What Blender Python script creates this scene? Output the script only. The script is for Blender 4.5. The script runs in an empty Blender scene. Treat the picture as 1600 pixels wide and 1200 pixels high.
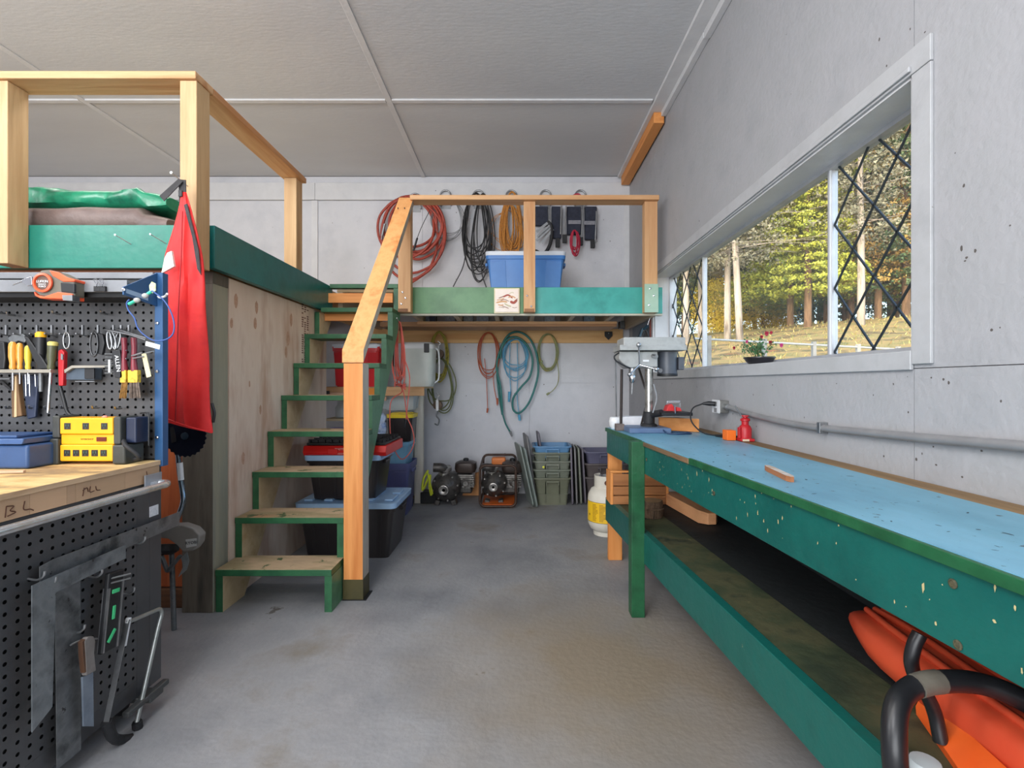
import bpy, bmesh, math, random
import numpy as np
from mathutils import Vector, Matrix, Euler
R = math.radians
PI = math.pi
SC = bpy.context.scene
COL = SC.collection
random.seed(7)

# ------------------------------------------------------------ camera, sky, sun, lights, exposure
F = 756.0
HC = 1.25
cd = bpy.data.cameras.new('camera'); cam = bpy.data.objects.new('camera', cd); COL.objects.link(cam)
cam.location = (0, 0, HC); cam.rotation_euler = (PI/2, 0, 0)
cd.sensor_width = 36.0; cd.lens = 36.0*F/1600.0; cd.shift_x = -8/1600.0
cd.clip_start = 0.05; cd.clip_end = 500
SC.camera = cam
w = bpy.data.worlds.new('world'); SC.world = w; w.use_nodes = True
nt = w.node_tree; bg = nt.nodes['Background']
sky = nt.nodes.new('ShaderNodeTexSky'); sky.sky_type = 'NISHITA'; sky.sun_disc = False
sky.sun_elevation = R(24); sky.sun_rotation = R(215); sky.air_density = 1.0; sky.dust_density = 2.5
nt.links.new(sky.outputs[0], bg.inputs[0]); bg.inputs[1].default_value = 1.0
def add_light(name, kind, loc, rot, energy, color=(1, 1, 1), size=1, size_y=None, spread=None):
    l = bpy.data.lights.new(name, kind); o = bpy.data.objects.new(name, l); COL.objects.link(o)
    o.location = loc; o.rotation_euler = rot; l.energy = energy; l.color = color
    if kind == 'AREA':
        l.shape = 'RECTANGLE'; l.size = size; l.size_y = size_y or size
    return o
sun = add_light('sun', 'SUN', (-20, -20, 20), (0, 0, 0), 2.6, (1.0, 0.87, 0.68)); sun.data.angle = R(0.6)
sun.rotation_euler = Vector((0.72, 0.62, -0.52)).to_track_quat('-Z', 'Y').to_euler()
# added fill lights without visible fixtures: broad soft one behind the camera, two overhead
add_light('rear_fill_light', 'AREA', (-2.2, -3.2, 1.7), (R(90), 0, 0), 270, (0.94, 0.97, 1.0), 4.6, 2.8)
add_light('overhead_fill_light', 'AREA', (-1.6, 0.6, 3.50), (0, 0, 0), 40, (1.0, 0.97, 0.93), 2.6, 0.5)
add_light('overhead_fill_light', 'AREA', (-2.4, 3.0, 3.50), (0, 0, 0), 26, (1.0, 0.96, 0.90), 2.0, 0.4)
for q in ((-1.2, -.6, 2.95), (-3.6, 0.9, 2.95)):
    l = add_light('ceiling_fill_light', 'POINT', q, (0, 0, 0), 112, (.98, .98, 1.0)); l.data.shadow_soft_size = .35  # added point lights to brighten the ceiling; no bulbs hang there
SC.view_settings.view_transform = 'Standard'; SC.view_settings.look = 'None'
SC.view_settings.exposure = 0.0; SC.view_settings.gamma = 1.0
SC.view_settings.use_curve_mapping = False

# ------------------------------------------------------------ materials
def lin(c):
    return tuple(((v/255)/12.92 if v/255 <= 0.04045 else ((v/255+0.055)/1.055)**2.4) for v in c[:3]) + (1,)
MATS = {}
def mat(name, cols, scale=6, rough=.6, metal=0, bump=.0, stretch=(1, 1, 1), chips=None, chip_t=.72, chip_s=9, spec=.5, detail=5,
        alpha=1, trans=0, coat=0, bscale=None):
    """colours mixed by noise; chips = colour showing through in worn spots"""
    if name in MATS: return MATS[name]
    m = bpy.data.materials.new(name); m.use_nodes = True; MATS[name] = m
    t = m.node_tree; N = t.nodes; L = t.links; b = N['Principled BSDF']
    b.inputs['Roughness'].default_value = rough; b.inputs['Metallic'].default_value = metal
    b.inputs['Specular IOR Level'].default_value = spec; b.inputs['Alpha'].default_value = alpha
    b.inputs['Transmission Weight'].default_value = trans; b.inputs['Coat Weight'].default_value = coat
    if isinstance(cols[0], (int, float)): cols = [cols]
    b.inputs['Base Color'].default_value = lin(cols[0])
    if len(cols) == 1 and not bump and not chips: return m
    tc = N.new('ShaderNodeTexCoord'); mp = N.new('ShaderNodeMapping'); mp.inputs['Scale'].default_value = stretch
    L.new(tc.outputs['Object'], mp.inputs[0])
    no = N.new('ShaderNodeTexNoise'); no.inputs['Scale'].default_value = scale; no.inputs['Detail'].default_value = detail
    no.inputs['Roughness'].default_value = .6
    L.new(mp.outputs[0], no.inputs['Vector'])
    out = None
    if len(cols) > 1:
        r = N.new('ShaderNodeValToRGB'); e = r.color_ramp.elements
        while len(e) < len(cols): e.new(.5)
        for i, c in enumerate(cols):
            e[i].position = .32 + .36*i/(len(cols)-1); e[i].color = lin(c)
        L.new(no.outputs['Fac'], r.inputs[0]); out = r.outputs[0]
    if chips:
        n2 = N.new('ShaderNodeTexNoise'); n2.inputs['Scale'].default_value = chip_s; n2.inputs['Detail'].default_value = 7
        n2.inputs['Roughness'].default_value = .65
        L.new(tc.outputs['Object'], n2.inputs['Vector'])
        th = N.new('ShaderNodeMath'); th.operation = 'SUBTRACT'; th.inputs[1].default_value = chip_t
        mu = N.new('ShaderNodeMath'); mu.operation = 'MULTIPLY'; mu.inputs[1].default_value = 40; mu.use_clamp = True
        L.new(n2.outputs['Fac'], th.inputs[0]); L.new(th.outputs[0], mu.inputs[0])
        mx = N.new('ShaderNodeMix'); mx.data_type = 'RGBA'
        L.new(mu.outputs[0], mx.inputs['Factor'])
        if out: L.new(out, mx.inputs['A'])
        else: mx.inputs['A'].default_value = lin(cols[0])
        mx.inputs['B'].default_value = lin(chips); out = mx.outputs['Result']
    if out: L.new(out, b.inputs['Base Color'])
    if bump:
        n3 = N.new('ShaderNodeTexNoise'); n3.inputs['Scale'].default_value = bscale or scale*5; n3.inputs['Detail'].default_value = 6
        L.new(mp.outputs[0], n3.inputs['Vector'])
        bp = N.new('ShaderNodeBump'); bp.inputs['Strength'].default_value = bump; bp.inputs['Distance'].default_value = .01
        L.new(n3.outputs['Fac'], bp.inputs['Height']); L.new(bp.outputs[0], b.inputs['Normal'])
    return m
def wood(name, a, b, c, axis, rough=.6, scale=9, bump=.25):
    st = [1, 1, 1]; st['xyz'.index(axis)] = .07
    return mat(name, [a, b, c], scale=scale, rough=rough, bump=bump, stretch=tuple(st), chips=tuple(int(v*.62) for v in a), chip_t=.77, chip_s=7)
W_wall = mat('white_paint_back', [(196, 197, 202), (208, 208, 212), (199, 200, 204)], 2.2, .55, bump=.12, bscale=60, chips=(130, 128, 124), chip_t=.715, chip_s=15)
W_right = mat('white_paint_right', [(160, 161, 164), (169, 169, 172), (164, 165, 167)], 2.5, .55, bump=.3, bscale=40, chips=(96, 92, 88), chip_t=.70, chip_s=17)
W_wtrim = mat('window_trim_paint', [(172, 173, 175), (182, 183, 185), (176, 177, 178)], 5, .5, bump=.2, chips=(110, 106, 100), chip_t=.71, chip_s=20)
W_ceil = mat('white_paint_ceiling', [(196, 197, 200), (204, 205, 207)], 2, .6, bump=.15, bscale=50, stretch=(.3, 1, 1))
W_trim = mat('white_paint_trim', [(204, 204, 206), (216, 216, 217)], 5, .45, bump=.15, chips=(140, 136, 130), chip_t=.76, chip_s=18)
W_conc = mat('concrete', [(118, 119, 123), (134, 135, 138), (146, 146, 148), (130, 125, 118)], 1.6, .55, bump=.25, bscale=34, chips=(98, 93, 88), chip_t=.66, chip_s=3.2, detail=9)
FIR = {a: wood('fir_lumber_'+a, (196, 146, 100), (212, 168, 122), (186, 130, 82), a) for a in 'xyz'}
ORG = {a: wood('orange_fir_'+a, (212, 134, 66), (226, 152, 84), (198, 116, 50), a) for a in 'xyz'}
PLY = mat('plywood_pink', [(196, 168, 150), (214, 190, 170), (222, 202, 184), (190, 156, 132)], 3.2, .65, bump=.2, stretch=(1, 1, .22), chips=(150, 96, 66), chip_t=.725, chip_s=4.5)
PLYF = mat('plywood_flat', [(196, 172, 132), (208, 186, 148), (184, 156, 114)], 6, .65, bump=.2, stretch=(.2, 1, 1))
TREADTOP = mat('worn_tread', [(168, 146, 118), (190, 164, 132), (150, 138, 104), (178, 140, 104)], 7, .7, bump=.4, stretch=(.3, 1, 1), chips=(74, 92, 56), chip_t=.6, chip_s=9)
_t = W_conc.node_tree; _N = _t.nodes; _b = _N['Principled BSDF']; _src = _b.inputs['Base Color'].links[0].from_socket
_tc = _N.new('ShaderNodeTexCoord'); _mp = _N.new('ShaderNodeMapping'); _mp.inputs['Location'].default_value = (-.42, -2.15, 0); _mp.vector_type = 'POINT'
_ln = _N.new('ShaderNodeVectorMath'); _ln.operation = 'LENGTH'; _no = _N.new('ShaderNodeTexNoise'); _no.inputs['Scale'].default_value = 2.6; _no.inputs['Detail'].default_value = 8
_a = _N.new('ShaderNodeMath'); _a.operation = 'MULTIPLY_ADD'; _a.inputs[1].default_value = -1.1; _a.inputs[2].default_value = .62
_s = _N.new('ShaderNodeMath'); _s.operation = 'ADD'; _m2 = _N.new('ShaderNodeMath'); _m2.operation = 'MULTIPLY'; _m2.use_clamp = True; _m2.inputs[1].default_value = 1.1
_mx = _N.new('ShaderNodeMix'); _mx.data_type = 'RGBA'; _mx.inputs['B'].default_value = lin((134, 122, 106))
_L = _t.links; _L.new(_tc.outputs['Object'], _mp.inputs[0]); _L.new(_mp.outputs[0], _ln.inputs[0]); _L.new(_ln.outputs['Value'], _a.inputs[0]); _L.new(_tc.outputs['Object'], _no.inputs['Vector'])
_L.new(_a.outputs[0], _s.inputs[0]); _L.new(_no.outputs['Fac'], _s.inputs[1]); _L.new(_s.outputs[0], _m2.inputs[0]); _L.new(_m2.outputs[0], _mx.inputs['Factor']); _L.new(_src, _mx.inputs['A']); _L.new(_mx.outputs['Result'], _b.inputs['Base Color'])
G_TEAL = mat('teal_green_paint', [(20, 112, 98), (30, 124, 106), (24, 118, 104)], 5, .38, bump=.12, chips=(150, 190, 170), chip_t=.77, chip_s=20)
G_TEAL_TINT = mat('light_tinted_teal', [(0, 96, 96), (8, 106, 104), (2, 92, 90)], 4, .35, bump=.12, chips=(110, 170, 160), chip_t=.78, chip_s=20)  # mixed window light put into the side board's teal
G_WARM_LIT = mat('warm_lit_green', [(72, 120, 78), (84, 132, 86), (66, 112, 70)], 4, .4, bump=.12, chips=(140, 170, 130), chip_t=.78)  # warm light put into the left board's green
G_COOL_LIT = mat('window_lit_green', [(52, 150, 142), (64, 164, 156), (48, 140, 132)], 4, .35, bump=.12, chips=(150, 200, 190), chip_t=.78)  # cool reflected window light put into the right board's green
G_STEP = mat('step_green_paint', [(32, 84, 54), (42, 98, 62), (28, 74, 48)], 6, .45, bump=.2, chips=(160, 170, 140), chip_t=.72, chip_s=16)
G_STRG_LIT = mat('stringer_lit_green', [(78, 122, 92), (90, 136, 102), (70, 112, 84)], 4, .45, bump=.15, chips=(165, 178, 150), chip_t=.76)  # light on the stringer's outer face put into its paler green
G_BENCH = mat('bench_green_paint', [(12, 80, 74), (18, 92, 84), (14, 86, 80)], 4, .35, bump=.3, chips=(168, 166, 128), chip_t=.695, chip_s=9)
G_LEG = mat('bench_leg_paint', [(20, 74, 44), (32, 92, 58), (18, 66, 40)], 5, .4, bump=.3, chips=(120, 140, 100), chip_t=.72, chip_s=16)
B_TOP = mat('bench_top_sky_tint', [(98, 154, 182), (116, 172, 198), (106, 162, 186), (92, 146, 172)], 5, .42, bump=.3, stretch=(.6, .25, 1), chips=(58, 76, 86), chip_t=.655, chip_s=30)  # blueness of the reflected sky put into the paint colour
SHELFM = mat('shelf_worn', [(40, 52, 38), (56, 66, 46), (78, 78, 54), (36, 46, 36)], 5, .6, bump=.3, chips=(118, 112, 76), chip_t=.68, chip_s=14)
SHELF_SHADE = mat('shelf_shade_black', [(20, 24, 26), (28, 32, 34)], 5, .7, bump=.3)  # shade below the bench put into the colour
DARKT = mat('weathered_timber', [(62, 56, 50), (88, 80, 70), (104, 96, 84), (50, 46, 42)], 5, .8, bump=.8, stretch=(1, 1, .12), chips=(130, 124, 110), chip_t=.68, chip_s=12)
GREYT = mat('greyed_lumber', [(120, 122, 112), (142, 142, 126), (156, 152, 132), (110, 116, 118)], 5, .75, bump=.4, stretch=(1, 1, .12))
BLUEM = mat('blue_steel_paint', [(44, 84, 128), (50, 92, 138)], 8, .35, metal=.1)
CART = mat('charcoal_steel', [(70, 71, 73), (80, 80, 82)], 8, .42, metal=.1)
CARTD = mat('dark_recess', [(16, 17, 19), (22, 23, 25)], 8, .6)
STEEL = mat('brushed_steel', [(150, 152, 154), (178, 180, 182)], 12, .32, metal=.9)
CHROME = mat('chrome', (205, 206, 210), rough=.16, metal=1)
BSTEEL = mat('tarnished_steel', [(96, 99, 102), (124, 127, 129), (74, 78, 80)], 9, .42, metal=.6, bump=.15, chips=(60, 58, 56), chip_t=.66, chip_s=24)
BLK = mat('black_plastic', [(24, 25, 28), (32, 33, 36)], 10, .45)
BLK2 = mat('black_rubber', [(26, 27, 30), (36, 37, 40)], 14, .6, bump=.3)
WHT = mat('white_plastic', (224, 226, 228), rough=.4)
def pl(name, c, rough=.42, v=8, **k):
    return mat(name, [c, tuple(min(255, x+v) for x in c)], 6, rough, **k)

# ------------------------------------------------------------ mesh builder
class MB:
    def __init__(s): s.bm = bmesh.new()
    def box(s, x0, x1, y0, y1, z0, z1):
        v = [s.bm.verts.new(p) for p in ((x0,y0,z0),(x1,y0,z0),(x1,y1,z0),(x0,y1,z0),(x0,y0,z1),(x1,y0,z1),(x1,y1,z1),(x0,y1,z1))]
        for f in ((0,3,2,1),(4,5,6,7),(0,1,5,4),(1,2,6,5),(2,3,7,6),(3,0,4,7)): s.bm.faces.new([v[i] for i in f])
        return s
    def obox(s, c, d, rot=(0, 0, 0)):
        M = Matrix.Translation(c) @ Euler(rot).to_matrix().to_4x4()
        v = []
        for sz in (-1, 1):
            for sx, sy in ((-1,-1),(1,-1),(1,1),(-1,1)):
                v.append(s.bm.verts.new(M @ Vector((sx*d[0]/2, sy*d[1]/2, sz*d[2]/2))))
        for f in ((0,3,2,1),(4,5,6,7),(0,1,5,4),(1,2,6,5),(2,3,7,6),(3,0,4,7)): s.bm.faces.new([v[i] for i in f])
        return s
    def bar(s, p, q, w, h, up=(0, 0, 1)):
        p, q = Vector(p), Vector(q); d = (q-p).normalized(); u = Vector(up)
        a = d.cross(u)
        if a.length < 1e-4: a = d.cross(Vector((0, 1, 0)))
        a.normalize(); b = a.cross(d)
        A = [s.bm.verts.new(p + a*w/2*i + b*h/2*j) for i, j in ((-1,-1),(1,-1),(1,1),(-1,1))]
        B = [s.bm.verts.new(q + a*w/2*i + b*h/2*j) for i, j in ((-1,-1),(1,-1),(1,1),(-1,1))]
        s.bm.faces.new(A[::-1]); s.bm.faces.new(B)
        for i in range(4): s.bm.faces.new((A[i], A[(i+1)%4], B[(i+1)%4], B[i]))
        return s
    def tube(s, pts, r, seg=8, closed=False, cap=True):
        pts = [Vector(p) for p in pts]; n = len(pts)
        rr = r if isinstance(r, (list, tuple)) else [r]*n
        rings = []; ref = None
        for i, p in enumerate(pts):
            if closed: t = pts[(i+1)%n] - pts[i-1]
            else: t = pts[min(i+1, n-1)] - pts[max(i-1, 0)]
            if t.length < 1e-9: t = Vector((0, 0, 1))
            t.normalize()
            if ref is None:
                ref = Vector((0, 0, 1)) if abs(t.z) < .9 else Vector((1, 0, 0))
            a = ref - t*ref.dot(t)
            if a.length < 1e-5: a = t.orthogonal()
            a.normalize(); ref = a; b = t.cross(a)
            rings.append([s.bm.verts.new(p + (a*math.cos(2*PI*k/seg) + b*math.sin(2*PI*k/seg))*rr[i]) for k in range(seg)])
        for i in range(n if closed else n-1):
            A, B = rings[i], rings[(i+1)%n]
            for k in range(seg): s.bm.faces.new((A[k], A[(k+1)%seg], B[(k+1)%seg], B[k]))
        if not closed and cap: s.bm.faces.new(rings[0][::-1]); s.bm.faces.new(rings[-1])
        return s
    def cyl(s, p, q, r, r2=None, seg=16):
        return s.tube([p, q], [r, r if r2 is None else r2], seg)
    def lathe(s, c, prof, seg=24, axis=(0, 0, 1)):
        c = Vector(c); Q = Vector((0, 0, 1)).rotation_difference(Vector(axis))
        rings = []
        for (r, z) in prof:
            rings.append([s.bm.verts.new(c + Q @ Vector((r*math.cos(2*PI*k/seg), r*math.sin(2*PI*k/seg), z))) for k in range(seg)])
        for A, B in zip(rings, rings[1:]):
            for k in range(seg): s.bm.faces.new((A[k], A[(k+1)%seg], B[(k+1)%seg], B[k]))
        s.bm.faces.new(rings[0][::-1]); s.bm.faces.new(rings[-1])
        return s
    def prism(s, poly, vec):
        vec = Vector(vec); A = [s.bm.verts.new(Vector(p)) for p in poly]; B = [s.bm.verts.new(Vector(p)+vec) for p in poly]
        s.bm.faces.new(A[::-1]); s.bm.faces.new(B); n = len(A)
        for i in range(n): s.bm.faces.new((A[i], A[(i+1)%n], B[(i+1)%n], B[i]))
        return s
    def ball(s, c, r, sc=(1, 1, 1), seg=12):
        M = Matrix.Translation(c) @ Matrix.Diagonal((*sc, 1))
        bmesh.ops.create_uvsphere(s.bm, u_segments=seg, v_segments=max(6, seg//2+2), radius=r, matrix=M); return s
    def poly(s, pts): s.bm.faces.new([s.bm.verts.new(Vector(p)) for p in pts]); return s
    def loft(s, rings, closed=True, caps=True):
        V = [[s.bm.verts.new(Vector(p)) for p in rg] for rg in rings]; n = len(V[0])
        for A, B in zip(V, V[1:]):
            for k in range(n if closed else n-1): s.bm.faces.new((A[k], A[(k+1)%n], B[(k+1)%n], B[k]))
        if caps and closed: s.bm.faces.new(V[0][::-1]); s.bm.faces.new(V[-1])
        return s
def rrect(w, d, r, z, n=4, cx=0, cy=0):
    out = []
    for qx, qy, a0 in ((1, 1, 0), (-1, 1, 90), (-1, -1, 180), (1, -1, 270)):
        for k in range(n+1):
            a = R(a0 + 90*k/n); out.append((cx+qx*(w/2-r)+r*math.cos(a), cy+qy*(d/2-r)+r*math.sin(a), z))
    return out

ROOTM = {}
def part(name, mb, m, parent=None, smooth=False, bevel=0, local=False, fn=None, kind=None, label=None):
    me = bpy.data.meshes.new(name); bmesh.ops.recalc_face_normals(mb.bm, faces=mb.bm.faces)
    if fn:
        for f in mb.bm.faces: f.material_index = fn(f.normal, f.calc_center_median())
    if smooth:
        for f in mb.bm.faces: f.smooth = True
        for e in mb.bm.edges:
            if len(e.link_faces) == 2 and e.calc_face_angle(0) > R(48): e.smooth = False
    mb.bm.to_mesh(me); mb.bm.free()
    for k in (m if isinstance(m, (list, tuple)) else [m]): me.materials.append(k)
    o = bpy.data.objects.new(name, me); COL.objects.link(o)
    if parent:
        root = parent
        while root.parent: root = root.parent
        o.parent = parent
        if not local and root.name in ROOTM: me.transform(ROOTM[root.name])
    if bevel:
        b = o.modifiers.new('bevel', 'BEVEL'); b.width = bevel; b.segments = 2; b.limit_method = 'ANGLE'; b.angle_limit = R(40)
        for p in me.polygons: p.use_smooth = True
        b.harden_normals = True
    if kind: o['kind'] = kind
    if label: o['label'] = label
    return o
def thing(name, label, cat, loc=(0, 0, 0), rz=0, group=None):
    o = bpy.data.objects.new(name, None); COL.objects.link(o); o.empty_display_size = .05
    o.location = loc; o.rotation_euler = (0, 0, rz); o['label'] = label; o['category'] = cat
    if group: o['group'] = group
    ROOTM[o.name] = (Matrix.Translation(loc) @ Matrix.Rotation(rz, 4, 'Z')).inverted()
    return o
def tag(o, label, cat, group=None):
    o['label'] = label; o['category'] = cat
    if group: o['group'] = group
    return o
def copy_tree(o, parent=None):
    c = o.copy(); COL.objects.link(c); c.parent = parent
    for ch in list(o.children): copy_tree(ch, c)
    return c
def struct(name, mb, m, parent=None, **k):
    o = part(name, mb, m, parent, **k)
    if not parent: o['kind'] = 'structure'
    return o
def P(px, py, Y): return Vector(((px-808)/F*Y, Y, HC-(py-600)/F*Y))
def spline(pts, n=6):
    """Catmull-Rom through points"""
    p = [Vector(q) for q in pts]; p = [p[0]*2-p[1]] + p + [p[-1]*2-p[-2]]; out = []
    for i in range(1, len(p)-2):
        for k in range(n):
            t = k/n; a, b, c, d = p[i-1], p[i], p[i+1], p[i+2]
            out.append(.5*((2*b)+(c-a)*t+(2*a-5*b+4*c-d)*t*t+(3*b-a-3*c+d)*t**3))
    out.append(p[-2]); return out
def text(name, s, size, loc, rot, m, parent, depth=.0006, align='CENTER'):
    cu = bpy.data.curves.new('writing', 'FONT'); cu.body = s; cu.size = size; cu.extrude = depth; cu.align_x = align; cu.align_y = 'CENTER'
    cu.resolution_u = 2
    o = bpy.data.objects.new('writing', cu); me = bpy.data.meshes.new_from_object(o); bpy.data.objects.remove(o)
    me.transform(Matrix.Translation(loc) @ Euler(rot).to_matrix().to_4x4())
    root = parent
    while root.parent: root = root.parent
    if root.name in ROOTM: me.transform(ROOTM[root.name])
    me.materials.clear(); me.materials.append(m)
    q = bpy.data.objects.new(name, me); COL.objects.link(q); q.parent = parent; return q

# ------------------------------------------------------------ the room
XR, YB, ZC = 1.28, 5.52, 3.62
XL, YF = -6.2, -3.6
fl = struct('floor', MB().box(XL-.2, XR+.2, YF-.2, YB+.2, -.15, 0), W_conc)
# right wall with the window hole
WY0, WY1, WZ0, WZ1 = 1.56, 4.50, 1.345, 2.25
XO = XR+.20
wr = MB()
wr.box(XR+.012, XO, YF, WY0, 0, ZC); wr.box(XR+.012, XO, WY1, YB, 0, ZC); wr.box(XR+.012, XO, WY0, WY1, 0, WZ0); wr.box(XR+.012, XO, WY0, WY1, WZ1, ZC)
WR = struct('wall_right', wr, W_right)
# plywood sheets skinning the right wall (seams between them)
g = .0015
for (y0, y1, z0, z1) in ((YF, WY0-.0, 0, 1.30), (WY0, WY1, 0, 1.30), (WY1, YB, 0, 1.30),
                         (YF, .3, 1.30, ZC), (.3, WY0, 1.30, ZC), (WY1, YB, 1.30, ZC), (WY0, WY1, WZ1, ZC)):
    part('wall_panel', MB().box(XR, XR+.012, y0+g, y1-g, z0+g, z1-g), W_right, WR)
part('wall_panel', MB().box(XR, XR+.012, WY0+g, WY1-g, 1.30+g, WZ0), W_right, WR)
# back wall
WB = struct('wall_back', MB().box(XL, XO, YB+.012, YB+.15, 0, ZC), W_wall)
seams = [XL, -4.74, -3.52, -2.30, -1.08, .14, XR]
for a, b in zip(seams, seams[1:]):
    part('wall_panel', MB().box(a+g, b-g, YB, YB+.012, 0, 1.262-g), W_wall, WB)
    part('wall_panel', MB().box(a+g, b-g, YB, YB+.012, 1.262+g, 3.34), W_wall, WB)
part('header_board', MB().box(XL, -2.3, YB-.022, YB+.012, 3.345, 3.54), W_trim, WB, bevel=.003)
part('header_board', MB().box(-2.298, XR, YB-.020, YB+.012, 3.345, 3.54), W_trim, WB, bevel=.003)
part('batten', MB().box(-2.34, -2.27, YB-.016, YB+.012, 0, 3.34), W_trim, WB, bevel=.002)
part('batten', MB().box(XR-.06, XR-.001, YB-.014, YB+.012, 1.9, 3.34), W_trim, WB, bevel=.002)
struct('wall_left', MB().box(XL-.15, XL, YF, YB, 0, ZC), W_wall)
struct('wall_front', MB().box(XL, -4.7, YF-.15, YF, 0, ZC).box(.3, XO, YF-.15, YF, 0, ZC).box(-4.7, .3, YF-.15, YF, 3.2, ZC), W_wall)
dr = struct('door_1', MB().box(-4.7, .3, YF-.12, YF-.08, 0, 3.2), mat('door_panel_white', (214, 216, 220), rough=.6))
CE = struct('ceiling', MB().box(XL-.2, XO+.02, YF-.2, YB+.2, ZC+.012, ZC+.2), W_ceil)
ys = [YF, -2.06, -.84, .38, 1.60, 2.82, 4.04, YB]; xs = [XL, -3.62, -1.07, XR]
for y0, y1 in zip(ys, ys[1:]):
    for x0, x1 in zip(xs, xs[1:]):
        part('ceiling_panel', MB().box(x0+g, x1-g, y0+g, y1-g, ZC, ZC+.012), W_ceil, CE)
for y in ys[1:-1]:
    for x0, x1 in zip(xs, xs[1:]):
        part('batten', MB().box(x0+.026, x1-.026 if x1 < XR else XR-.15, y-.022, y+.022, ZC-.014, ZC), W_trim, CE, bevel=.003)
for x in (-3.62, -1.07):
    part('batten', MB().box(x-.024, x+.024, YF, YB, ZC-.012, ZC), W_trim, CE, bevel=.003)
struct('trim_1', MB().box(XR-.14, XR, YF, YB-.03, ZC-.03, ZC-.0005), W_trim, bevel=.004)
struct('trim_2', MB().box(XR-.045, XR-.001, YF, 3.2, ZC-.085, ZC-.031).box(XR-.045, XR-.001, 3.21, 4.15, ZC-.075, ZC-.031), W_trim, bevel=.004)
o = part('ceiling_cleat', MB().box(XR-.105, XR-.015, 4.16, 5.46, ZC-.125, ZC-.032), ORG['y'], bevel=.004)
o['kind'] = 'structure'; o.name = 'trim_3'
# window: casing, sill, jambs, sash frames, panes, diamond lead lines
WN = struct('window_1', MB().box(XR+.13, XR+.18, WY0, WY0+.03, WZ0+.02, WZ1-.0).box(XR+.13, XR+.18, WY1-.03, WY1, WZ0+.02, WZ1)
            .box(XR+.13, XR+.18, WY0, WY1, WZ1-.03, WZ1).box(XR+.13, XR+.18, WY0, WY1, WZ0+.0, WZ0+.038), mat('aluminium_frame', [(176, 178, 184), (196, 197, 200)], 9, .4, metal=.3))
part('window_jamb', MB().box(XR, XO, WY1-.012, WY1, WZ0, WZ1), W_trim, WN)
part('window_jamb', MB().box(XR, XO, WY0, WY0+.012, WZ0, WZ1), W_trim, WN)
part('window_head', MB().box(XR, XO, WY0, WY1, WZ1-.012, WZ1), W_trim, WN)
part('window_sill', MB().box(XR-.010, XO+.02, WY0, WY1, WZ0-.0, WZ0+.012), W_wtrim, WN)
part('sill_apron', MB().box(XR-.013, XR, WY0-.0005, WY1+.055, WZ0-.05, WZ0+.0135), W_wtrim, WN, bevel=.004)
part('casing', MB().box(XR-.012, XR, WY0-.075, WY1+.06, WZ1-.004, WZ1+.080), W_wtrim, WN, bevel=.003)
part('casing_bead', MB().box(XR-.022, XR-.0125, WY0-.004, WY1+.06, WZ1+.004, WZ1+.022), W_wtrim, WN, bevel=.003)
part('casing', MB().box(XR-.011, XR, WY0-.075, WY0-.001, WZ0-.032, WZ1-.006), W_wtrim, WN, bevel=.003)
part('casing', MB().box(XR-.018, XR, WY1+.001, WY1+.055, WZ0+.014, WZ1-.006), W_trim, WN, bevel=.003)
GX = XR+.16
for y in (2.208, 3.715):
    part('mullion', MB().box(GX-.014, GX+.014, y-.016, y+.016, WZ0+.038, WZ1-.03), mat('aluminium_frame', (0,0,0)), WN, bevel=.002)
    part('mullion_bead', MB().box(GX-.019, GX-.0145, y-.013, y-.003, WZ0+.038, WZ1-.03), WHT, WN)
gm = bpy.data.materials.new('window_glass'); gm.use_nodes = True
t = gm.node_tree; N = t.nodes; N.clear()
mo = N.new('ShaderNodeOutputMaterial'); mx = N.new('ShaderNodeMixShader'); tr = N.new('ShaderNodeBsdfTransparent'); gl = N.new('ShaderNodeBsdfGlossy')
fr = N.new('ShaderNodeFresnel'); fr.inputs[0].default_value = 1.18; gl.inputs['Roughness'].default_value = .02; tr.inputs[0].default_value = (.93, .95, .95, 1)
ge = N.new('ShaderNodeNewGeometry'); s1 = N.new('ShaderNodeMath'); s1.operation = 'SUBTRACT'; s1.inputs[0].default_value = 1; t.links.new(ge.outputs['Backfacing'], s1.inputs[1]); s2 = N.new('ShaderNodeMath'); s2.operation = 'MULTIPLY'; t.links.new(fr.outputs[0], s2.inputs[0]); t.links.new(s1.outputs[0], s2.inputs[1]); t.links.new(s2.outputs[0], mx.inputs[0]); t.links.new(tr.outputs[0], mx.inputs[1]); t.links.new(gl.outputs[0], mx.inputs[2])
df = N.new('ShaderNodeBsdfDiffuse'); df.inputs[0].default_value = (.8, .8, .8, 1); mx2 = N.new('ShaderNodeMixShader'); mx2.inputs[0].default_value = .03
t.links.new(mx.outputs[0], mx2.inputs[1]); t.links.new(df.outputs[0], mx2.inputs[2]); t.links.new(mx2.outputs[0], mo.inputs[0])
LEAD = mat('lead_came', (52, 60, 66), rough=.5, metal=.4)
z0, z1 = WZ0+.038, WZ1-.03
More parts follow.
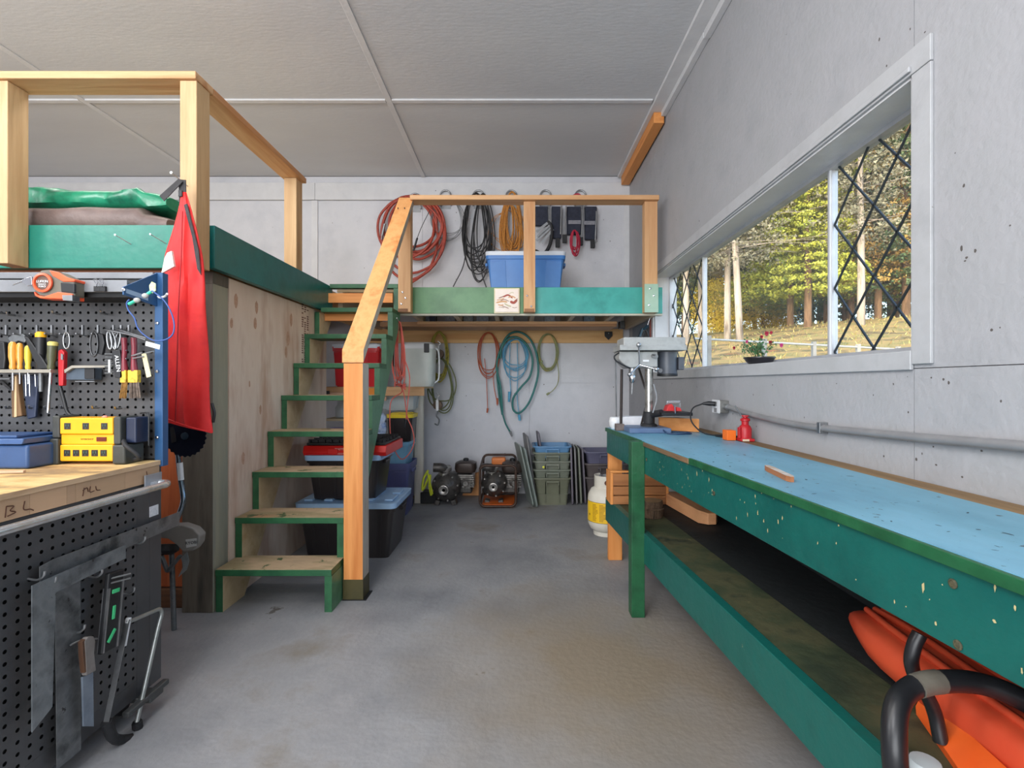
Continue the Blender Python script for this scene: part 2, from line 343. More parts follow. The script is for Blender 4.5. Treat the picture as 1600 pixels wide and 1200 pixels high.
for (y0, y1) in ((WY0+.03, 2.188), (2.228, 3.695), (3.735, WY1-.03)):
    pn = part('pane', MB().box(GX-.002, GX+.002, y0, y1, z0, z1), gm, WN)
    if y1-y0 < 1:
        hw, hh = .12, .1435
        lm = MB(); k = -12
        for k in range(-14, 15):
            for sgn in (1, -1):
                # line z = zc + sgn*(y-yc)*hh/hw ; phase so that vertices sit on the inner mullion side
                yc = (2.188 if y0 < 2 else 3.735); c = z0 + .012 + k*2*hh
                f = lambda y: c + sgn*(y-yc)*hh/hw
                # clip to pane
                ya, yb = y0, y1; za, zb = f(ya), f(yb)
                ts = []
                ylo = yc + sgn*(z0-c)*hw/hh; yhi = yc + sgn*(z1-c)*hw/hh
                a, b = max(y0, min(ylo, yhi)), min(y1, max(ylo, yhi))
                if b-a > .01: lm.bar((GX-.004, a, f(a)), (GX-.004, b, f(b)), .007, .007)
        part('lead_lattice', lm, LEAD, pn, kind='stuff')
rw = random.Random(31); nh = MB()
for _ in range(150):
    y = rw.uniform(.5, 5.3) if rw.random() < .5 else rw.uniform(.9, 1.8); z = rw.choice((rw.uniform(1.0, 3.3), rw.uniform(.98, 1.3), rw.uniform(1.3, 2.4)))
    if WY0-.09 < y < WY1+.07 and WZ0-.06 < z < WZ1+.09: continue
    r = rw.uniform(.0018, .0048); e = rw.uniform(.6, 1.8)
    nh.poly([(XR-.0004, y+r*math.cos(q)*rw.uniform(.7, 1.2), z+r*e*math.sin(q)*rw.uniform(.7, 1.2)) for q in [j*PI/4 for j in range(8)]])
part('nail_hole', nh, mat('nail_hole_dark', (92, 86, 82), rough=.8), WR, kind='stuff')
nh = MB()
for _ in range(70):
    x = rw.uniform(-2.2, 1.2); z = rw.uniform(.2, 3.5); r = rw.uniform(.002, .006); Yn = YB-(.0205 if z > 3.345 else .0004)
    nh.poly([(x+r*math.cos(q)*rw.uniform(.7, 1.2), Yn, z+r*math.sin(q)*rw.uniform(.7, 1.4)) for q in [j*PI/4 for j in range(8)]])
part('nail_hole', nh, MATS['nail_hole_dark'], WB, kind='stuff')
# ------------------------------------------------------------ lofts and stair
ZL = 2.09
LX = -1.60     # outer face of the side loft's beam
NAIL = mat('nail_head', (196, 198, 200), rough=.35, metal=.8)
t = thing('side_loft', 'raised timber loft at left with green fascia boards and fir guard rail', 'loft', (-2.1, 2.6, 0))
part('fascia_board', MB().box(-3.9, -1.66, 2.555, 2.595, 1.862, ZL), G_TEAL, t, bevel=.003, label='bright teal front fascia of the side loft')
part('fascia_board', MB().box(LX-.04, LX, 2.56, 4.195, 1.862, ZL), G_TEAL_TINT, t, bevel=.003, label='side fascia beside the stair, mixed light in its dark teal')
part('lower_beam', MB().box(-3.9, -1.835, 2.60, 2.66, 1.80, 1.862), wood('brown_beam', (120, 70, 44), (136, 84, 54), (104, 58, 36), 'x'), t, bevel=.003)
for i in range(6):
    y0 = 2.60+i*.487
    part('deck_board', MB().box(-6.1, -1.642, y0, y0+.484, 2.055, ZL-.012), PLYF, t)
for i in range(9):
    x = -1.72-.42*i
    part('joist', MB().box(x-.04, x, 2.66, 5.50, 1.865, 2.054), FIR['y'], t)
# guard rail
part('corner_post', MB().box(-1.705, -1.62, 2.445, 2.552, 1.845, 2.785), wood('post_fir', (186, 148, 104), (204, 170, 126), (170, 130, 86), 'z'), t, bevel=.004)
part('rail_post', MB().box(-2.66, -2.575, 2.445, 2.552, 1.86, 2.785), MATS['post_fir'], t, bevel=.004)
part('rail_post', MB().box(-1.735, -1.642, 3.60, 3.70, 2.08, 2.785), MATS['post_fir'], t, bevel=.004)
part('rail_post', MB().box(-3.66, -3.575, 2.445, 2.552, 1.86, 2.785), MATS['post_fir'], t, bevel=.004)
part('hand_rail', MB().box(-3.9, -1.615, 2.43, 2.575, 2.786, 2.824), FIR['x'], t, bevel=.004)
part('hand_rail', MB().box(-1.755, -1.615, 2.577, 3.71, 2.786, 2.824), FIR['y'], t, bevel=.004)
for (a, b) in (((180, 367), (205, 382)), ((235, 366), (260, 381))):
    p = P(a[0], a[1], 2.50); q = P(b[0], b[1], 2.556)
    part('nail', MB().cyl(p, q, .0022, seg=6).cyl(p, p+Vector((0, -.002, 0)), .005, seg=8), NAIL, t)
p = P(268, 270, 2.33); q = P(293, 291, 2.446)
part('nail', MB().cyl(p, q, .003, seg=6).cyl(p, p+Vector((0, -.003, 0)), .007, seg=8), NAIL, t)
# support post, wall of plywood
t = thing('timber_post', 'dark weathered square timber post holding up the side loft corner', 'post', (-1.74, 2.72, 0))
part('post', MB().box(-1.83, -1.66, 2.64, 2.78, 0, 1.80), [DARKT, GREYT], t, bevel=.004, fn=lambda n, c: 1 if n.x > .5 else 0)
part('post_cap', MB().box(-1.83, -1.66, 2.64, 2.78, 1.80, 1.862), DARKT, t)
part('shim', MB().box(-1.755, -1.72, 2.632, 2.642, .95, 1.10), wood('pale_shim', (160, 150, 132), (176, 166, 148), (150, 138, 120), 'z'), t)
pw = part('plywood_partition', MB().box(-1.672, -1.656, 2.782, 4.20, .0, 1.858), PLY)
tag(pw, 'pale pinkish knotty plywood partition along the left side of the green stair', 'plywood sheet')
INK = mat('brown_ink', (112, 72, 60), rough=.7)
random.seed(11)
sm = MB()
for col in range(3):
    for k in range(34):
        if random.random() < .75:
            z = 1.30+k*.017; y = 3.72+col*.045
            sm.box(-1.6562, -1.6548, y, y+.02+random.random()*.012, z, z+.009)
part('grade_stamp', sm, INK, pw, kind='stuff')
kn = MB()
for (px, py, r) in ((369, 470, 9), (401, 480, 8), (362, 505, 7), (399, 505, 8), (455, 500, 8), (450, 530, 9), (390, 600, 4), (380, 716, 8), (407, 640, 6), (447, 550, 7)):
    Y = 1.655*F/(808-px); z = HC-(py-600)/F*Y; rr = r/F*Y
    kn.poly([(-1.6555, Y+rr*.5*math.cos(a)*(1+.3*random.random()), z+rr*1.1*math.sin(a)*(1+.3*random.random())) for a in [k*PI/6 for k in range(12)]])
part('knot', kn, mat('knot_brown', [(198, 162, 138), (176, 134, 108)], 60, .7), pw, kind='stuff')
o = part('door_leaf', MB().box(-2.60, -1.835, 2.72, 2.75, .11, 1.79), wood('red_brown_ply', (176, 84, 40), (192, 98, 50), (160, 72, 32), 'z'), None, bevel=.002)
tag(o, 'orange brown plywood sheet standing behind the string trimmer and dark post', 'plywood sheet')
o = part('floor_beam', MB().box(-2.60, -1.835, 2.70, 2.80, 0, .105), wood('dark_brown_beam', (96, 60, 36), (120, 78, 48), (70, 44, 28), 'x'), None, bevel=.004)
tag(o, 'brown wooden sill beam on the floor under the orange plywood sheet', 'beam')

# cross loft over the tubs
t = thing('cross_loft', 'raised platform at back right with green and aqua fascia and fir guard rail', 'loft', (.1, 4.8, 0))
part('fascia_board', MB().box(-1.016, .055, 4.20, 4.24, 1.862, ZL), G_WARM_LIT, t, bevel=.003, label='fascia board left of the middle post, warm light in its leaf green')
part('fascia_board', MB().box(.155, 1.262, 4.20, 4.24, 1.862, ZL), G_COOL_LIT, t, bevel=.003, label='fascia board right of the middle post, window light in its aqua')
part('fascia_splice', MB().box(.0555, .1545, 4.20, 4.24, 1.862, ZL), G_WARM_LIT, t)
part('fascia_edge', MB().box(-1.015, 1.262, 4.202, 4.25, 1.845, 1.861), wood('pale_edge', (180, 178, 160), (196, 192, 176), (168, 166, 150), 'x'), t)
for i in range(3):
    y0 = 4.245+i*.422
    part('deck_board', MB().box(-1.58, XR-.005, y0, y0+.42, 2.055, ZL-.012), PLYF, t)
for x in (-1.55, -.94, -.56, -.19, .14, .51, .87, 1.235):
    part('joist', MB().box(x-.02, x+.02, 4.245, 5.50, 1.865, 2.054), wood('joist_pale', (186, 168, 142), (200, 182, 156), (172, 150, 124), 'y'), t)
post = MATS['post_fir']
part('rail_post', MB().box(-1.013, -.905, 4.115, 4.198, 1.862, 2.805), FIR['z'], t, bevel=.004)
part('rail_post', MB().box(.056, .155, 4.115, 4.198, 1.862, 2.805), FIR['z'], t, bevel=.004)
part('rail_post', MB().box(1.085, 1.195, 4.115, 4.198, 1.862, 2.805), [FIR['z'], mat('pale_green_paint', [(150, 180, 160), (168, 194, 174)], 6, .5)], t, bevel=.004, fn=lambda n, c: 0)
part('post_shoe', MB().box(1.083, 1.197, 4.108, 4.1148, 1.858, 2.10).box(1.1952, 1.201, 4.113, 4.2, 1.858, 2.10), MATS['pale_green_paint'], t)
for x in (-1.015, .06):
    part('post_foot', MB().box(x+.002, x+.085, 4.108, 4.1148, 1.864, 1.89), wood('end_grain', (130, 88, 56), (150, 104, 66), (112, 72, 44), 'x'), t)
bo = MB()
for x, z in ((-.975, 2.03), (-.95, 1.98), (-.985, 1.93), (.085, 2.0), (.12, 1.91), (1.13, 2.06), (1.16, 2.0), (1.12, 1.92)):
    bo.lathe((x, 4.108 if x > 1 else 4.1152, z), [(.009, 0), (.009, .004), (.004, .006)], 8, (0, -1, 0))
part('bolt_heads', bo, CHROME, t, kind='stuff')
part('hand_rail', MB().box(-.905, 1.20, 4.08, 4.215, 2.806, 2.846), FIR['x'], t, bevel=.004)
t2 = t
# ledger shelf under the joists and hook board
t = thing('ledge_shelf', 'long narrow rough board shelf slung under the cross loft joists', 'shelf', (.1, 5.0, 0))
part('shelf_board', MB().box(-1.35, .98, 4.76, 5.12, 1.815, 1.862), wood('shelf_fir', (160, 116, 78), (178, 134, 94), (140, 98, 62), 'x'), t, bevel=.003)
part('shelf_lip', MB().box(-.98, .98, 4.742, 4.759, 1.838, 1.864), FIR['x'], t, bevel=.002)
hb = part('hook_board', MB().box(-1.70, 1.20, 5.475, 5.5195, 1.715, 1.875), wood('hook_fir', (214, 166, 106), (226, 182, 124), (200, 146, 86), 'x'), None, bevel=.003)
tag(hb, 'long pale fir board on the back wall carrying hanging cords and hoses', 'board')
sd = 1
for i, (a, b, c) in enumerate(((661, 681, (150, 156, 170)), (695, 712, (176, 172, 178)), (720, 739, (186, 188, 190)), (744, 764, (170, 174, 184)), (785, 803, (188, 192, 198)),
                             (850, 868, (176, 186, 196)), (912, 930, (158, 176, 192)))):
    x0 = (a-808)/F*4.86; x1 = (b-808)/F*4.86
    q = thing('parts_tin', ['first small tin with dark label on the ledge shelf counted from the stair', 'second small pale tin on the ledge shelf counted from the stair',
        'third small speckled tin on the ledge shelf counted from the stair', 'fourth small speckled tin on the ledge shelf, left of the tile', 'pale grey tin on the ledge shelf below the picture tile',
        'speckled grey tin on the ledge shelf just right of the middle post', 'bluish tin on the ledge shelf nearest the right wall'][i], 'tin', ((x0+x1)/2, 4.9, 1.862), 0, 'small tins on the ledge shelf')
    cm = mat('tin_%d' % i, [c, tuple(max(0, v-50) for v in c)], 40, .5)
    part('body', MB().box(x0+.003, x1-.003, 4.865, 4.96, 1.8625, 1.985), cm, q, bevel=.005)
    part('lid', MB().box(x0, x1, 4.86, 4.965, 1.985, 1.997), WHT, q, bevel=.003)
    if i == 0: part('label_patch', MB().box((x0+x1)/2, x1-.006, 4.862, 4.8648, 1.872, 1.975), mat('navy', (28, 34, 60), rough=.5), q)

# ---- stair
t = thing('stair', 'steep open stair with nine green-edged worn treads beside the plywood', 'stair', (-1.33, 2.7, 0))
RISE, RUN, Y1 = .236, .185, 2.646
SXL, SXR = -1.652, -1.015
for n in range(1, 10):
    z = n*RISE if n < 9 else ZL+.012; y = Y1+(n-1)*RUN
    z = n*RISE*.992
    if n == 9: z = ZL+.014
    part('tread', MB().box(SXL if n < 8 else -1.5995, SXR-.001, y, y+(.225 if n < 9 else .068), z-.036, z), [G_STEP, TREADTOP], t, bevel=.003, fn=lambda N_, c: 1 if N_.z > .5 else 0)
def stringer(x0, x1):
    pts = []
    # saw-tooth outline in the Y-Z plane
    top = [(Y1+.004, 0)]
    for n in range(1, 9):
        z = n*RISE*.992-.0365; y = Y1+(n-1)*RUN+.004
        top += [(y, z), (y+RUN, z)]
    top += [(Y1+8*RUN+.004, ZL-.023), (4.197, ZL-.023), (4.197, 1.80)]
    bot = [(2.86, 0)]
    return MB().prism([(x0, a, b) for a, b in top+bot], (x1-x0, 0, 0))
part('stringer', stringer(-1.650, -1.612), [G_STEP, PLYF], t, fn=lambda N_, c: 1 if N_.x > .5 else 0)
part('stringer', stringer(SXR-.040, SXR), [G_STEP, G_STRG_LIT], t, fn=lambda N_, c: 1 if N_.x > .5 else 0)
for n in (8, 9):
    part('cross_brace', MB().box(-1.611, SXR-.041, 4.05+.05*(n-8), 4.075+.05*(n-8), 1.92-.16*(9-n)+.02, 2.02-.16*(9-n)), ORG['x'], t)
# newel and sloping rail
t = thing('stair_handrail', 'orange fir newel post with sloping flat handrail on the open side of stair', 'handrail', (-.95, 2.85, 0))
nw = part('newel_post', MB().box(-1.005, -.893, 2.80, 2.915, .0, 1.37), [ORG['z'], mat('newel_grey_side', [(170, 160, 146), (188, 178, 164), (150, 142, 130)], 12, .7, bump=.5, stretch=(1, 1, .2))], t, bevel=.003, fn=lambda N_, c: 1 if N_.x > .5 else 0)
part('painted_foot', MB().box(-1.007, -.891, 2.798, 2.917, .0, .118), mat('olive_paint', [(74, 66, 30), (62, 58, 26)], 8, .5), t)
part('foot_plate', MB().box(-1.01, -.872, 2.79, 2.92, 0, .004), BLK, t)
sl = MB()
ya, za, yb, zb = 2.795, 1.372, 4.15, 2.815
sl.prism([(-1.012, ya, za), (-1.012, ya, za+.075), (-1.012, yb, zb+.035), (-1.012, yb, zb-.035)], (.125, 0, 0))
part('sloping_rail', sl, [wood('bright_fir', (226, 156, 92), (240, 178, 114), (214, 138, 74), 'y'), MATS['newel_grey_side']], t, bevel=.003, fn=lambda N_, c: 1 if N_.x > .5 else 0)
nm = MB()
for yy, zz in ((2.9, 1.515), (2.95, 1.57), (2.86, 1.475), (4.0, 2.68)):
    for xx in (-.985, -.93): nm.lathe((xx, yy, zz+.017), [(.004, 0), (.004, .012)], 6)
part('nail_heads', nm, BLK, t, kind='stuff')

# ------------------------------------------------------------ long workbench on the right
def bx(Y): return .80 + (Y-.763)*(.63-.80)/(3.40-.763)
t = thing('workbench', 'long green workbench with blue top tinted by reflected sky along the window wall', 'workbench', (.95, 1.8, 0))
HB = .945
def slab(y0, y1, o0, z0, z1, xe=XR-.012, x1fn=None):
    a = [(bx(y0)+o0, y0), (xe, y0), (xe, y1), (bx(y1)+o0, y1)]
    return MB().prism([(x, y, z0) for x, y in a], (0, 0, z1-z0))
def strip(y0, y1, o0, o1, z0, z1):
    a = [(bx(y0)+o0, y0), (bx(y0)+o1, y0), (bx(y1)+o1, y1), (bx(y1)+o0, y1)]
    return MB().prism([(x, y, z0) for x, y in a], (0, 0, z1-z0))
bare = wood('bare_bench_wood', (132, 104, 66), (148, 118, 78), (116, 90, 56), 'y')
def inner(N_, c): return 0
part('top_panel', slab(-.45, 1.709, .0, HB-.018, HB, XR-.10), B_TOP, t)
part('top_panel', slab(1.711, 3.40, .0, HB-.018, HB, XR-.10), B_TOP, t)
part('back_strip', MB().box(XR-.099, XR-.008, -.45, 3.40, HB-.018, HB-.0008), bare, t, label='bare brown strip of the bench top along the wall')
part('edge_strip', strip(-.45, 2.0, -.012, -.0005, HB-.026, HB-.001), G_LEG, t, bevel=.002)
part('edge_strip', strip(2.01, 2.62, -.010, -.0005, HB-.028, HB-.006), wood('chipped_edge', (110, 84, 58), (132, 104, 76), (84, 70, 52), 'y'), t, bevel=.003, label='bare chipped edge strip')
part('edge_strip', strip(2.63, 3.40, -.012, -.0005, HB-.026, HB-.001), G_LEG, t, bevel=.002)
part('front_apron', strip(-.45, 3.40, .0, .036, .768, HB-.019), G_BENCH, t, bevel=.003)
part('end_apron', MB().box(.67, XR-.02, 3.362, 3.398, .777, HB-.019), G_BENCH, t)
part('leg', MB().box(.612, .683, 2.585, 2.66, 0, HB-.004), G_LEG, t, bevel=.004, label='green painted leg')
part('leg', MB().box(.648, .745, 3.43, 3.47, 0, .82), ORG['z'], t, bevel=.003, label='orange unpainted far leg')
part('leg', MB().box(1.17, 1.25, 3.30, 3.36, 0, .776), G_LEG, t)
part('leg', MB().box(1.17, 1.25, .6, .68, 0, .776), G_LEG, t)
part('leg', MB().box(bx(.55)+.04, bx(.55)+.12, .5, .58, 0, .776), G_LEG, t)
part('shade_board', MB().box(XR-.016, XR-.009, -.45, 3.36, .449, .775), SHELF_SHADE, t)  # dark sheet added so the wall below the bench reads as shade
part('shelf_rail', strip(-.45, 3.42, -.004, .034, .290, .452), G_BENCH, t, bevel=.003)
part('shelf_board', strip(-.45, 3.40, .035, .225, .432, .450), SHELFM, t)
a = [(bx(-.45)+.227, -.45), (XR-.01, -.45), (XR-.01, 3.40), (bx(3.40)+.227, 3.40)]
part('shelf_board', MB().prism([(x, y, .430) for x, y in a], (0, 0, .018)), SHELF_SHADE, t, label='rear shelf board with shade in its black colour')
bm_ = MB()
for (px, py, s) in ((1116, 766, 1.6), (1119, 760, 1.1)): pass
k = MB()
random.seed(5)
for _ in range(60):
    y = random.uniform(.75, 2.5); z = random.uniform(.79, .92); s = random.uniform(.002, .006)
    x = bx(y)-.0003
    e_ = random.uniform(.5, 2.6); k.poly([(x-.0006, y+s*.8*math.cos(q_)*random.uniform(.4, 1), z+s*e_*math.sin(q_)*random.uniform(.4, 1)) for q_ in [j_*PI/4.5 for j_ in range(9)]])
part('paint_chips', k, mat('bare_chip', (190, 176, 128), rough=.7), t, kind='stuff')
k = MB()
for (px, py) in ((1116, 771), (1489, 912), (1495, 1008), (1010, 718)):
    # bolt holes on the apron
    Y = None
    for yy in np.linspace(.5, 3.3, 600):
        if 808+bx(yy)/yy*F >= px: Y = yy
    z = HC-(py-600)/F*Y
    k.lathe((bx(Y)-.0005, Y, z), [(.009, 0), (.009, .002), (.006, .003), (.006, .0015)], 12, (-1, 0, 0))
bs = MB(); rs_ = random.Random(9)
for _ in range(90):
    y = rs_.uniform(.5, 3.1); x = rs_.uniform(bx(y)+.03, XR-.12); r = rs_.uniform(.0012, .004); an = rs_.uniform(0, PI); st = rs_.uniform(1, 4)
    ca, sa = math.cos(an), math.sin(an); bs.poly([(x+ca*r*st*math.cos(q)-sa*r*math.sin(q), y+sa*r*st*math.cos(q)+ca*r*math.sin(q), HB+.0003) for q in [j*PI/4 for j in range(8)]])
part('scuff_mark', bs, mat('scuff_dark', (62, 84, 98), rough=.7), t, kind='stuff')
part('bolt', k, mat('worn_bolt', [(120, 116, 90), (70, 70, 60)], 90, .5, metal=.5), t, kind='stuff')
# ------------------------------------------------------------ things hanging on and standing by the back wall
def coil(cx, yt, w, h, turns, Y, r, seed, pinch=.55, jw=.12, jh=.12, seg=6, mb=None, jx=0):
    """one cord wound in hanging turns; all sizes in photo pixels at depth Y, returned as a world-space mesh"""
    rnd = random.Random(seed); mb = mb or MB(); pts = []
    s = Y/F; n = 16
    for t_ in range(turns):
        ww = w*(1+rnd.uniform(-jw, jw)); hh = h*(1+rnd.uniform(-jh, jh)); dx = rnd.uniform(-jx, jx); yy = rnd.uniform(-.02, .02)
        sk = rnd.uniform(-.1, .1)
        for k in range(n):
            a = 2*PI*k/n; u = (1-math.cos(a))/2
            x = cx + dx*u + ww/2*math.sin(a)*(1-pinch*(1-u)) + sk*u*ww*.3
            y = yt + hh*u + rnd.uniform(-1, 1)
            q = P(x, y, Y+yy + .012*math.sin(3*a+t_)); pts.append(q)
    mb.tube(spline(pts, 3), r, seg); return mb
def path(mb, pp, Y, r, seg=6, n=5):
    mb.tube(spline([P(a, b, (Y if len(q) == 0 else q[0])) for a, b, *q in pp], n), r, seg); return mb
def hook(px, py, Y=5.50, label='', w=15, name='wall_hook'):
    o = thing(name, label, 'hook', P(px, py+20, YB-.002), 0, 'hooks along the top of the back wall')
    s = YB/F
    c = P(px, py, YB)
    part('plate', MB().box(c.x-w*s/2, c.x+w*s/2, YB-.006, YB-.001, c.z-.13, c.z-.02), STEEL, o, bevel=.002)
    arc = [(c.x+math.cos(a)*w*s*.55, YB-.05, c.z+.0+math.sin(a)*w*s*.6) for a in [k*PI/10 for k in range(11)]]
    arc = [(arc[0][0], YB-.006, c.z-.09)] + [(arc[0][0], YB-.05, c.z-.10)] + arc + [(arc[-1][0], YB-.05, c.z-.10), (arc[-1][0], YB-.006, c.z-.09)]
    part('loop', MB().tube(arc, .009, 8), STEEL, o, smooth=True)
    return o
hook(650, 314, label='steel double hook holding the red air hose on the back wall')
hook(697, 309, label='steel loop hook holding thin grey wires on the back wall')
hook(748, 309, label='steel loop hook holding the bunch of black cords')
hook(799, 309, label='steel loop hook holding the golden brown rope')
hook(852, 309, label='steel loop hook holding the strap gear beside the rope')
hook(906, 309, label='steel loop hook furthest right on the back wall, holding black straps')
HOSE_R = mat('red_rubber', [(150, 56, 42), (170, 70, 52), (134, 48, 40)], 20, .45)
t = thing('air_hose', 'thick red rubber air hose in big loops on the back wall', 'hose', P(650, 440, 5.4))
m = MB(); rnd = random.Random(3); pts = []
for k_, (cx, cy, rx, ry) in enumerate(((645, 352, 46, 46), (650, 350, 42, 44), (652, 352, 38, 40), (655, 356, 40, 48), (648, 348, 34, 38), (640, 372, 44, 66), (634, 356, 44, 46), (646, 366, 50, 60))):
    for j in range(16):
        a = -PI/2 + 2*PI*j/16
        pts.append(P(cx+rx*math.cos(a), cy+ry*math.sin(a)+rnd.uniform(-1.5, 1.5), 5.42+.03*math.sin(j*.8+k_)))
pts.append(P(655, 312, 5.38)); 
for a, b in ((685, 340), (694, 372), (680, 412), (650, 437), (622, 452)): pts.append(P(a, b, 5.40))
part('hose', m.tube(spline(pts, 3), .0145, 8), HOSE_R, t, smooth=True)
m = MB(); m.cyl(P(601, 350, 5.38), P(597, 368, 5.38), .014, seg=10); m.cyl(P(597, 368, 5.38), P(596, 374, 5.38), .008, seg=8)
part('fitting', m, STEEL, t, smooth=True)
o = part('thin_wire', coil(700, 311, 50, 66, 5, 5.44, .0035, 9, pinch=.3, jw=.25, jh=.2), mat('grey_wire', (120, 122, 124), rough=.4), None, smooth=True)
tag(o, 'thin grey wire loosely looped between the red hose and black cords', 'wire')
m = MB(); path(m, ((672, 328), (660, 352), (652, 372), (648, 390)), 5.36, .004); m.cyl(P(652, 372, 5.36), P(646, 392, 5.36), .011, seg=8)
o = part('hose_nozzle', m, BLK, None, smooth=True); tag(o, 'thin black air nozzle on a wire hanging inside the red hose loops', 'nozzle')
t = thing('cord_bundle', 'bunch of long black electrical cords hanging behind the guard rail', 'cord', P(748, 440, 5.4))
BC = mat('black_cord', [(34, 34, 36), (48, 48, 50)], 20, .5)
part('cord_loops', coil(744, 302, 44, 108, 11, 5.42, .0062, 21, pinch=.35, jw=.2, jh=.22, jx=6), BC, t, smooth=True)
m = coil(755, 303, 30, 125, 5, 5.40, .0062, 24, pinch=.3, jw=.3, jh=.12, jx=8)
path(m, ((730, 330), (728, 380), (724, 415), (708, 448)), 5.38, .006); path(m, ((752, 320), (757, 370), (752, 420), (760, 450)), 5.38, .006)
part('loose_cord', m, BC, t, smooth=True)
t = thing('rope_bundle', 'golden brown braided rope bundle hanging behind the middle guard post', 'rope', P(799, 395, 5.4))
RP = mat('golden_rope', [(176, 112, 46), (202, 138, 66), (150, 92, 36)], 60, .8, bump=.4)
part('rope_loops', coil(800, 300, 34, 94, 12, 5.42, .0075, 31, pinch=.4, jw=.25, jh=.1, jx=4), RP, t, smooth=True)
part('rope_strands', coil(797, 320, 26, 72, 7, 5.39, .0075, 32, pinch=.3, jw=.45, jh=.15, jx=7), RP, t, smooth=True)
part('loose_strand', coil(795, 330, 56, 50, 3, 5.42, .003, 34, pinch=.2, jw=.4, jh=.3), RP, t, smooth=True)
# strap gear
NAVY = mat('navy_webbing', [(36, 40, 54), (50, 54, 70)], 30, .8, bump=.2)
GREYW = mat('grey_webbing', [(120, 120, 128), (146, 146, 152)], 30, .7)
def pxbox(mb, x0, x1, y0, y1, Y, d):
    a = P(x0, y1, Y); b = P(x1, y0, Y); mb.box(a.x, b.x, Y, Y+d, a.z, b.z); return mb
t = thing('blade_guard_gear', 'dark strap gear with fan of metal blades hanging right of the middle post', 'gear', P(855, 395, 5.4))
m = MB(); pxbox(m, 836, 856, 322, 352, 5.44, .05); pxbox(m, 862, 877, 322, 372, 5.44, .05); part('strap_panel', m, NAVY, t, bevel=.008)
m = MB()
for a, b in (((838, 362), (860, 345)), ((840, 370), (862, 350)), ((838, 376), (862, 354)), ((846, 380), (864, 358))): m.bar(P(*a, 5.40), P(*b, 5.40), .006, .028, up=(0, 0, 1))
part('blade', m, STEEL, t)
m = MB(); m.tube(spline([P(x, y, 5.41) for x, y in ((836, 392), (850, 396), (860, 380), (862, 356), (856, 346))], 5), .020, 8); part('curved_guard', m, BLK2, t, smooth=True)
m = MB(); m.tube([P(859, 318, 5.42), P(860, 374, 5.42)], .008, 8); m.tube([P(877, 322, 5.42), P(876, 366, 5.42)], .010, 8); part('tube', m, STEEL, t, smooth=True)
m = MB(); pxbox(m, 868, 875, 372, 386, 5.42, .03); part('rubber_foot', m, BLK2, t, bevel=.004)
m = MB(); path(m, ((834, 318), (842, 309), (853, 307), (858, 318)), 5.45, .012, 8); path(m, ((858, 318), (864, 308), (872, 310), (877, 320)), 5.45, .012, 8)
part('strap_loop', m, mat('blue_grey_strap', [(84, 98, 126), (104, 116, 140)], 20, .6), t, smooth=True)
m = MB()
for x in (841, 865, 868, 846): m.ball(P(x, 309, 5.40), .014)
part('knob', m, BLK, t, smooth=True)
t = thing('strap_gear', 'pair of black padded strap supports with silver tubes and red cord', 'gear', P(906, 395, 5.4))
for x0, x1, y1, nm_ in ((886, 908, 366, 0), (914, 933, 374, 1)):
    m = MB(); pxbox(m, x0, x1, 322, y1, 5.44, .055); part('padded_panel', m, NAVY, t, bevel=.012)
m = MB(); pxbox(m, 888, 908, 344, 350, 5.43, .01); pxbox(m, 912, 930, 345, 351, 5.43, .01); part('cross_strap', m, GREYW, t, bevel=.003)
for a, b in (((885, 322), (882, 368)), ((912, 318), (908, 376)), ((932, 330), (930, 380))):
    part('tube', MB().tube([P(*a, 5.41), P(*b, 5.41)], .009, 8), STEEL, t, smooth=True)
for x, y in ((883, 372), (908, 376), (927, 380)):
    m = MB(); pxbox(m, x-4, x+3, y-6, y+7, 5.40, .035); part('rubber_foot', m, BLK2, t, bevel=.006)
part('red_cord', coil(898, 360, 12, 34, 9, 5.38, .0062, 41, pinch=.1, jw=.35, jh=.2, jx=2), mat('crimson_cord', [(166, 28, 58), (190, 44, 72)], 40, .6), t, smooth=True)
m = MB(); path(m, ((889, 318), (896, 306), (905, 304), (912, 314)), 5.44, .012, 8); path(m, ((912, 318), (918, 309), (926, 311), (930, 320)), 5.44, .010, 8)
part('strap_loop', m, mat('crimson_cord', (0,0,0)), t, smooth=True)
m = MB()
for x in (896, 902, 919, 924): m.ball(P(x, 309, 5.40), .014)
part('knob', m, BLK, t, smooth=True)

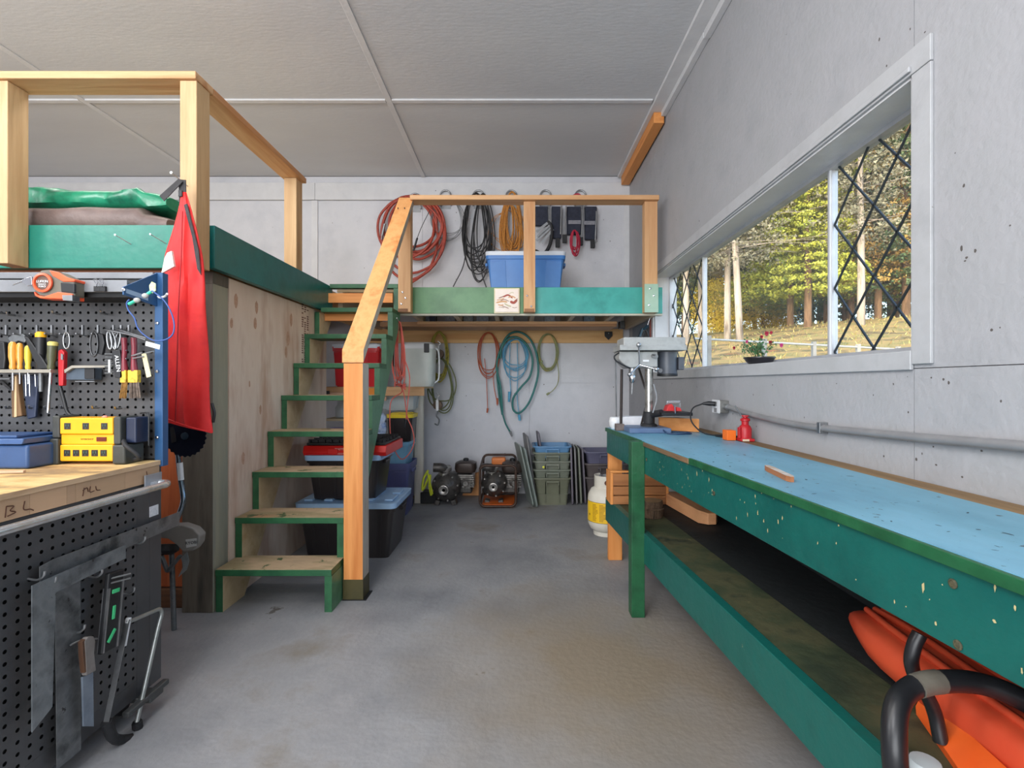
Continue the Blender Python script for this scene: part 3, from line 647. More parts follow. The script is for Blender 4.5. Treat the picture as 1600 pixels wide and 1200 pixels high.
# tubs -----------------------------------------------------------------
def tote(name, label, cx, y, z, w, d, h, cbody, clid=None, lid_h=.035, taper=.86, group=None, ribs=3, handle=True, over=.02, cat='storage tote', rz=0, wall=True):
    """moulded tub with rim, ribs, end handles and optional lid. (cx, y) = middle of the front foot line"""
    t = thing(name, label, cat, (cx, y+d/2, z), rz, group)
    m = MB(); wt = .004
    W0, D0 = w*taper, d*taper
    rings = [rrect(W0, D0, .03, 0), rrect(w*.985, d*.985, .035, h*.86), rrect(w*.985+.001, d*.985, .035, h*.87), rrect(w*1.02, d*1.03, .035, h*.875), rrect(w*1.03, d*1.04, .035, h)]
    if clid is None:
        rings += [rrect(w*1.0, d*1.0, .032, h), rrect(w*.97, d*.97, .032, h*.86), rrect(W0-.01, D0-.01, .028, .008)]
    m.loft(rings)
    part('body', m, cbody, t, local=True, smooth=True)
    for i in range(ribs):
        x = -w*.36+i*(w*.72/(max(1, ribs-1)))
        for sgn in (-1, 1):
            rb = MB()
            a = Vector((x*.93, sgn*(D0/2+.001), .012)); b = Vector((x, sgn*(d*.985/2+.002), h*.84)); rb.bar(a, b, .022 if ribs > 2 else w*.2, .006, up=(0, 1, 0))
            part('rib', rb, cbody, t, local=True, bevel=.002)
    if handle:
        for sgn in (-1, 1):
            part('handle', MB().box(sgn*w*.515-.012, sgn*w*.515+.012, -.06, .06, h*.80, h*.87), cbody, t, local=True, bevel=.004)
    if clid:
        lw, ld = w+2*over, d+2*over
        lm = MB(); lm.loft([rrect(lw, ld, .045, h-.02), rrect(lw+.006, ld+.006, .045, h+lid_h*.5), rrect(lw-.03, ld-.03, .04, h+lid_h*.62), rrect(lw-.05, ld-.05, .035, h+lid_h*.45)])
        l = part('lid', lm, clid, t, local=True, smooth=True)
        nx = max(3, int(lw/.13))
        for i in range(nx):
            for j in range(2):
                xx = -lw/2+.07+i*(lw-.14)/(nx-1)
                rm = MB().box(xx-.032, xx+.032, -ld*.36+j*ld*.42, -ld*.06+j*ld*.36, h+lid_h*.44, h+lid_h*.9)
                part('lid_rib', rm, clid, l, local=True, bevel=.006)
    return t
LBLUE = mat('pale_blue_plastic', [(150, 184, 220), (166, 198, 228)], 6, .4)
DK = mat('smoke_black_plastic', [(36, 32, 34), (46, 42, 42)], 5, .3)
TB = mat('tote_blue', [(58, 118, 190), (68, 130, 200)], 5, .38)
tote('storage_tote', 'large blue tote with pale lid on the cross loft behind the middle post', .083*1, 4.70, ZL-.011, .76, .42, .44, TB, mat('tote_white_lid', [(206, 214, 226), (222, 228, 236)], 6, .4), group=None, ribs=2, over=.012)
x_ = lambda px, Y: (px-808)/F*Y
tote('storage_tote', 'biggest black tote with light blue lid on the floor beneath the stair', -1.22, 3.44, 0, .68, .50, .385, DK, LBLUE, ribs=6)
tote('storage_tote', 'smaller black tote with light blue lid stacked under the red organizer case', -1.265, 3.50, .412, .52, .40, .305, DK, LBLUE, ribs=4, over=.018)
# second stack right of the stringer
PUR = mat('slate_purple_plastic', [(84, 88, 132), (96, 100, 142)], 5, .4); CY = mat('dusty_cyan_plastic', [(110, 160, 190), (124, 172, 200)], 5, .4)
tote('storage_tote', 'slate purple tote standing on the floor right of the stair foot', -1.30, 4.56, 0, .56, .36, .50, PUR, None, ribs=2)
tote('storage_tote', 'dusty cyan tote nested on top of the slate purple one', -1.29, 4.57, .43, .52, .34, .27, CY, None, ribs=2)
tote('storage_tote', 'small black tote with bright yellow lid on the cyan tote', -1.12, 4.60, .702, .24, .26, .245, DK, mat('yellow_lid', [(226, 196, 40), (238, 208, 56)], 6, .4), ribs=2, over=.008, handle=False, lid_h=.03)
CLEAR = mat('cloudy_plastic', [(196, 206, 210), (212, 220, 222)], 6, .3, alpha=.78)
tote('clear_box', 'cloudy clear plastic box upside down above the yellow lidded tote', -1.18, 4.78, .99, .34, .28, .21, CLEAR, None, ribs=2, handle=False, taper=.8, cat='storage box')
# shelf unit under the cross loft
t = thing('storage_shelf', 'simple lumber shelf unit under the cross loft holding red tote and bucket', 'shelf', (-1.3, 4.95, 0))
part('shelf_top', MB().box(-2.0, -.90, 4.70, 5.22, 1.205, 1.222), PLYF, t)
part('front_rail', MB().box(-2.0, -.90, 4.68, 4.70, 1.135, 1.222), FIR['x'], t, bevel=.003)
part('post', MB().box(-1.075, -.985, 5.06, 5.12, 0, 1.20), wood('pale_post', (206, 198, 184), (220, 214, 202), (190, 178, 160), 'z'), t, bevel=.003)
part('side_rail', MB().box(-1.13, -1.04, 4.702, 5.22, 1.14, 1.20), FIR['y'], t, bevel=.003)
part('post', MB().box(-1.98, -1.93, 4.71, 4.77, 0, 1.13), MATS['pale_post'], t)
part('bottom_board', MB().box(-1.9, -1.09, 5.0, 5.4, .04, .06), PLYF, t)
for i, (z, hh) in enumerate(((.07, .3), (.375, .3), (.68, .27))):
    q = thing('drawer_box', ['cloudy plastic drawer box, lowest of three behind the purple tote', 'cloudy plastic drawer box, middle of three behind the purple tote', 'cloudy plastic drawer box, topmost of three behind the yellow lid'][i], 'storage box', (-1.2, 5.2, z), 0, 'cloudy plastic boxes behind the purple tote')
    part('body', MB().loft([rrect(.26, .24, .02, z, cx=-1.22, cy=5.2), rrect(.28, .26, .02, z+hh-.02, cx=-1.22, cy=5.2)]), CLEAR, q, smooth=True)
    part('lid', MB().loft([rrect(.29, .27, .02, z+hh-.019, cx=-1.22, cy=5.2), rrect(.29, .27, .02, z+hh-.004, cx=-1.22, cy=5.2)]), WHT, q)
RED = mat('tote_red', [(196, 16, 26), (212, 24, 34)], 5, .35)
tote('storage_tote', 'bright red tote seen through the upper stair treads', (516+597)/2*0+x_(556, 4.75), 4.74, 1.2225, .46, .30, .40, RED, mat('tote_white_lid', (0,0,0)), ribs=2, over=.008)
o = part('paint_block', MB().box(x_(560, 4.6), x_(588, 4.6), 4.60, 4.675, 1.13, 1.21), mat('orange_paint_wood', [(232, 132, 30), (240, 146, 44)], 8, .5), None, bevel=.003)
t = thing('clamp_board', 'short board with black clamp ends lying along the shelf front behind stair', 'board', (x_(520, 4.6), 4.6, 1.1))
o.parent = t; o.data.transform(ROOTM[t.name]); o['label'] = 'orange painted block'
part('board', MB().box(x_(472, 4.58), x_(552, 4.58), 4.60, 4.639, 1.135, 1.17).box(x_(472, 4.58), x_(600, 4.58), 4.64, 4.679, 1.09, 1.128), mat('pale_pink_wood', [(206, 160, 128), (220, 178, 148)], 6, .6, stretch=(.1, 1, 1)), t, bevel=.003)
part('clamp_end', MB().box(x_(473, 4.58), x_(481, 4.58), 4.575, 4.599, 1.10, 1.20), BLK, t, bevel=.003)
part('clamp_end', MB().box(x_(505, 4.58), x_(514, 4.58), 4.575, 4.599, 1.155, 1.185), BLK, t, bevel=.003)
# white container
t = thing('lidded_bin', 'translucent white lidded bin with black clasp on the shelf right end', 'container', (x_(650, 4.82), 4.9, 1.223))
cx = x_(652, 4.78)
part('body', MB().loft([rrect(.24, .24, .05, 1.2235, cx=cx, cy=4.92), rrect(.28, .27, .05, 1.27, cx=cx, cy=4.92), rrect(.305, .28, .05, 1.60, cx=cx, cy=4.92)]), mat('milky_plastic', [(200, 206, 200), (214, 218, 212)], 4, .35), t, smooth=True)
part('lid', MB().loft([rrect(.32, .295, .05, 1.60, cx=cx, cy=4.92), rrect(.325, .30, .05, 1.64, cx=cx, cy=4.92), rrect(.28, .26, .05, 1.665, cx=cx, cy=4.92)]), WHT, t, smooth=True)
part('clasp', MB().box(cx+.07, cx+.12, 4.755, 4.768, 1.56, 1.65), BLK, t, bevel=.005)
part('side_handle', MB().tube(spline([(cx+.155, 4.92, 1.62), (cx+.19, 4.92, 1.56), (cx+.19, 4.92, 1.32), (cx+.15, 4.92, 1.26)], 5), .008, 8), WHT, t, smooth=True)
t = thing('white_jug', 'white plastic jug glimpsed between the middle stair treads', 'jug', (x_(528, 4.9), 4.95, 0.95))
c0 = x_(530, 4.85)
part('body', MB().lathe((c0, 4.95, .91), [(.07, 0), (.075, .01), (.075, .10), (.055, .13), (.055, .15), (.05, .19)], 20), CLEAR, t, smooth=True)
part('cap', MB().lathe((c0, 4.95, 1.1), [(.04, 0), (.04, .03), (.035, .035)], 16), WHT, t, smooth=True)
o = part('jug_board', MB().box(-1.92, -1.42, 4.78, 5.18, .885, .905), PLYF, None); tag(o, 'lower plywood board of the lumber shelf under the white jug', 'shelf')
# bags
m = MB(); rnd = random.Random(8)
for (px, py, r) in ((597, 655, .05), (598, 668, .055), (594, 684, .05), (602, 690, .045), (590, 700, .04)): m.ball(P(px, py, 4.64), r*1.05, (.8, .6, 1.1), 12)
for v in m.bm.verts: v.co += Vector((rnd.uniform(-1, 1), rnd.uniform(-1, 1), rnd.uniform(-1, 1)))*.008
o = part('plastic_bag', m, mat('crinkled_blue_film', [(150, 176, 216), (196, 210, 232), (110, 140, 196)], 20, .3, bump=.5), None, smooth=True); tag(o, 'crumpled pale blue plastic bag behind the stair stringer', 'bag')
# red organizer case
t = thing('organizer_case', 'flat red tool organizer case with black slotted tray, on black tote', 'tool case', (-1.25, 3.5, .74))
CZ = .728; RC = mat('case_red', [(206, 24, 22), (222, 36, 30)], 6, .35)
part('case_shell', MB().prism([(-1.545, 3.43, CZ), (-1.545, 3.41, CZ+.03), (-1.545, 3.43, CZ+.075), (-1.545, 3.93, CZ+.075), (-1.545, 3.93, CZ)], (.60, 0, 0)), RC, t, bevel=.006)
part('tray', MB().box(-1.53, -.96, 3.445, 3.915, CZ+.076, CZ+.094), BLK, t, bevel=.004)
for i in range(5):
    part('divider', MB().box(-1.525, -.965, 3.47+i*.095, 3.478+i*.095, CZ+.0945, CZ+.118), BLK2, t)
m = MB()
for i in range(11): m.box(-1.51+i*.052, -1.503+i*.052, 3.45, 3.91, CZ+.0945, CZ+.112)
part('small_dividers', m, BLK2, t, kind='stuff')
part('latch', MB().box(-1.36, -1.29, 3.404, 3.412, CZ+.02, CZ+.055), RC, t, bevel=.002)
text('writing', 'MASTERCRAFT', .022, (-1.24, 3.415, CZ+.052), (PI/2+.0, 0, 0), mat('print_pink', (240, 190, 180)), t)
text('writing', 'MAXIMUM', .014, (-1.26, 3.413, CZ+.020), (PI/2, 0, 0), MATS['print_pink'], t)
o = part('folded_cloth', MB().loft([rrect(.22, .12, .03, CZ+.119, cx=-1.40, cy=3.80), rrect(.24, .13, .04, CZ+.15, cx=-1.40, cy=3.80), rrect(.18, .1, .03, CZ+.172, cx=-1.40, cy=3.80)]), mat('lilac_cloth', [(96, 96, 178), (140, 146, 206)], 16, .8), None, smooth=True)
tag(o, 'folded lilac blue cloth lying on the back of the red organizer case', 'cloth')

t.location.y += .07; o.data.transform(Matrix.Translation((0, .07, 0)))
# tub stack at back wall
GG = [mat('tub_sage', [(112, 118, 104), (126, 131, 116)], 5, .5), mat('tub_sage_b', [(120, 124, 110), (134, 138, 124)], 5, .5), mat('tub_olive', [(108, 110, 90), (120, 122, 102)], 5, .5)]
def tub(label, cx, y, z, w, d, h, m_, group, n=0):
    t = thing('nesting_tub', label, 'tub', (cx, y+d/2, z), 0, group)
    m = MB(); W0, D0 = w*.83, d*.83
    m.loft([rrect(W0, D0, .03, 0), rrect(w*.95, d*.95, .035, h*.80), rrect(w*.97, d*.97, .035, h*.82), rrect(w, d, .04, h*.97), rrect(w+.036, d+.036, .045, h*.955), rrect(w+.036, d+.036, .045, h), rrect(w-.01, d-.01, .04, h), rrect(w*.93, d*.93, .035, h*.8), rrect(W0-.012, D0-.012, .028, .008)])
    part('body', m, m_, t, local=True, smooth=True)
    part('handle', MB().box(-w*.18, w*.18, -d/2-.026, -d/2-.004, h*.84, h*.90).box(-w*.18, -w*.15, -d/2-.022, -d/2-.002, h*.72, h*.86).box(w*.15, w*.18, -d/2-.022, -d/2-.002, h*.72, h*.86), m_, t, local=True, bevel=.003)
    part('recess_rib', MB().box(-w*.20, -w*.185, -d/2*.955-.004, -d/2*.85, .03, h*.8).box(w*.185, w*.20, -d/2*.955-.004, -d/2*.85, .03, h*.8).box(-w*.43, w*.43, -d/2*.91-.003, -d/2*.8, h*.40, h*.415), m_, t, local=True)
    return t
cx = x_(863, 5.0)
gl_ = 'stack of nested tubs by the leaning lids'
labs = ['sage grey tub at the very bottom of the tall nested stack', 'sage grey tub second from the bottom of the tall nested stack', 'sage grey tub third from bottom, with a yellow dot',
        'sage grey tub fourth from bottom, just under the blue tub']
for i in range(4): q_ = tub(labs[i], cx, 4.97, i*.087, .37, .34, .285-.0*i, GG[[2, 0, 1, 0][i]], gl_)
o = MB().lathe((x_(849, 4.95), 4.925, .405), [(.012, 0), (.012, .004), (.006, .006)], 12, (0, -1, 0))
part('yellow_dot', o, mat('yellow_dot', (216, 214, 70), rough=.5), q_, smooth=True)
tub('blue tub on top of the tall nested stack near the wall', cx, 4.97, .375, .37, .34, .235, mat('tub_blue', [(96, 142, 184), (110, 156, 196)], 5, .5), gl_)
def lid(label, base, lean_x, yaw, m_, w=.40, h=.56, th=.022, group='grey tub lids leaning by the wall'):
    """lid standing on its short edge at base, leaning by lean_x"""
    t = thing('tub_lid', label, 'lid', base, yaw, group)
    Mx = Matrix.Rotation(lean_x, 4, 'Y')
    m = MB(); rings = []
    for (s, dz) in ((1, 0), (1.0, th*.6), (.93, th), (.86, th), (.84, th*.55)):
        rings.append([(p[2], p[1], p[0]+h/2) for p in [(q[0], q[1], dz) for q in rrect(h*s if s == 1 else h-(1-s)*.4, w*s if s == 1 else w-(1-s)*.4, .04, 0)]])
    m.loft(rings); m.bm.transform(Mx)
    part('panel', m, m_, t, local=True, smooth=True)
    rb = MB(); rb.box(th*.5, th*.95, -w*.3, w*.3, h*.18, h*.24).box(th*.5, th*.95, -w*.3, w*.3, h*.76, h*.82); rb.bm.transform(Mx)
    part('stiffener', rb, m_, t, local=True, bevel=.003)
    return t
LG = mat('lid_grey_green', [(128, 138, 132), (142, 152, 146)], 6, .45); LG2 = mat('lid_grey', [(112, 112, 112), (128, 126, 124)], 6, .45); LG3 = mat('lid_mauve', [(104, 98, 108), (118, 112, 120)], 6, .45)
lid('pale grey green lid leaning against the pump frame, front one', (x_(832, 5.0), 5.02, .005), -.22, R(14), LG, w=.34, h=.62)
lid('pale grey green lid leaning against the pump frame, second one', (x_(828, 5.0), 5.06, .005), -.22, R(10), LG, w=.34, h=.64)
lid('taller grey lid leaning behind the pale green lids', (x_(834, 5.1), 5.16, .005), -.14, R(6), LG2, w=.36, h=.72)
lid('mauve grey lid standing upright inside the blue tub', (x_(846, 5.0), 5.16, .41), -.13, R(4), LG3, w=.20, h=.34)
for i, (x, m_) in enumerate(((894, LG3), (900, LG2), (906, GG[1]), (912, LG3))):
    lid(['mauve lid standing upright directly beside the tall tub stack', 'grey lid standing second from the tall tub stack', 'sage lid standing third from the tall tub stack', 'mauve lid standing nearest the purple grey tubs'][i],
        (x_(x, 5.05), 5.14+.01*i, .005), -.03-.01*i, R(-4+2*i), m_, w=.36, h=.60-.008*i, group='upright lids between the tub stacks')
for i in range(2):
    tub(['brown grey tub at the bottom of the stack beside the gas tank', 'brown grey tub in the middle of the stack beside the gas tank'][i], x_(948, 5.0), 4.98, .0+.14*i, .43, .36, .29, mat('tub_brown', [(88, 80, 80), (100, 92, 90)], 5, .5), 'stack of tubs behind the gas tank')
tub('purple grey open tub on top of the stack behind the gas tank', x_(948, 5.0), 4.98, .33, .43, .36, .22, mat('tub_purple', [(92, 92, 116), (106, 104, 126)], 5, .5), 'stack of tubs behind the gas tank')

# pumps ------------------------------------------------------------------
CAST = mat('cast_grey_metal', [(70, 68, 66), (96, 92, 88), (54, 52, 52)], 14, .4, metal=.5, bump=.3)
ALU = mat('dull_aluminium', [(150, 146, 140), (176, 172, 166), (120, 116, 112)], 16, .35, metal=.7, bump=.2)
def pump(t, px, base, rad, Y, framed):
    c = P(px, base, Y); s = rad
    vol = MB().lathe((c.x, c.y-.0, s*1.0+.03+(.05 if framed else 0)), [(s*.55, -.16), (s*.98, -.10), (s, -.02), (s*.94, .04), (s*.6, .10), (s*.30, .13), (s*.28, .17), (s*.1, .175)], 28, (0, -1, 0))
    part('volute', vol, CAST, t, smooth=True)
    zc = s+.03+(.05 if framed else 0)
    b = MB()
    for k in range(8):
        a = k*PI/4+.2; b.lathe((c.x+s*.84*math.cos(a), c.y-.05, zc+s*.84*math.sin(a)), [(.011, 0), (.011, .02), (.006, .025)], 6, (0, -1, 0))
    b.lathe((c.x, c.y-.17, zc), [(s*.32, 0), (s*.32, .01), (s*.26, .012), (s*.2, .005)], 20, (0, -1, 0))
    part('cover_bolts', b, ALU, t, smooth=True, kind='stuff')
    part('outlet', MB().lathe((c.x-.02, c.y, zc+s*.6), [(s*.38, 0), (s*.36, s*.5), (s*.5, s*.52), (s*.5, s*.72), (s*.3, s*.74)], 20, (0, -.1, 1)), ALU, t, smooth=True)
    part('outlet_elbow', MB().tube(spline([(c.x-.02, c.y-.02, zc+s*1.1), (c.x-.03, c.y-.06, zc+s*1.32), (c.x-.12, c.y-.07, zc+s*1.36)], 5), s*.3, 12), CAST, t, smooth=True)
    e = MB().box(c.x+.02, c.x+.26, c.y+.10, c.y+.30, .09, .30)
    part('engine_block', e, CAST, t, bevel=.02)
    f = MB()
    for k in range(7): f.box(c.x+.10, c.x+.28, c.y+.09, c.y+.27, .16+k*.02, .168+k*.02)
    part('cooling_fins', f, ALU, t)
    part('fuel_tank', MB().loft([rrect(.20, .18, .04, .315, cx=c.x+.19, cy=c.y+.16), rrect(.23, .20, .05, .35, cx=c.x+.19, cy=c.y+.16), rrect(.22, .19, .05, .41, cx=c.x+.19, cy=c.y+.16), rrect(.14, .12, .04, .43, cx=c.x+.19, cy=c.y+.16)]), mat('tank_brown', [(60, 50, 46), (74, 62, 56)], 8, .35, metal=.3), t, smooth=True)
    part('fuel_cap', MB().lathe((c.x+.19, c.y+.16, .43), [(.03, 0), (.03, .02), (.02, .028)], 16), BLK, t, smooth=True)
    part('carburettor', MB().lathe((c.x+.18, c.y+.02, .23), [(.03, 0), (.035, .03), (.02, .06), (.025, .1)], 14, (.3, -1, 0)).obox((c.x+.22, c.y+.02, .20), (.05, .05, .06), (.2, .1, .3)), ALU, t, smooth=True)
    part('muffler', MB().box(c.x-.10, c.x+.02, c.y+.14, c.y+.26, .27, .37), CAST, t, bevel=.02)
    for sx in (-1, 1):
        part('foot', MB().obox((c.x+sx*s*.55, c.y, .028), (.05, .10, .055), (0, sx*-.3, 0)), CAST, t, bevel=.006)
t = thing('water_pump', 'bare black cast water pump with engine, left of the framed one', 'pump', P(697, 787, 5.05))
pump(t, 697, 787, .155, 5.02, False)
part('base_block', MB().box(x_(658, 5.1), x_(683, 5.1), 5.05, 5.2, 0, .12), BLK2, t, bevel=.01)
o = part('webbing_strap', MB().tube(spline([P(a, b, 4.88) for a, b in ((669, 735), (662, 748), (660, 766), (668, 750), (672, 742), (671, 760), (674, 774))], 5), .012, 5).bar(P(668, 738, 4.87), P(676, 772, 4.85), .02, .006), mat('lime_webbing', [(196, 206, 40), (212, 220, 62)], 20, .6), None, smooth=True)
tag(o, 'lime yellow strap draped over the left side of the bare pump', 'strap')
t = thing('framed_pump', 'grey water pump inside a rusty black tube frame with orange tank', 'pump', P(777, 790, 4.97))
pump(t, 772, 790, .135, 5.02, True)
FR = mat('rusty_frame', [(58, 42, 34), (76, 54, 42), (44, 34, 30)], 20, .5, metal=.3)
xa, xb = x_(750, 4.86), x_(806, 4.86)
def frame_loop(y, z1):
    r = .05; pts = []
    for cx_, cz_, a0 in ((xb-r, .02+r, -90), (xb-r, z1-r, 0), (xa+r, z1-r, 90), (xa+r, .02+r, 180)):
        for k in range(5):
            a = R(a0+90*k/4); pts.append((cx_+r*math.cos(a), y, cz_+r*math.sin(a)))
    return pts
for y, z in ((4.86, .43), (5.33, .47)): part('frame_hoop', MB().tube(frame_loop(y, z), .013, 8, closed=True), FR, t, smooth=True)
part('frame_side', MB().cyl((xa+.0, 4.86, .40), (xa, 5.33, .44), .011).cyl((xb, 4.86, .40), (xb, 5.33, .44), .011).cyl((xa, 4.86, .06), (xa, 5.33, .06), .011).cyl((xb, 4.86, .06), (xb, 5.33, .06), .011), FR, t, smooth=True)
part('base_tray', MB().box(xa+.015, xb-.015, 4.89, 5.30, .02, .034), mat('orange_tray', [(214, 104, 30), (190, 84, 24)], 8, .5), t)
part('upper_tank', MB().box(x_(768, 5.2), x_(790, 5.2), 5.20, 5.31, .37, .455), mat('orange_tank', [(222, 120, 50), (232, 136, 66)], 8, .4), t, bevel=.015)
o = part('orange_board', MB().prism([(x_(722, 5.4), 5.40, .005), (x_(750, 5.4), 5.40, .005), (x_(750, 5.4), 5.40, .27), (x_(742, 5.4), 5.40, .255), (x_(730, 5.4), 5.40, .14)], (0, .012, 0)), mat('orange_board', [(214, 148, 88), (226, 162, 104)], 6, .6), None)
tag(o, 'orange brown cut board leaning on the wall between the two pumps', 'board')

# propane tank
t = thing('gas_cylinder', 'white propane cylinder with yellow warning label, left of the bench', 'gas cylinder', (x_(947, 4.05), 4.05, 0))
c = Vector((x_(947, 4.05), 4.05, 0))
CRM = mat('cream_enamel', [(212, 206, 192), (222, 217, 204)], 6, .4)
part('tank', MB().lathe(c, [(.10, .03), (.13, .05), (.150, .09), (.153, .12), (.153, .29), (.148, .33), (.125, .375), (.08, .40), (.03, .41)], 36), CRM, t, smooth=True)
part('foot_ring', MB().lathe(c, [(.105, 0), (.105, .05), (.098, .05), (.098, 0)], 32), CRM, t, smooth=True)
lb = MB(); n = 40
lb.loft([[(c.x+.1545*math.cos(a), c.y+.1545*math.sin(a), z) for a in [PI*1.02+k*PI*.9/n for k in range(n+1)]] for z in (.12, .285)], closed=False, caps=False)
l = part('warning_label', lb, mat('label_yellow', [(238, 190, 28), (246, 200, 40)], 5, .5), t, smooth=True)
ln = MB(); rnd = random.Random(4)
def arcq(a0, a1, z0, z1, r=.1552):
    k = max(2, int((a1-a0)/.06)); A = [a0+(a1-a0)*i/k for i in range(k+1)]
    ln.loft([[(c.x+r*math.cos(a), c.y+r*math.sin(a), z) for a in A] for z in (z0, z1)], closed=False, caps=False)
arcq(PI*1.02, PI*1.92, .283, .286); arcq(PI*1.02, PI*1.92, .119, .122)
for col in range(3):
    for r_ in range(13):
        a0 = 3.75+col*.42; arcq(a0, a0+rnd.uniform(.2, .36), .135+r_*.0108, .139+r_*.0108)
arcq(3.45, 3.55, .17, .185)
part('printed_lines', ln, mat('print_brown', (132, 90, 20)), l, kind='stuff')
cl = MB(); n = 30
A = [PI*.62+k*PI*1.76/n for k in range(n+1)]
cl.loft([[(c.x+.098*math.cos(a), c.y+.098*math.sin(a), .385) for a in A], [(c.x+.098*math.cos(a), c.y+.098*math.sin(a), .490) for a in A], [(c.x+.092*math.cos(a), c.y+.092*math.sin(a), .490) for a in A], [(c.x+.092*math.cos(a), c.y+.092*math.sin(a), .385) for a in A]], closed=False, caps=False)
part('collar', cl, CRM, t, smooth=True)
part('collar_hole', MB().lathe((c.x-.012, c.y-.0985, .44), [(.02, 0), (.02, .002), (.012, .003)], 16, (0, -1, 0)), mat('rust_hole', (92, 52, 32)), t)
part('valve', MB().lathe((c.x, c.y, .41), [(.018, 0), (.018, .06), (.03, .065), (.03, .08), (.01, .085)], 14).lathe((c.x-.03, c.y-.02, .47), [(.012, 0), (.02, .02), (.02, .03)], 10, (-1, -.2, .5)), STEEL, t, smooth=True)

# hanging cords under the cross loft
def cordthing(label, mb, m_, cat='cord', name='hanging_cord'):
    o = part(name, mb, m_, None, smooth=True); return tag(o, label, cat)
YG = mat('yellow_green_rope', [(150, 140, 48), (172, 160, 70), (110, 104, 44)], 30, .7)
t = thing('pulley_rope', 'yellow rope with two brown pulleys hanging beside the white bin', 'rope', P(688, 660, 5.4))
m = coil(686, 519, 26, 72, 5, 5.40, .0095, 51, pinch=.05, jw=.15, jh=.12)
part('rope_coil', m, YG, t, smooth=True)
part('rope_tail', coil(688, 560, 40, 78, 4, 5.38, .007, 52, pinch=.3, jw=.3, jh=.15, jx=6), mat('grey_green_rope', [(120, 124, 70), (98, 104, 74)], 30, .7), t, smooth=True)
for (px, py, r) in ((686, 553, .052), (684, 633, .05)):
    c_ = P(px, py, 5.33)
    q = part('pulley', MB().lathe(c_, [(r*.4, -.03), (r, -.028), (r, -.012), (r*.8, 0), (r, .012), (r, .028), (r*.4, .03)], 20, (0, -1, 0)), mat('pulley_brown', [(104, 84, 66), (84, 66, 52)], 12, .5, metal=.3), t, smooth=True)
    part('pulley_hook', MB().tube(spline([c_+Vector((0, -.02, r)), c_+Vector((0, -.02, r+.035)), c_+Vector((.02, -.02, r+.06)), c_+Vector((-.01, -.02, r+.085))], 4), .006, 6).bar(c_+Vector((0, -.036, -r*1.2)), c_+Vector((0, -.036, r*1.2)), .03, .006, up=(0, 1, 0)), STEEL, q, smooth=True)
m = MB(); path(m, ((684, 642), (682, 650), (686, 656), (684, 664), (679, 662)), 5.34, .008); part('snap_hook', m, BSTEEL, t, smooth=True)
OC = mat('orange_cord', [(196, 96, 54), (170, 84, 60)], 20, .6)
m = coil(763, 520, 30, 62, 5, 5.43, .0048, 61, pinch=.1, jw=.2, jh=.15)
path(m, ((757, 560), (760, 590), (761, 615), (762, 640)), 5.43, .0045); path(m, ((770, 580), (772, 605), (776, 625), (777, 634)), 5.43, .0045)
m.cyl(P(762, 638, 5.43), P(761, 645, 5.43), .012, .008, 8); m.cyl(P(777, 622, 5.43), P(777, 632, 5.43), .012, .01, 8)
cordthing('thin orange cords hanging left of the teal hose', m, OC)
TH = mat('teal_hose', [(24, 104, 100), (36, 120, 112)], 12, .4)
t = thing('teal_hose', 'dark teal garden hose hanging in tall loops from the hook board', 'hose', P(805, 680, 5.4))
m = MB()
path(m, ((782, 560), (784, 540), (796, 522), (812, 519), (828, 530), (838, 552), (841, 580), (836, 605), (826, 630), (812, 645), (802, 640), (802, 622), (814, 605), (828, 588), (832, 562), (824, 540), (808, 527), (792, 531), (780, 552), (776, 575), (782, 605), (784, 630), (785, 648)), 5.40, .0115, 8)
path(m, ((785, 648), (779, 610), (777, 580), (782, 545), (797, 526)), 5.42, .0115, 8)
path(m, ((785, 646), (790, 662), (797, 675), (799, 680)), 5.41, .009, 8)
part('hose', m, TH, t, smooth=True)
part('nozzle', MB().cyl(P(797, 674, 5.41), P(800, 682, 5.41), .014, .010, 10), STEEL, t, smooth=True)
m = coil(805, 530, 42, 52, 6, 5.45, .005, 63, pinch=.2, jw=.15, jh=.25)
path(m, ((797, 535), (796, 580), (798, 610), (796, 625)), 5.45, .005); path(m, ((808, 535), (809, 580), (808, 620), (811, 650)), 5.45, .005)
m.cyl(P(796, 612, 5.44), P(795, 628, 5.44), .016, .012, 8); m.cyl(P(811, 648, 5.44), P(812, 657, 5.44), .016, .014, 8)
cordthing('light blue cords looped inside the teal hose', m, mat('sky_blue_cord', [(70, 150, 190), (96, 172, 204)], 14, .45))
m = coil(856, 522, 30, 58, 6, 5.43, .0055, 66, pinch=.05, jw=.12, jh=.08)
path(m, ((870, 560), (873, 585), (871, 600), (864, 610), (857, 615)), 5.43, .005); m.cyl(P(858, 614, 5.43), P(854, 617, 5.43), .012, seg=8); m.ball(P(846, 565, 5.40), .016)
cordthing('yellow and grey cord loop hanging right of the teal hose', m, mat('straw_cord', [(168, 152, 84), (140, 150, 110), (150, 134, 70)], 10, .6))
SAL = mat('salmon_cord', [(222, 98, 84), (232, 116, 100)], 12, .5)
t = thing('extension_cord', 'salmon orange extension cord bundle hanging from the stair side', 'cord', P(622, 715, 4.16))
m = coil(624, 503, 17, 92, 8, 4.17, .0046, 71, pinch=.5, jw=.35, jh=.1, jx=5)
for v in m.bm.verts: v.co.y = min(v.co.y, 4.185)
part('cord_loops', m, SAL, t, smooth=True)
m = MB(); path(m, ((624, 600), (628, 612), (612, 625), (609, 650), (612, 690), (626, 717), (640, 708), (647, 690), (644, 670), (636, 650), (632, 620), (628, 604)), 4.16, .0046)
path(m, ((632, 560), (640, 590), (636, 640), (634, 660)), 4.15, .0046)
for k_ in range(4): path(m, ((616, 598+k_*2), (624, 603-k_), (634, 600+k_*3)), 4.15, .006)
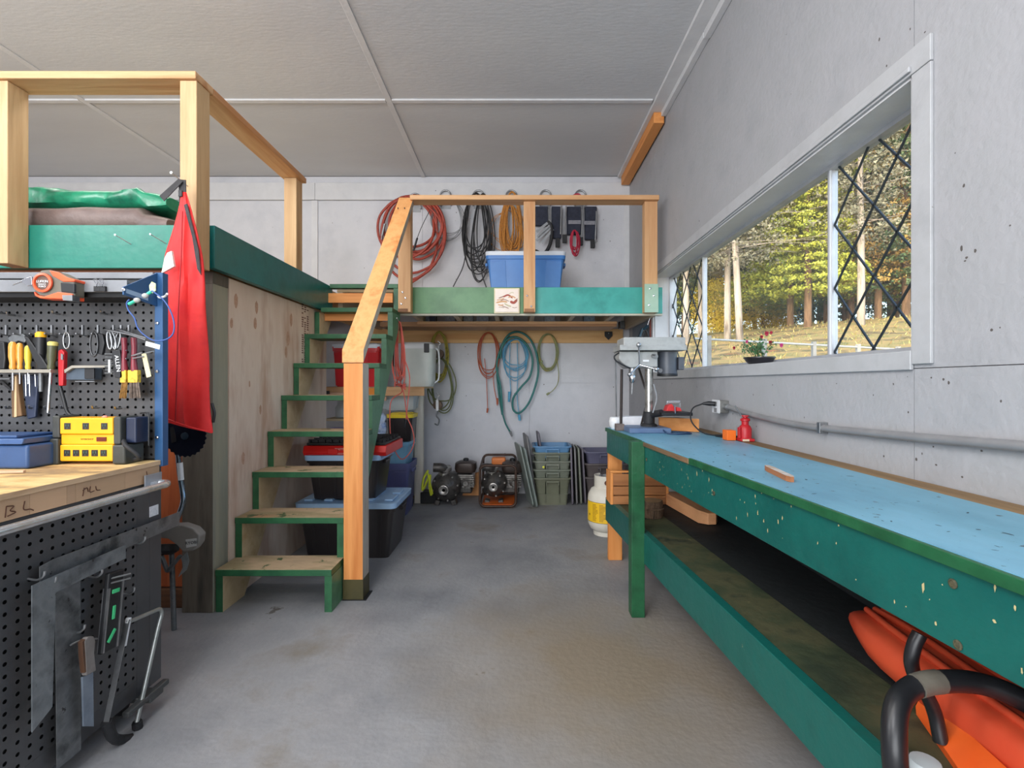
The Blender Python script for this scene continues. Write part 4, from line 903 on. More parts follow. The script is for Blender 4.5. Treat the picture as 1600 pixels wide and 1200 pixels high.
part('loose_loop', m, SAL, t, smooth=True)
part('plug', MB().cyl(P(634, 655, 4.15), P(632, 668, 4.15), .012, .009, 8), BLK, t, smooth=True)
part('hook_nail', MB().cyl(P(620, 497, 4.0), P(624, 504, 4.19), .003, seg=6), NAIL, t)
o = thing('rope_clip', 'small black clip hanging at the right end of the hook board', 'clip', P(951, 530, 5.45))
part('body', MB().prism([P(945, 518, 5.44), P(957, 518, 5.44), P(957, 525, 5.44), P(951, 531, 5.44), P(945, 525, 5.44)], (0, .02, 0)), BLK, o, bevel=.003)
part('screw', MB().lathe(P(951, 521, 5.44), [(.006, 0), (.006, .003)], 8, (0, -1, 0)), STEEL, o)

# picture tile on the fascia
t = thing('picture_tile', 'small cream framed tile with a reddish brown drawing on the green fascia', 'picture', P(792, 470, 4.19))
a = P(772, 490, 4.19); b = P(812, 450.5, 4.19)
part('frame', MB().box(a.x, b.x, 4.178, 4.198, a.z, b.z), mat('cream_frame', [(216, 204, 168), (226, 216, 184)], 9, .5), t, bevel=.004)
part('tile', MB().box(a.x+.011, b.x-.011, 4.173, 4.178, a.z+.011, b.z-.011), mat('tile_cream', [(228, 212, 200), (236, 224, 214)], 9, .3), t, bevel=.001)
mc = [mat('ink_red', (164, 74, 60)), mat('ink_brown', (140, 98, 70)), mat('ink_tan', (208, 158, 110)), mat('ink_olive', (196, 186, 150))]
strokes = [((775, 473), (785, 471), (793, 472), .007, 2), ((779, 466), (787, 463), (795, 461), .004, 1), ((786, 464), (794, 461), (801, 466), .007, 0), ((797, 471), (803, 473), (808, 468), .011, 0),
           ((788, 474), (793, 477), (799, 479), .006, 3), ((782, 470), (788, 468), (796, 471), .003, 1), ((795, 459), (800, 457), (803, 458), .003, 3), ((778, 476), (783, 477), (787, 476), .005, 2), ((800, 480), (804, 481), (808, 480), .002, 1), ((779, 480), (783, 480), (788, 481), .002, 1),
           ((776, 469), (782, 468), (788, 466), .004, 2), ((794, 465), (800, 463), (806, 466), .005, 2), ((804, 474), (807, 470), (808, 466), .004, 1), ((784, 478), (790, 480), (795, 482), .003, 1)]
for i, (p0, p1, p2, r, k_) in enumerate(strokes):
    m = MB(); m.tube(spline([P(*p, 4.1726) for p in (p0, p1, p2)], 4), [r*.4]+[r]*7+[r*.3], 8)
    for v in m.bm.verts: v.co.y = 4.1728 + (v.co.y-4.1728)*.06 - i*.00004
    part('drawn_stroke', m, mc[k_], t, smooth=True)
# ------------------------------------------------------------ rolling tool bench at left
CX, CYB, CY0, CT = -1.42, 1.92, 1.22, .95
t = thing('tool_cart', 'charcoal steel rolling workbench with pegboard back and thick wooden top', 'workbench', (-2.3, 1.6, 0))
def pegboard(o, u, v, nu, nv, pitch, r, m_, th=.004):
    """sheet with real holes; o = corner, u and v = unit vectors"""
    mb = MB(); o, u, v = Vector(o), Vector(u), Vector(v); nrm = u.cross(v); h = pitch/2
    bmh = mb.bm; grid = {}
    def gv(i, j):
        k = (i, j)
        if k not in grid: grid[k] = bmh.verts.new(o+u*(i*pitch)+v*(j*pitch))
        return grid[k]
    for i in range(nu):
        for j in range(nv):
            c = o+u*((i+.5)*pitch)+v*((j+.5)*pitch)
            cs = [gv(i, j), gv(i+1, j), gv(i+1, j+1), gv(i, j+1)]
            ring = [bmh.verts.new(c+u*r*math.cos(R(a))+v*r*math.sin(R(a))) for a in (202.5, 247.5, 292.5, 337.5, 22.5, 67.5, 112.5, 157.5)]
            for k in range(4):
                bmh.faces.new((cs[k], cs[(k+1) % 4], ring[(2*k+2) % 8], ring[(2*k+1) % 8]))
                bmh.faces.new((cs[k], ring[(2*k+1) % 8], ring[2*k]))
    return mb
PT = .0312
nu, nv = 58, 20
part('peg_panel', pegboard((CX-.012-nu*PT, CYB-.005, .955), (1, 0, 0), (0, 0, 1), nu, nv, PT, .0057, CART), CART, t)
part('backing', MB().box(CX-.012-nu*PT, CX-.012, CYB+.004, CYB+.012, .90, 1.60), CARTD, t)
part('upright', MB().box(CX-.010, CX+.022, CYB-.012, CYB+.02, .925, 1.69), BLUEM, t, bevel=.002, label='blue steel corner upright')
part('top_rail', MB().box(-3.25, CX-.011, CYB-.02, CYB+.02, 1.664, 1.689), mat('light_grey_steel', [(128, 130, 134), (140, 142, 146)], 8, .4, metal=.3), t, bevel=.002)
part('hood_back', MB().box(-3.25, CX-.011, CYB-.004, CYB+.01, 1.58, 1.6635), CART, t)
part('hood_shelf', MB().box(-3.25, CX-.012, 1.79, CYB-.005, 1.600, 1.606), CART, t)
part('hood_lip', MB().box(-3.25, CX-.012, 1.775, 1.789, 1.588, 1.632), MATS['light_grey_steel'], t, bevel=.002)
part('hood_underside', MB().box(-3.25, CX-.012, 1.795, CYB-.006, 1.572, 1.5995), CARTD, t)
gs = MB().prism([(CX-.004, CYB-.013, 1.688), (CX-.004, 1.745, 1.600), (CX-.004, 1.745, 1.572), (CX-.004, CYB-.013, 1.556)], (.005, 0, 0))
part('hood_bracket', gs, BLUEM, t, bevel=.001, label='blue triangular side bracket of the hood')
part('bracket_sticker', MB().prism([(CX+.0012, 1.755, 1.596), (CX+.0012, 1.755, 1.580), (CX+.0012, 1.86, 1.570), (CX+.0012, 1.86, 1.588)], (.0006, 0, 0)), mat('pale_blue_sticker', (150, 176, 206)), t)
sc = MB()
for y, z in ((1.745, 1.59), (CYB-.014, 1.49), (CYB-.014, 1.30), (CYB-.014, 1.04), (CYB-.014, .88)):
    sc.lathe((CX+.002, y, z), [(.006, 0), (.006, .003), (.003, .004)], 10, (0, -1, 0))
part('screw', sc, CHROME, t, kind='stuff')
# wooden top
WT = wood('worktop', (206, 168, 112), (222, 186, 130), (186, 146, 92), 'x', bump=.35)
SAW = mat('sawdusty_top', [(196, 158, 100), (222, 190, 132), (206, 170, 112), (150, 124, 90)], 9, .8, bump=.6, stretch=(.4, 1, 1), chips=(110, 102, 92), chip_t=.66, chip_s=7)
EDG = mat('worktop_edge', [(186, 152, 118), (202, 170, 136), (172, 138, 104)], 6, .6, stretch=(1, .5, 3), bump=.2)
part('worktop_board', MB().box(-3.22, CX+.016, CY0, CYB-.013, .932, CT), [WT, SAW, EDG], t, bevel=.002, fn=lambda n, c: 1 if n.z > .5 else (2 if n.x > .5 else 0))
ywid = [CY0, 1.40, 1.515, 1.545, 1.60, 1.74, CYB-.013]
for a, b in zip(ywid, ywid[1:]):
    part('worktop_block', MB().box(-3.22, CX+.010, a+.0004, b-.0004, .872, .931), [mat('block_%d' % int(a*100), [tuple(int(v*k_) for v in (184, 150, 118)) for k_ in (.96+.1*((a*37) % 1), 1.02+.1*((a*37) % 1))], 7, .6, stretch=(1, .4, 3))], t)
MK = mat('marker_brown', (86, 52, 36), rough=.7)
def scribble(pts, parent, r=.0016): 
    m = MB(); m.tube(spline([(CX+.0108, y, z) for y, z in pts], 4), r, 5); return part('marker_stroke', m, MK, parent)
for pts in (((1.335, .912), (1.332, .882)), ((1.335, .912), (1.355, .908), (1.345, .898), (1.36, .89), (1.338, .884)), ((1.385, .915), (1.382, .892), (1.40, .888), (1.41, .882)),
            ((1.575, .912), (1.57, .886)), ((1.57, .904), (1.585, .910), (1.59, .896)), ((1.598, .912), (1.596, .894), (1.612, .894)), ((1.618, .908), (1.622, .895), (1.635, .892)), ((1.84, .918), (1.842, .904))):
    scribble(pts, t)
part('apron', MB().box(-3.2, CX-.006, CY0+.01, CYB-.02, .84, .8715), CART, t)
# side pegboard panel
nu2, nv2 = 17, 20; PS = .0345
part('side_peg_panel', pegboard((CX, CY0+.0, .835-nv2*PS), (0, 1, 0), (0, 0, 1), nu2, nv2, PS, .0062, CART), CART, t)
part('side_frame', MB().box(CX-.012, CX+.0005, CY0+nu2*PS, 1.868, .08, .868), CART, t)
part('corner_post', MB().box(CX-.03, CX+.0008, 1.8695, CYB+.01, .08, .924), CART, t, bevel=.002)
part('side_backing', MB().box(CX-.03, CX-.012, CY0, CYB-.02, .08, .84), CARTD, t)
part('side_top_band', MB().box(CX-.012, CX, CY0, CY0+nu2*PS, .8355, .868), CART, t)
part('side_bottom_band', MB().box(CX-.012, CX, CY0, CY0+nu2*PS, .08, .835-nv2*PS-.0005), CART, t)
part('cabinet_body', MB().box(-3.2, CX-.031, CY0+.005, CYB-.02, .08, .8395), CART, t)
y_ = lambda px, X=CX: -X*F/(808-px)
z_ = lambda py, Y: HC-(py-600)/F*Y
part('side_label', MB().box(CX+.0006, CX+.0014, y_(233), y_(247), .735, .775), mat('label_white', [(200, 202, 206), (228, 228, 230)], 120, .5), t)
HX = CX+.062
hp = [(CX, CYB-.03, .862), (CX+.04, CYB-.022, .862), (HX, CYB-.05, .862), (HX, CYB-.10, .862), (HX, 1.6, .862), (HX, CY0+.06, .862), (HX-.01, CY0+.02, .862), (CX, CY0+.012, .862)]
part('push_handle', MB().tube(spline(hp, 5), .0135, 12), mat('handle_steel', [(206, 208, 210), (222, 222, 222), (190, 182, 168)], 9, .2, metal=.75), t, smooth=True)
part('handle_bracket', MB().box(CX+.0165, CX+.022, CYB-.10, CYB-.015, .855, .905).box(CX+.017, CX+.045, CYB-.075, CYB-.068, .855, .875), mat('zinc', [(160, 166, 176), (176, 182, 190)], 10, .35, metal=.6), t, bevel=.001)
part('caster_bracket', MB().box(CX-.06, CX+.055, 1.80, 1.87, .060, .0795).box(CX+.03, CX+.055, 1.70, 1.90, .075, .095), mat('dark_grey_tube', [(70, 72, 72), (90, 92, 92)], 16, .5, metal=.4), t, bevel=.004)
for x, y in ((-1.50, 1.83), (-1.50, 1.30), (-3.1, 1.83), (-3.1, 1.30)):
    q = part('caster', MB().cyl((x-.012, y, .032), (x+.012, y, .032), .0315, seg=20), BLK2, t, smooth=True)
    part('caster_fork', MB().box(x-.018, x-.014, y-.02, y+.02, .03, .0795).box(x+.014, x+.018, y-.02, y+.02, .03, .0795), STEEL, q, kind='stuff')

# ---- tools hung on the side panel (plane x = CX)
XP = CX+.034
def S(py, px, X=XP): Y = y_(px, X); return (X, Y, z_(py, Y))
t = thing('framing_square', 'worn steel framing square, the longer arm reaching past the cart edge', 'square', (XP, 1.5, .6))
m = MB().prism([(XP-.012, 1.415, .715), (XP-.012, 1.455, .722), (XP-.012, 2.00, .722), (XP-.012, 2.00, .668), (XP-.012, 1.545, .662), (XP-.012, 1.548, .08), (XP-.012, 1.468, .08), (XP-.012, 1.462, .655), (XP-.012, 1.415, .655)], (.003, 0, 0))
part('blade', m, BSTEEL, t)
t = thing('framing_square', 'lighter steel framing square hanging in front, nearest the frame edge', 'square', (XP, 1.4, .6))
m = MB().prism([(XP+.008, 1.372, .678), (XP+.008, 1.70, .685), (XP+.008, 1.70, .638), (XP+.008, 1.442, .628), (XP+.008, 1.432, .295), (XP+.008, 1.372, .262)], (.003, 0, 0))
part('blade', m, mat('grey_steel_blade', [(116, 122, 126), (140, 146, 150), (98, 102, 106)], 9, .38, metal=.6, bump=.1, chips=(72, 72, 72), chip_t=.66, chip_s=26), t)
def peg(y, z, label, l=.045, X=CX):
    o = part('peg_hook', MB().tube(spline([(X-.004, y, z), (X+l*.6, y, z-.004), (X+l, y, z+.008), (X+l+.003, y, z+.022)], 4), .0035, 8), STEEL, None, smooth=True)
    return tag(o, label, 'hook', 'pegboard hooks on the cart side')
peg(1.44, .655, 'steel peg hook holding the lighter framing square on the cart side'); peg(1.405, .685, 'small peg tip above the corner of the two framing squares')
peg(1.785, .665, 'steel peg hook under the far end of the long square arm'); peg(1.60, .615, 'steel peg hook above the black torpedo level')
peg(1.735, .50, 'steel peg hook carrying the hacksaw handle'); peg(1.535, .465, 'steel peg hook carrying the grey pry bar')
# level
t = thing('torpedo_level', 'black torpedo level with green vials hanging on the cart side', 'level', (XP, 1.64, .5))
Rm = Matrix.Translation((XP+.01, 1.645, .475)) @ Matrix.Rotation(R(-7), 4, 'X')
def rot(mb): mb.bm.transform(Rm); return mb
part('body', rot(MB().box(-.012, .006, -.035, .03, -.125, .135)), BLK, t, bevel=.006)
part('edge_rail', rot(MB().box(-.012, .009, -.034, -.028, -.12, .085)), STEEL, t)
part('edge_rail', rot(MB().box(-.012, .009, .022, .028, -.12, .10)), STEEL, t)
VG = mat('vial_green', [(60, 190, 120), (80, 210, 140)], 30, .2)
for z, a in ((.07, 90), (.0, 0), (-.075, 35)):
    v = MB().obox((0, 0, 0), (.004, .012 if a != 90 else .03, .045 if a != 90 else .014)); v.bm.transform(Matrix.Translation((.0075, -.003, z)) @ Matrix.Rotation(R(-a if a == 35 else 0), 4, 'X'))
    part('vial', rot(v), VG, t, bevel=.003)
for z in (.115, .10): part('hang_pin', rot(MB().cyl((0, -.03, z), (.035, .02, z+.005), .003, seg=6)), STEEL, t, smooth=True)
# hacksaw
t = thing('hacksaw', 'silver framed hacksaw hanging at the far edge of the cart side', 'hacksaw', (XP, 1.8, .3))
p = lambda a, b: Vector(S(b, a, XP+.01))
m = MB(); m.tube(spline([p(200, 968), p(205, 970), p(240, 955), p(250, 952), p(252, 962), p(246, 985), p(214, 1128)], 3), .0075, 8); part('frame', m, mat('dull_silver', [(150, 156, 154), (176, 180, 178)], 20, .35, metal=.7), t, smooth=True)
m = MB(); m.bar(p(199, 968), p(166, 1128), .002, .018, up=(1, 0, 0)); part('saw_blade', m, STEEL, t)
m = MB(); m.bar(p(201, 965), p(193, 1010), .012, .014, up=(1, 0, 0)); part('blade_holder', m, WHT, t, bevel=.002)
m = MB(); m.tube(spline([p(166, 1128), p(180, 1155), p(214, 1150), p(214, 1128)], 4), .016, 8); part('handle', m, BLK2, t, smooth=True)
# pry bar
t = thing('flat_scraper', 'grey flat steel tool with dark wooden grip hung beside the long square', 'hand tool', (XP, 1.55, .3))
p = lambda a, b: Vector(S(b, a, XP+.012))
m = MB().prism([tuple(p(a, b)) for a, b in ((126, 1058), (143, 1050), (144, 1135), (128, 1135))], (.006, 0, 0)); part('blade', m, mat('blue_grey_steel', [(120, 132, 146), (150, 162, 176)], 14, .35, metal=.6), t, bevel=.001)
m = MB().prism([tuple(p(a, b)) for a, b in ((124, 1002), (130, 995), (139, 994), (142, 1002), (140, 1020), (143, 1048), (127, 1056), (126, 1030))], (.016, 0, 0)); part('grip', m, mat('worn_grip', [(110, 104, 100), (136, 130, 126)], 14, .5), t, bevel=.003)
m = MB().prism([tuple(p(a, b)) for a, b in ((121, 1003), (126, 998), (128, 1050), (125, 1052), (122, 1025))], (.015, 0, 0)); part('grip_scale', m, wood('brown_scale', (84, 54, 36), (100, 68, 46), (66, 42, 28), 'z'), t, bevel=.002)
m = MB(); m.tube(spline([p(110, 1008), p(122, 1002), p(134, 999), p(152, 998)], 4), .003, 6); part('wire_loop', m, STEEL, t, smooth=True)

# ---- tools on the upper pegboard (plane y = CYB-.005)
YP = CYB-.02
def Q(px, py, Y=YP): return P(px, py, Y)
def sil(mb, pts, Y, d): return mb.prism([Q(a, b, Y) for a, b in pts], (0, d, 0))
ORD = ['first', 'second', 'third', 'fourth', 'fifth', 'sixth', 'seventh', 'eighth', 'ninth', 'tenth', 'eleventh', 'twelfth']
for i, px in enumerate((12, 35, 60, 83, 106, 131, 155, 179, 191, 203)):
    q = Q(px, 517, 1.895)
    o = part('board_hook', MB().bar(q+Vector((0, -.004, .022)), q+Vector((0, -.004, -.020)), .006, .008, up=(0, 1, 0)).cyl(q+Vector((0, 0, -.019)), q+Vector((0, .018, -.019)), .003, seg=6).cyl(q+Vector((0, -.004, -.018)), q+Vector((0, -.035, -.014)), .003, seg=6), STEEL, None)
    o['label'] = ORD[i]+' steel hook from the left in the upper pegboard row'; o['category'] = 'hook'; o['group'] = 'row of steel hooks on the pegboard'
o = None
# rack bar and magnetic tray
t = thing('tool_rack', 'flat grey rack bar on the pegboard holding screwdrivers, with blue grey end box', 'rack', Q(70, 580))
part('bar', MB().box(Q(-60, 0).x, Q(100, 0).x, 1.845, 1.885, Q(0, 583).z, Q(0, 578).z), mat('rack_steel', [(146, 142, 132), (166, 160, 148)], 8, .4, metal=.4), t, bevel=.001)
part('bar_arm', MB().prism([Q(100, 578, 1.86), Q(112, 571, 1.86), Q(176, 571, 1.86), Q(176, 574, 1.86), Q(113, 575, 1.86), Q(101, 583, 1.86)], (0, .012, 0)), MATS['rack_steel'], t)
part('end_box', MB().box(Q(104, 0).x, Q(156, 0).x, 1.875, 1.912, Q(0, 594).z, Q(0, 575).z), [mat('slate_box', [(66, 78, 92), (84, 98, 112)], 6, .35)], t, bevel=.004)
part('end_box_edge', MB().box(Q(143, 0).x, Q(158, 0).x, 1.868, 1.8745, Q(0, 592).z, Q(0, 576).z), BLK, t, bevel=.002)
part('lower_wire', MB().cyl(Q(-40, 592, 1.88), Q(16, 592, 1.88), .003, seg=6).cyl(Q(118, 596, 1.88), Q(148, 596, 1.88), .003, seg=6), STEEL, t, kind='stuff')
def driver(label, px, y0, y1, r, mh, ysh, rs=.003, cap=None, lean=0, Y=1.862, name='screwdriver', mshaft=None):
    t = thing(name, label, 'screwdriver', Q(px, y1, Y), 0)
    a = Q(px, y1, Y); b = Q(px-lean, y0, Y); d = (b-a); L = d.length; ax = d.normalized()
    part('handle', MB().lathe(a, [(r*.7, 0), (r*.85, L*.08), (r*.7, L*.2), (r, L*.45), (r, L*.8), (r*.9, L*.92), (r*.5, L)], 14, ax), mh, t, smooth=True)
    if cap: part('cap', MB().lathe(b-ax*L*.14, [(r*1.05, 0), (r*1.08, L*.1), (r*.7, L*.15)], 14, ax), cap, t, smooth=True)
    e = a - ax*((ysh-y1)/F*Y)
    part('shaft', MB().cyl(a, e, rs, rs*.8, 8), mshaft or CHROME, t, smooth=True)
    return t
AMB = mat('amber_handle', [(206, 140, 46), (226, 164, 70)], 20, .25, coat=.5); OLV = mat('olive_handle', [(70, 72, 48), (86, 88, 60)], 20, .4); CRY = mat('cream_yellow', (212, 200, 116), rough=.4)
driver('amber handled screwdriver, leftmost in the rack', 20, 534, 577, .013, AMB, 610)
driver('second amber handled screwdriver, just right of the leftmost amber one', 31, 536, 577, .011, AMB, 600, Y=1.87)
driver('yellow and olive handled screwdriver behind the black pliers', 44, 540, 577, .011, mat('yellow_handle', [(214, 186, 52), (228, 200, 70)], 20, .35), 600, Y=1.87)
driver('olive screwdriver with cream ends and long splayed chrome shafts', 80, 534, 577, .0155, OLV, 645, rs=.0065, cap=CRY, lean=-3, Y=1.86)
driver('black screwdriver with orange yellow cap in the middle of the rack', 64, 519, 577, .016, BLK, 612, rs=.008, cap=mat('orange_cap', (240, 176, 30), rough=.4), Y=1.868, mshaft=BSTEEL)
t = thing('utility_knife', 'red handled utility knife at the right end of the rack', 'knife', Q(95, 600))
part('handle', sil(MB(), ((90, 548), (95, 545), (100, 550), (99, 577), (98, 603), (91, 603), (90, 575)), 1.862, .018), mat('knife_red', [(176, 20, 30), (192, 32, 40)], 9, .4), t, bevel=.004)
part('slider', sil(MB(), ((95, 552), (98, 554), (98, 562), (95, 562)), 1.859, .003), STEEL, t)
part('black_tail', MB().tube(spline([Q(94, 604, 1.87), Q(100, 625, 1.87), Q(106, 645, 1.87), Q(118, 652, 1.87)], 4), .006, 8), BLK, t, smooth=True)
t = thing('claw_hammer', 'hammer with dark head and long worn wooden handle left of the rack', 'hammer', Q(22, 600))
part('handle', sil(MB(), ((19, 585), (27, 585), (29, 615), (34, 650), (18, 653), (17, 615)), 1.868, .02), wood('hammer_wood', (92, 66, 40), (124, 92, 58), (70, 50, 32), 'z'), t, bevel=.004)
part('pale_stripe', sil(MB(), ((23, 588), (25.5, 588), (26, 651), (22, 652)), 1.8665, .0012), mat('pale_stripe', (196, 170, 130)), t)
t = thing('black_pliers', 'big black locking pliers lying diagonally behind the amber screwdrivers', 'pliers', Q(40, 540))
part('jaw_head', sil(MB(), ((10, 528), (22, 521), (36, 521), (42, 528), (38, 536), (28, 533), (18, 538)), 1.885, .016), BSTEEL, t, bevel=.004)
part('grip', sil(MB(), ((36, 524), (43, 527), (66, 560), (76, 576), (60, 577), (52, 562)), 1.852, .010), BLK, t, bevel=.004)
part('lower_grip', sil(MB(), ((34, 586), (62, 586), (58, 610), (55, 652), (42, 655), (38, 620)), 1.885, .012), mat('dark_blue_grip', [(38, 48, 72), (50, 60, 84)], 9, .45), t, bevel=.004)
t = thing('nut_driver', 'pair of slim chrome shafted drivers hanging below the rack', 'screwdriver', Q(43, 610))
for px in (40, 46, 55): part('shaft', MB().cyl(Q(px, 585, 1.872), Q(px+1, 619 if px < 50 else 604, 1.872), .0028, seg=8), CHROME, t, smooth=True)
part('pointer', sil(MB(), ((-2, 592), (3, 594), (26, 616), (24, 618), (0, 597)), 1.905, .004), BLK, t)
t = thing('black_tool', 'black handled tool cut off at the very left of the rack', 'hand tool', Q(3, 560))
part('body', sil(MB(), ((-8, 532), (6, 534), (8, 560), (6, 577), (-8, 577)), 1.862, .02), BLK, t, bevel=.005)
def carab(label, cx_, y0, y1, w_, m_, Y=1.87, tilt=0, r=.0028):
    pts = []
    for k in range(16):
        a = 2*PI*k/16; yy = (y0+y1)/2-(y1-y0)/2*math.cos(a); xx = cx_+w_/2*math.sin(a)*(1 if abs(math.sin(a)) > .3 else .9)+tilt*((yy-y0)/(y1-y0)-.5)
        pts.append(Q(xx, yy, Y))
    o = part('carabiner', MB().tube(pts, r, 8, closed=True), m_, None, smooth=True); return tag(o, label, 'carabiner')
carab('small silver carabiner hanging alone left of the black one', 104, 519, 545, 10, STEEL)
carab('long black and steel carabiner hanging on the pegboard', 147, 518, 557, 12, mat('black_carabiner', [(60, 62, 64), (90, 90, 92)], 30, .3, metal=.5), r=.0035)
o = part('lock_block', sil(MB(), ((151, 520), (160, 522), (163, 536), (159, 555), (151, 552)), 1.872, .014), BLK, None, bevel=.003); tag(o, 'black plastic clip block beside the long black carabiner', 'clip')
for i, (px, tl) in enumerate(((171, 3), (177, 6), (184, -5))):
    carab(['leftmost silver carabiner of the three clustered by the brushes', 'middle silver carabiner of the three clustered by the brushes', 'rightmost silver carabiner of the three clustered by the brushes'][i], px, 518, 546, 7, STEEL, 1.862+.004*i, tl, .0032)
# rods
t = thing('double_rod_hook', 'long double steel rod hook slanting over the paint brushes', 'hook', Q(200, 523))
m = MB(); m.tube(spline([Q(163, 515, 1.905), Q(168, 516, 1.85), Q(200, 522, 1.82), Q(228, 531, 1.80)], 4), .0035, 6); part('rod', m, STEEL, t, smooth=True)
m = MB(); m.tube(spline([Q(180, 513, 1.905), Q(186, 515, 1.85), Q(205, 521, 1.82), Q(229, 528, 1.80)], 4), .0035, 6); part('rod', m, STEEL, t, smooth=True)
part('price_tag', MB().prism([Q(228, 533, 1.79), Q(250, 539, 1.79), Q(249, 546, 1.79), Q(227, 540, 1.79)], (0, .002, 0)), WHT, t)
# hex key holder
t = thing('hex_key_set', 'black hex key holder with white lettering left of the brushes', 'hex keys', Q(180, 570))
part('holder', sil(MB(), ((174, 548), (187, 546), (192, 588), (190, 592), (179, 590), (176, 570)), 1.85, .022), BLK, t, bevel=.003)
for y, a, b in ((548, 187, 198), (553, 187, 196), (558, 188, 195), (561, 188, 198)): part('hex_key', MB().cyl(Q(a, y, 1.858), Q(b, y-.5, 1.858), .0028, seg=6), CHROME, t)
for k, y in enumerate((553, 558, 563, 568, 573, 578, 583)): part('hex_key', MB().cyl(Q(176, y, 1.858), Q(164+k % 2, y, 1.858), .0028, seg=6), BSTEEL, t)
part('white_key', sil(MB(), ((169, 562), (172, 562), (172, 582), (169, 582)), 1.852, .004), WHT, t)
text('writing', 'ALLEN', .022, Q(183.5, 568, 1.8485), (PI/2, R(82), 0), WHT, t)
# brushes
MAR = mat('maroon_handle', [(112, 34, 46), (134, 46, 58)], 16, .35); YF_ = mat('yellow_ferrule', [(214, 176, 40), (232, 196, 64), (150, 120, 40)], 40, .4)
for i, (xc, wd, ctip, lb_) in enumerate(((195, 9, (166, 122, 60), 'maroon handled paint brush with golden bristles, left one of two'), (210, 15, (140, 124, 112), 'wider maroon handled paint brush with greyish bristles, right one of two'))):
    t = thing('paint_brush', lb_, 'paint brush', Q(xc, 580), 0)
    part('handle', MB().tube([Q(xc-1, 528, 1.86), Q(xc, 545, 1.86), Q(xc-1, 560, 1.86), Q(xc, 580, 1.86)], [.010, .009, .0085, .012], 10), MAR, t, smooth=True)
    part('ferrule', MB().box(Q(xc-wd/2, 0, 1.86).x, Q(xc+wd/2, 0, 1.86).x, 1.85, 1.87, Q(0, 598).z, Q(0, 579).z), YF_, t, bevel=.002)
    rn = random.Random(i); m = MB()
    for k in range(90):
        u = rn.uniform(-1, 1); vv = rn.uniform(0, 1); top = Q(xc+u*wd*.45, 597, 1.852+vv*.016); bot = Q(xc+u*wd*.62-(3 if i == 0 else -1), 621+rn.uniform(-2, 2), 1.845+vv*.03); m.cyl(top, bot, .0012, .0009, 4)
    part('bristles', m, mat('bristle_%d' % i, [ctip, tuple(int(v*.7) for v in ctip)], 90, .8), t, kind='stuff')
o = part('loose_tag', sil(MB(), ((221, 553), (228, 552), (236, 588), (229, 590)), 1.845, .003), mat('beige_tag', [(206, 198, 158), (220, 212, 176)], 30, .5), None); tag(o, 'slim beige plastic tag dangling right of the paint brushes', 'tag')
for i, (a, b) in enumerate((((206, 556), (222, 551)), ((208, 560), (224, 557)), ((222, 553), (240, 549)))):
    o = part('brush_wire', MB().cyl(Q(*a, 1.85), Q(*b, 1.84), .003, seg=6), STEEL, None, smooth=True); tag(o, ['upper thin steel key beside the beige tag', 'lower thin steel key beside the beige tag', 'short steel key right of the beige tag'][i], 'key')
for i, (px, py) in enumerate(((8, 490), (24, 493), (94, 491), (168, 491), (22, 637), (58, 637), (82, 638), (107, 637), (155, 637), (190, 638), (70, 675), (70, 692))):
    q = Q(px, py, 1.905)
    o = part('empty_peg', MB().tube([q, q+Vector((0, -.03, 0)), q+Vector((.003, -.036, .010))], .0038, 8), STEEL, None, smooth=True); tag(o, ['empty peg under the hood, leftmost of four', 'empty peg under the hood, second of four', 'empty peg under the tape measure', 'empty peg under the binder clips', 'empty peg below the rack beside the hammer handle', 'empty peg below the rack beside the dark blue grip', 'empty peg below the olive screwdriver shaft', 'empty peg above the left end of the yellow power block', 'empty peg above the right end of the yellow power block', 'empty peg between power block and paint brushes', 'upper empty peg left of the yellow power block', 'lower empty peg left of the yellow power block'][i], 'peg', 'empty pegs scattered over the pegboard')
# hood items: tape measure, binder clips
t = thing('tape_measure', 'orange and grey tape measure lying against the hood lip', 'tape measure', Q(83, 465, 1.75))
TO = mat('tape_orange', [(232, 84, 48), (242, 104, 60)], 12, .4); TG = mat('tape_grey', [(96, 92, 82), (112, 108, 96)], 12, .55)
YT = 1.735
part('case', sil(MB(), ((52, 440), (55, 430), (64, 422), (76, 421), (92, 425), (104, 431), (116, 437), (116, 462), (112, 466), (62, 463), (53, 455)), YT, .045), TG, t, bevel=.006)
part('orange_trim', sil(MB(), ((76, 422), (90, 425), (104, 433), (116, 436), (116, 440), (98, 440), (82, 431)), YT-.004, .05), TO, t, bevel=.003)
part('orange_trim', sil(MB(), ((52, 455), (58, 461), (68, 463), (78, 460), (90, 456), (113, 459), (113, 468), (95, 467), (62, 466), (54, 462)), YT-.004, .05), TO, t, bevel=.003)
cc = Q(68, 442, YT-.004)
part('orange_ring', MB().lathe(cc, [(.026, 0), (.034, 0), (.034, .006), (.027, .008), (.026, .002)], 28, (0, -1, 0)), TO, t, smooth=True)
part('centre_disc', MB().lathe(cc, [(.026, -.001), (.026, .002), (.02, .003)], 28, (0, -1, 0)), mat('disc_brown', (92, 70, 58), rough=.5), t, smooth=True)
text('writing', 'LUFKIN', .0125, cc+Vector((0, -.0045, .004)), (PI/2, 0, 0), WHT, t)
text('writing', 'SHOCK', .0085, cc+Vector((0, -.0045, -.006)), (PI/2, 0, 0), WHT, t); text('writing', 'FORCE', .0085, cc+Vector((0, -.0045, -.014)), (PI/2, 0, 0), WHT, t)
part('side_pad', sil(MB(), ((94, 441), (116, 443), (116, 458), (95, 456)), YT-.003, .01), BLK, t, bevel=.003)
part('tape_mouth', sil(MB(), ((97, 461), (113, 461), (113, 470), (98, 469)), YT-.006, .03), STEEL, t)
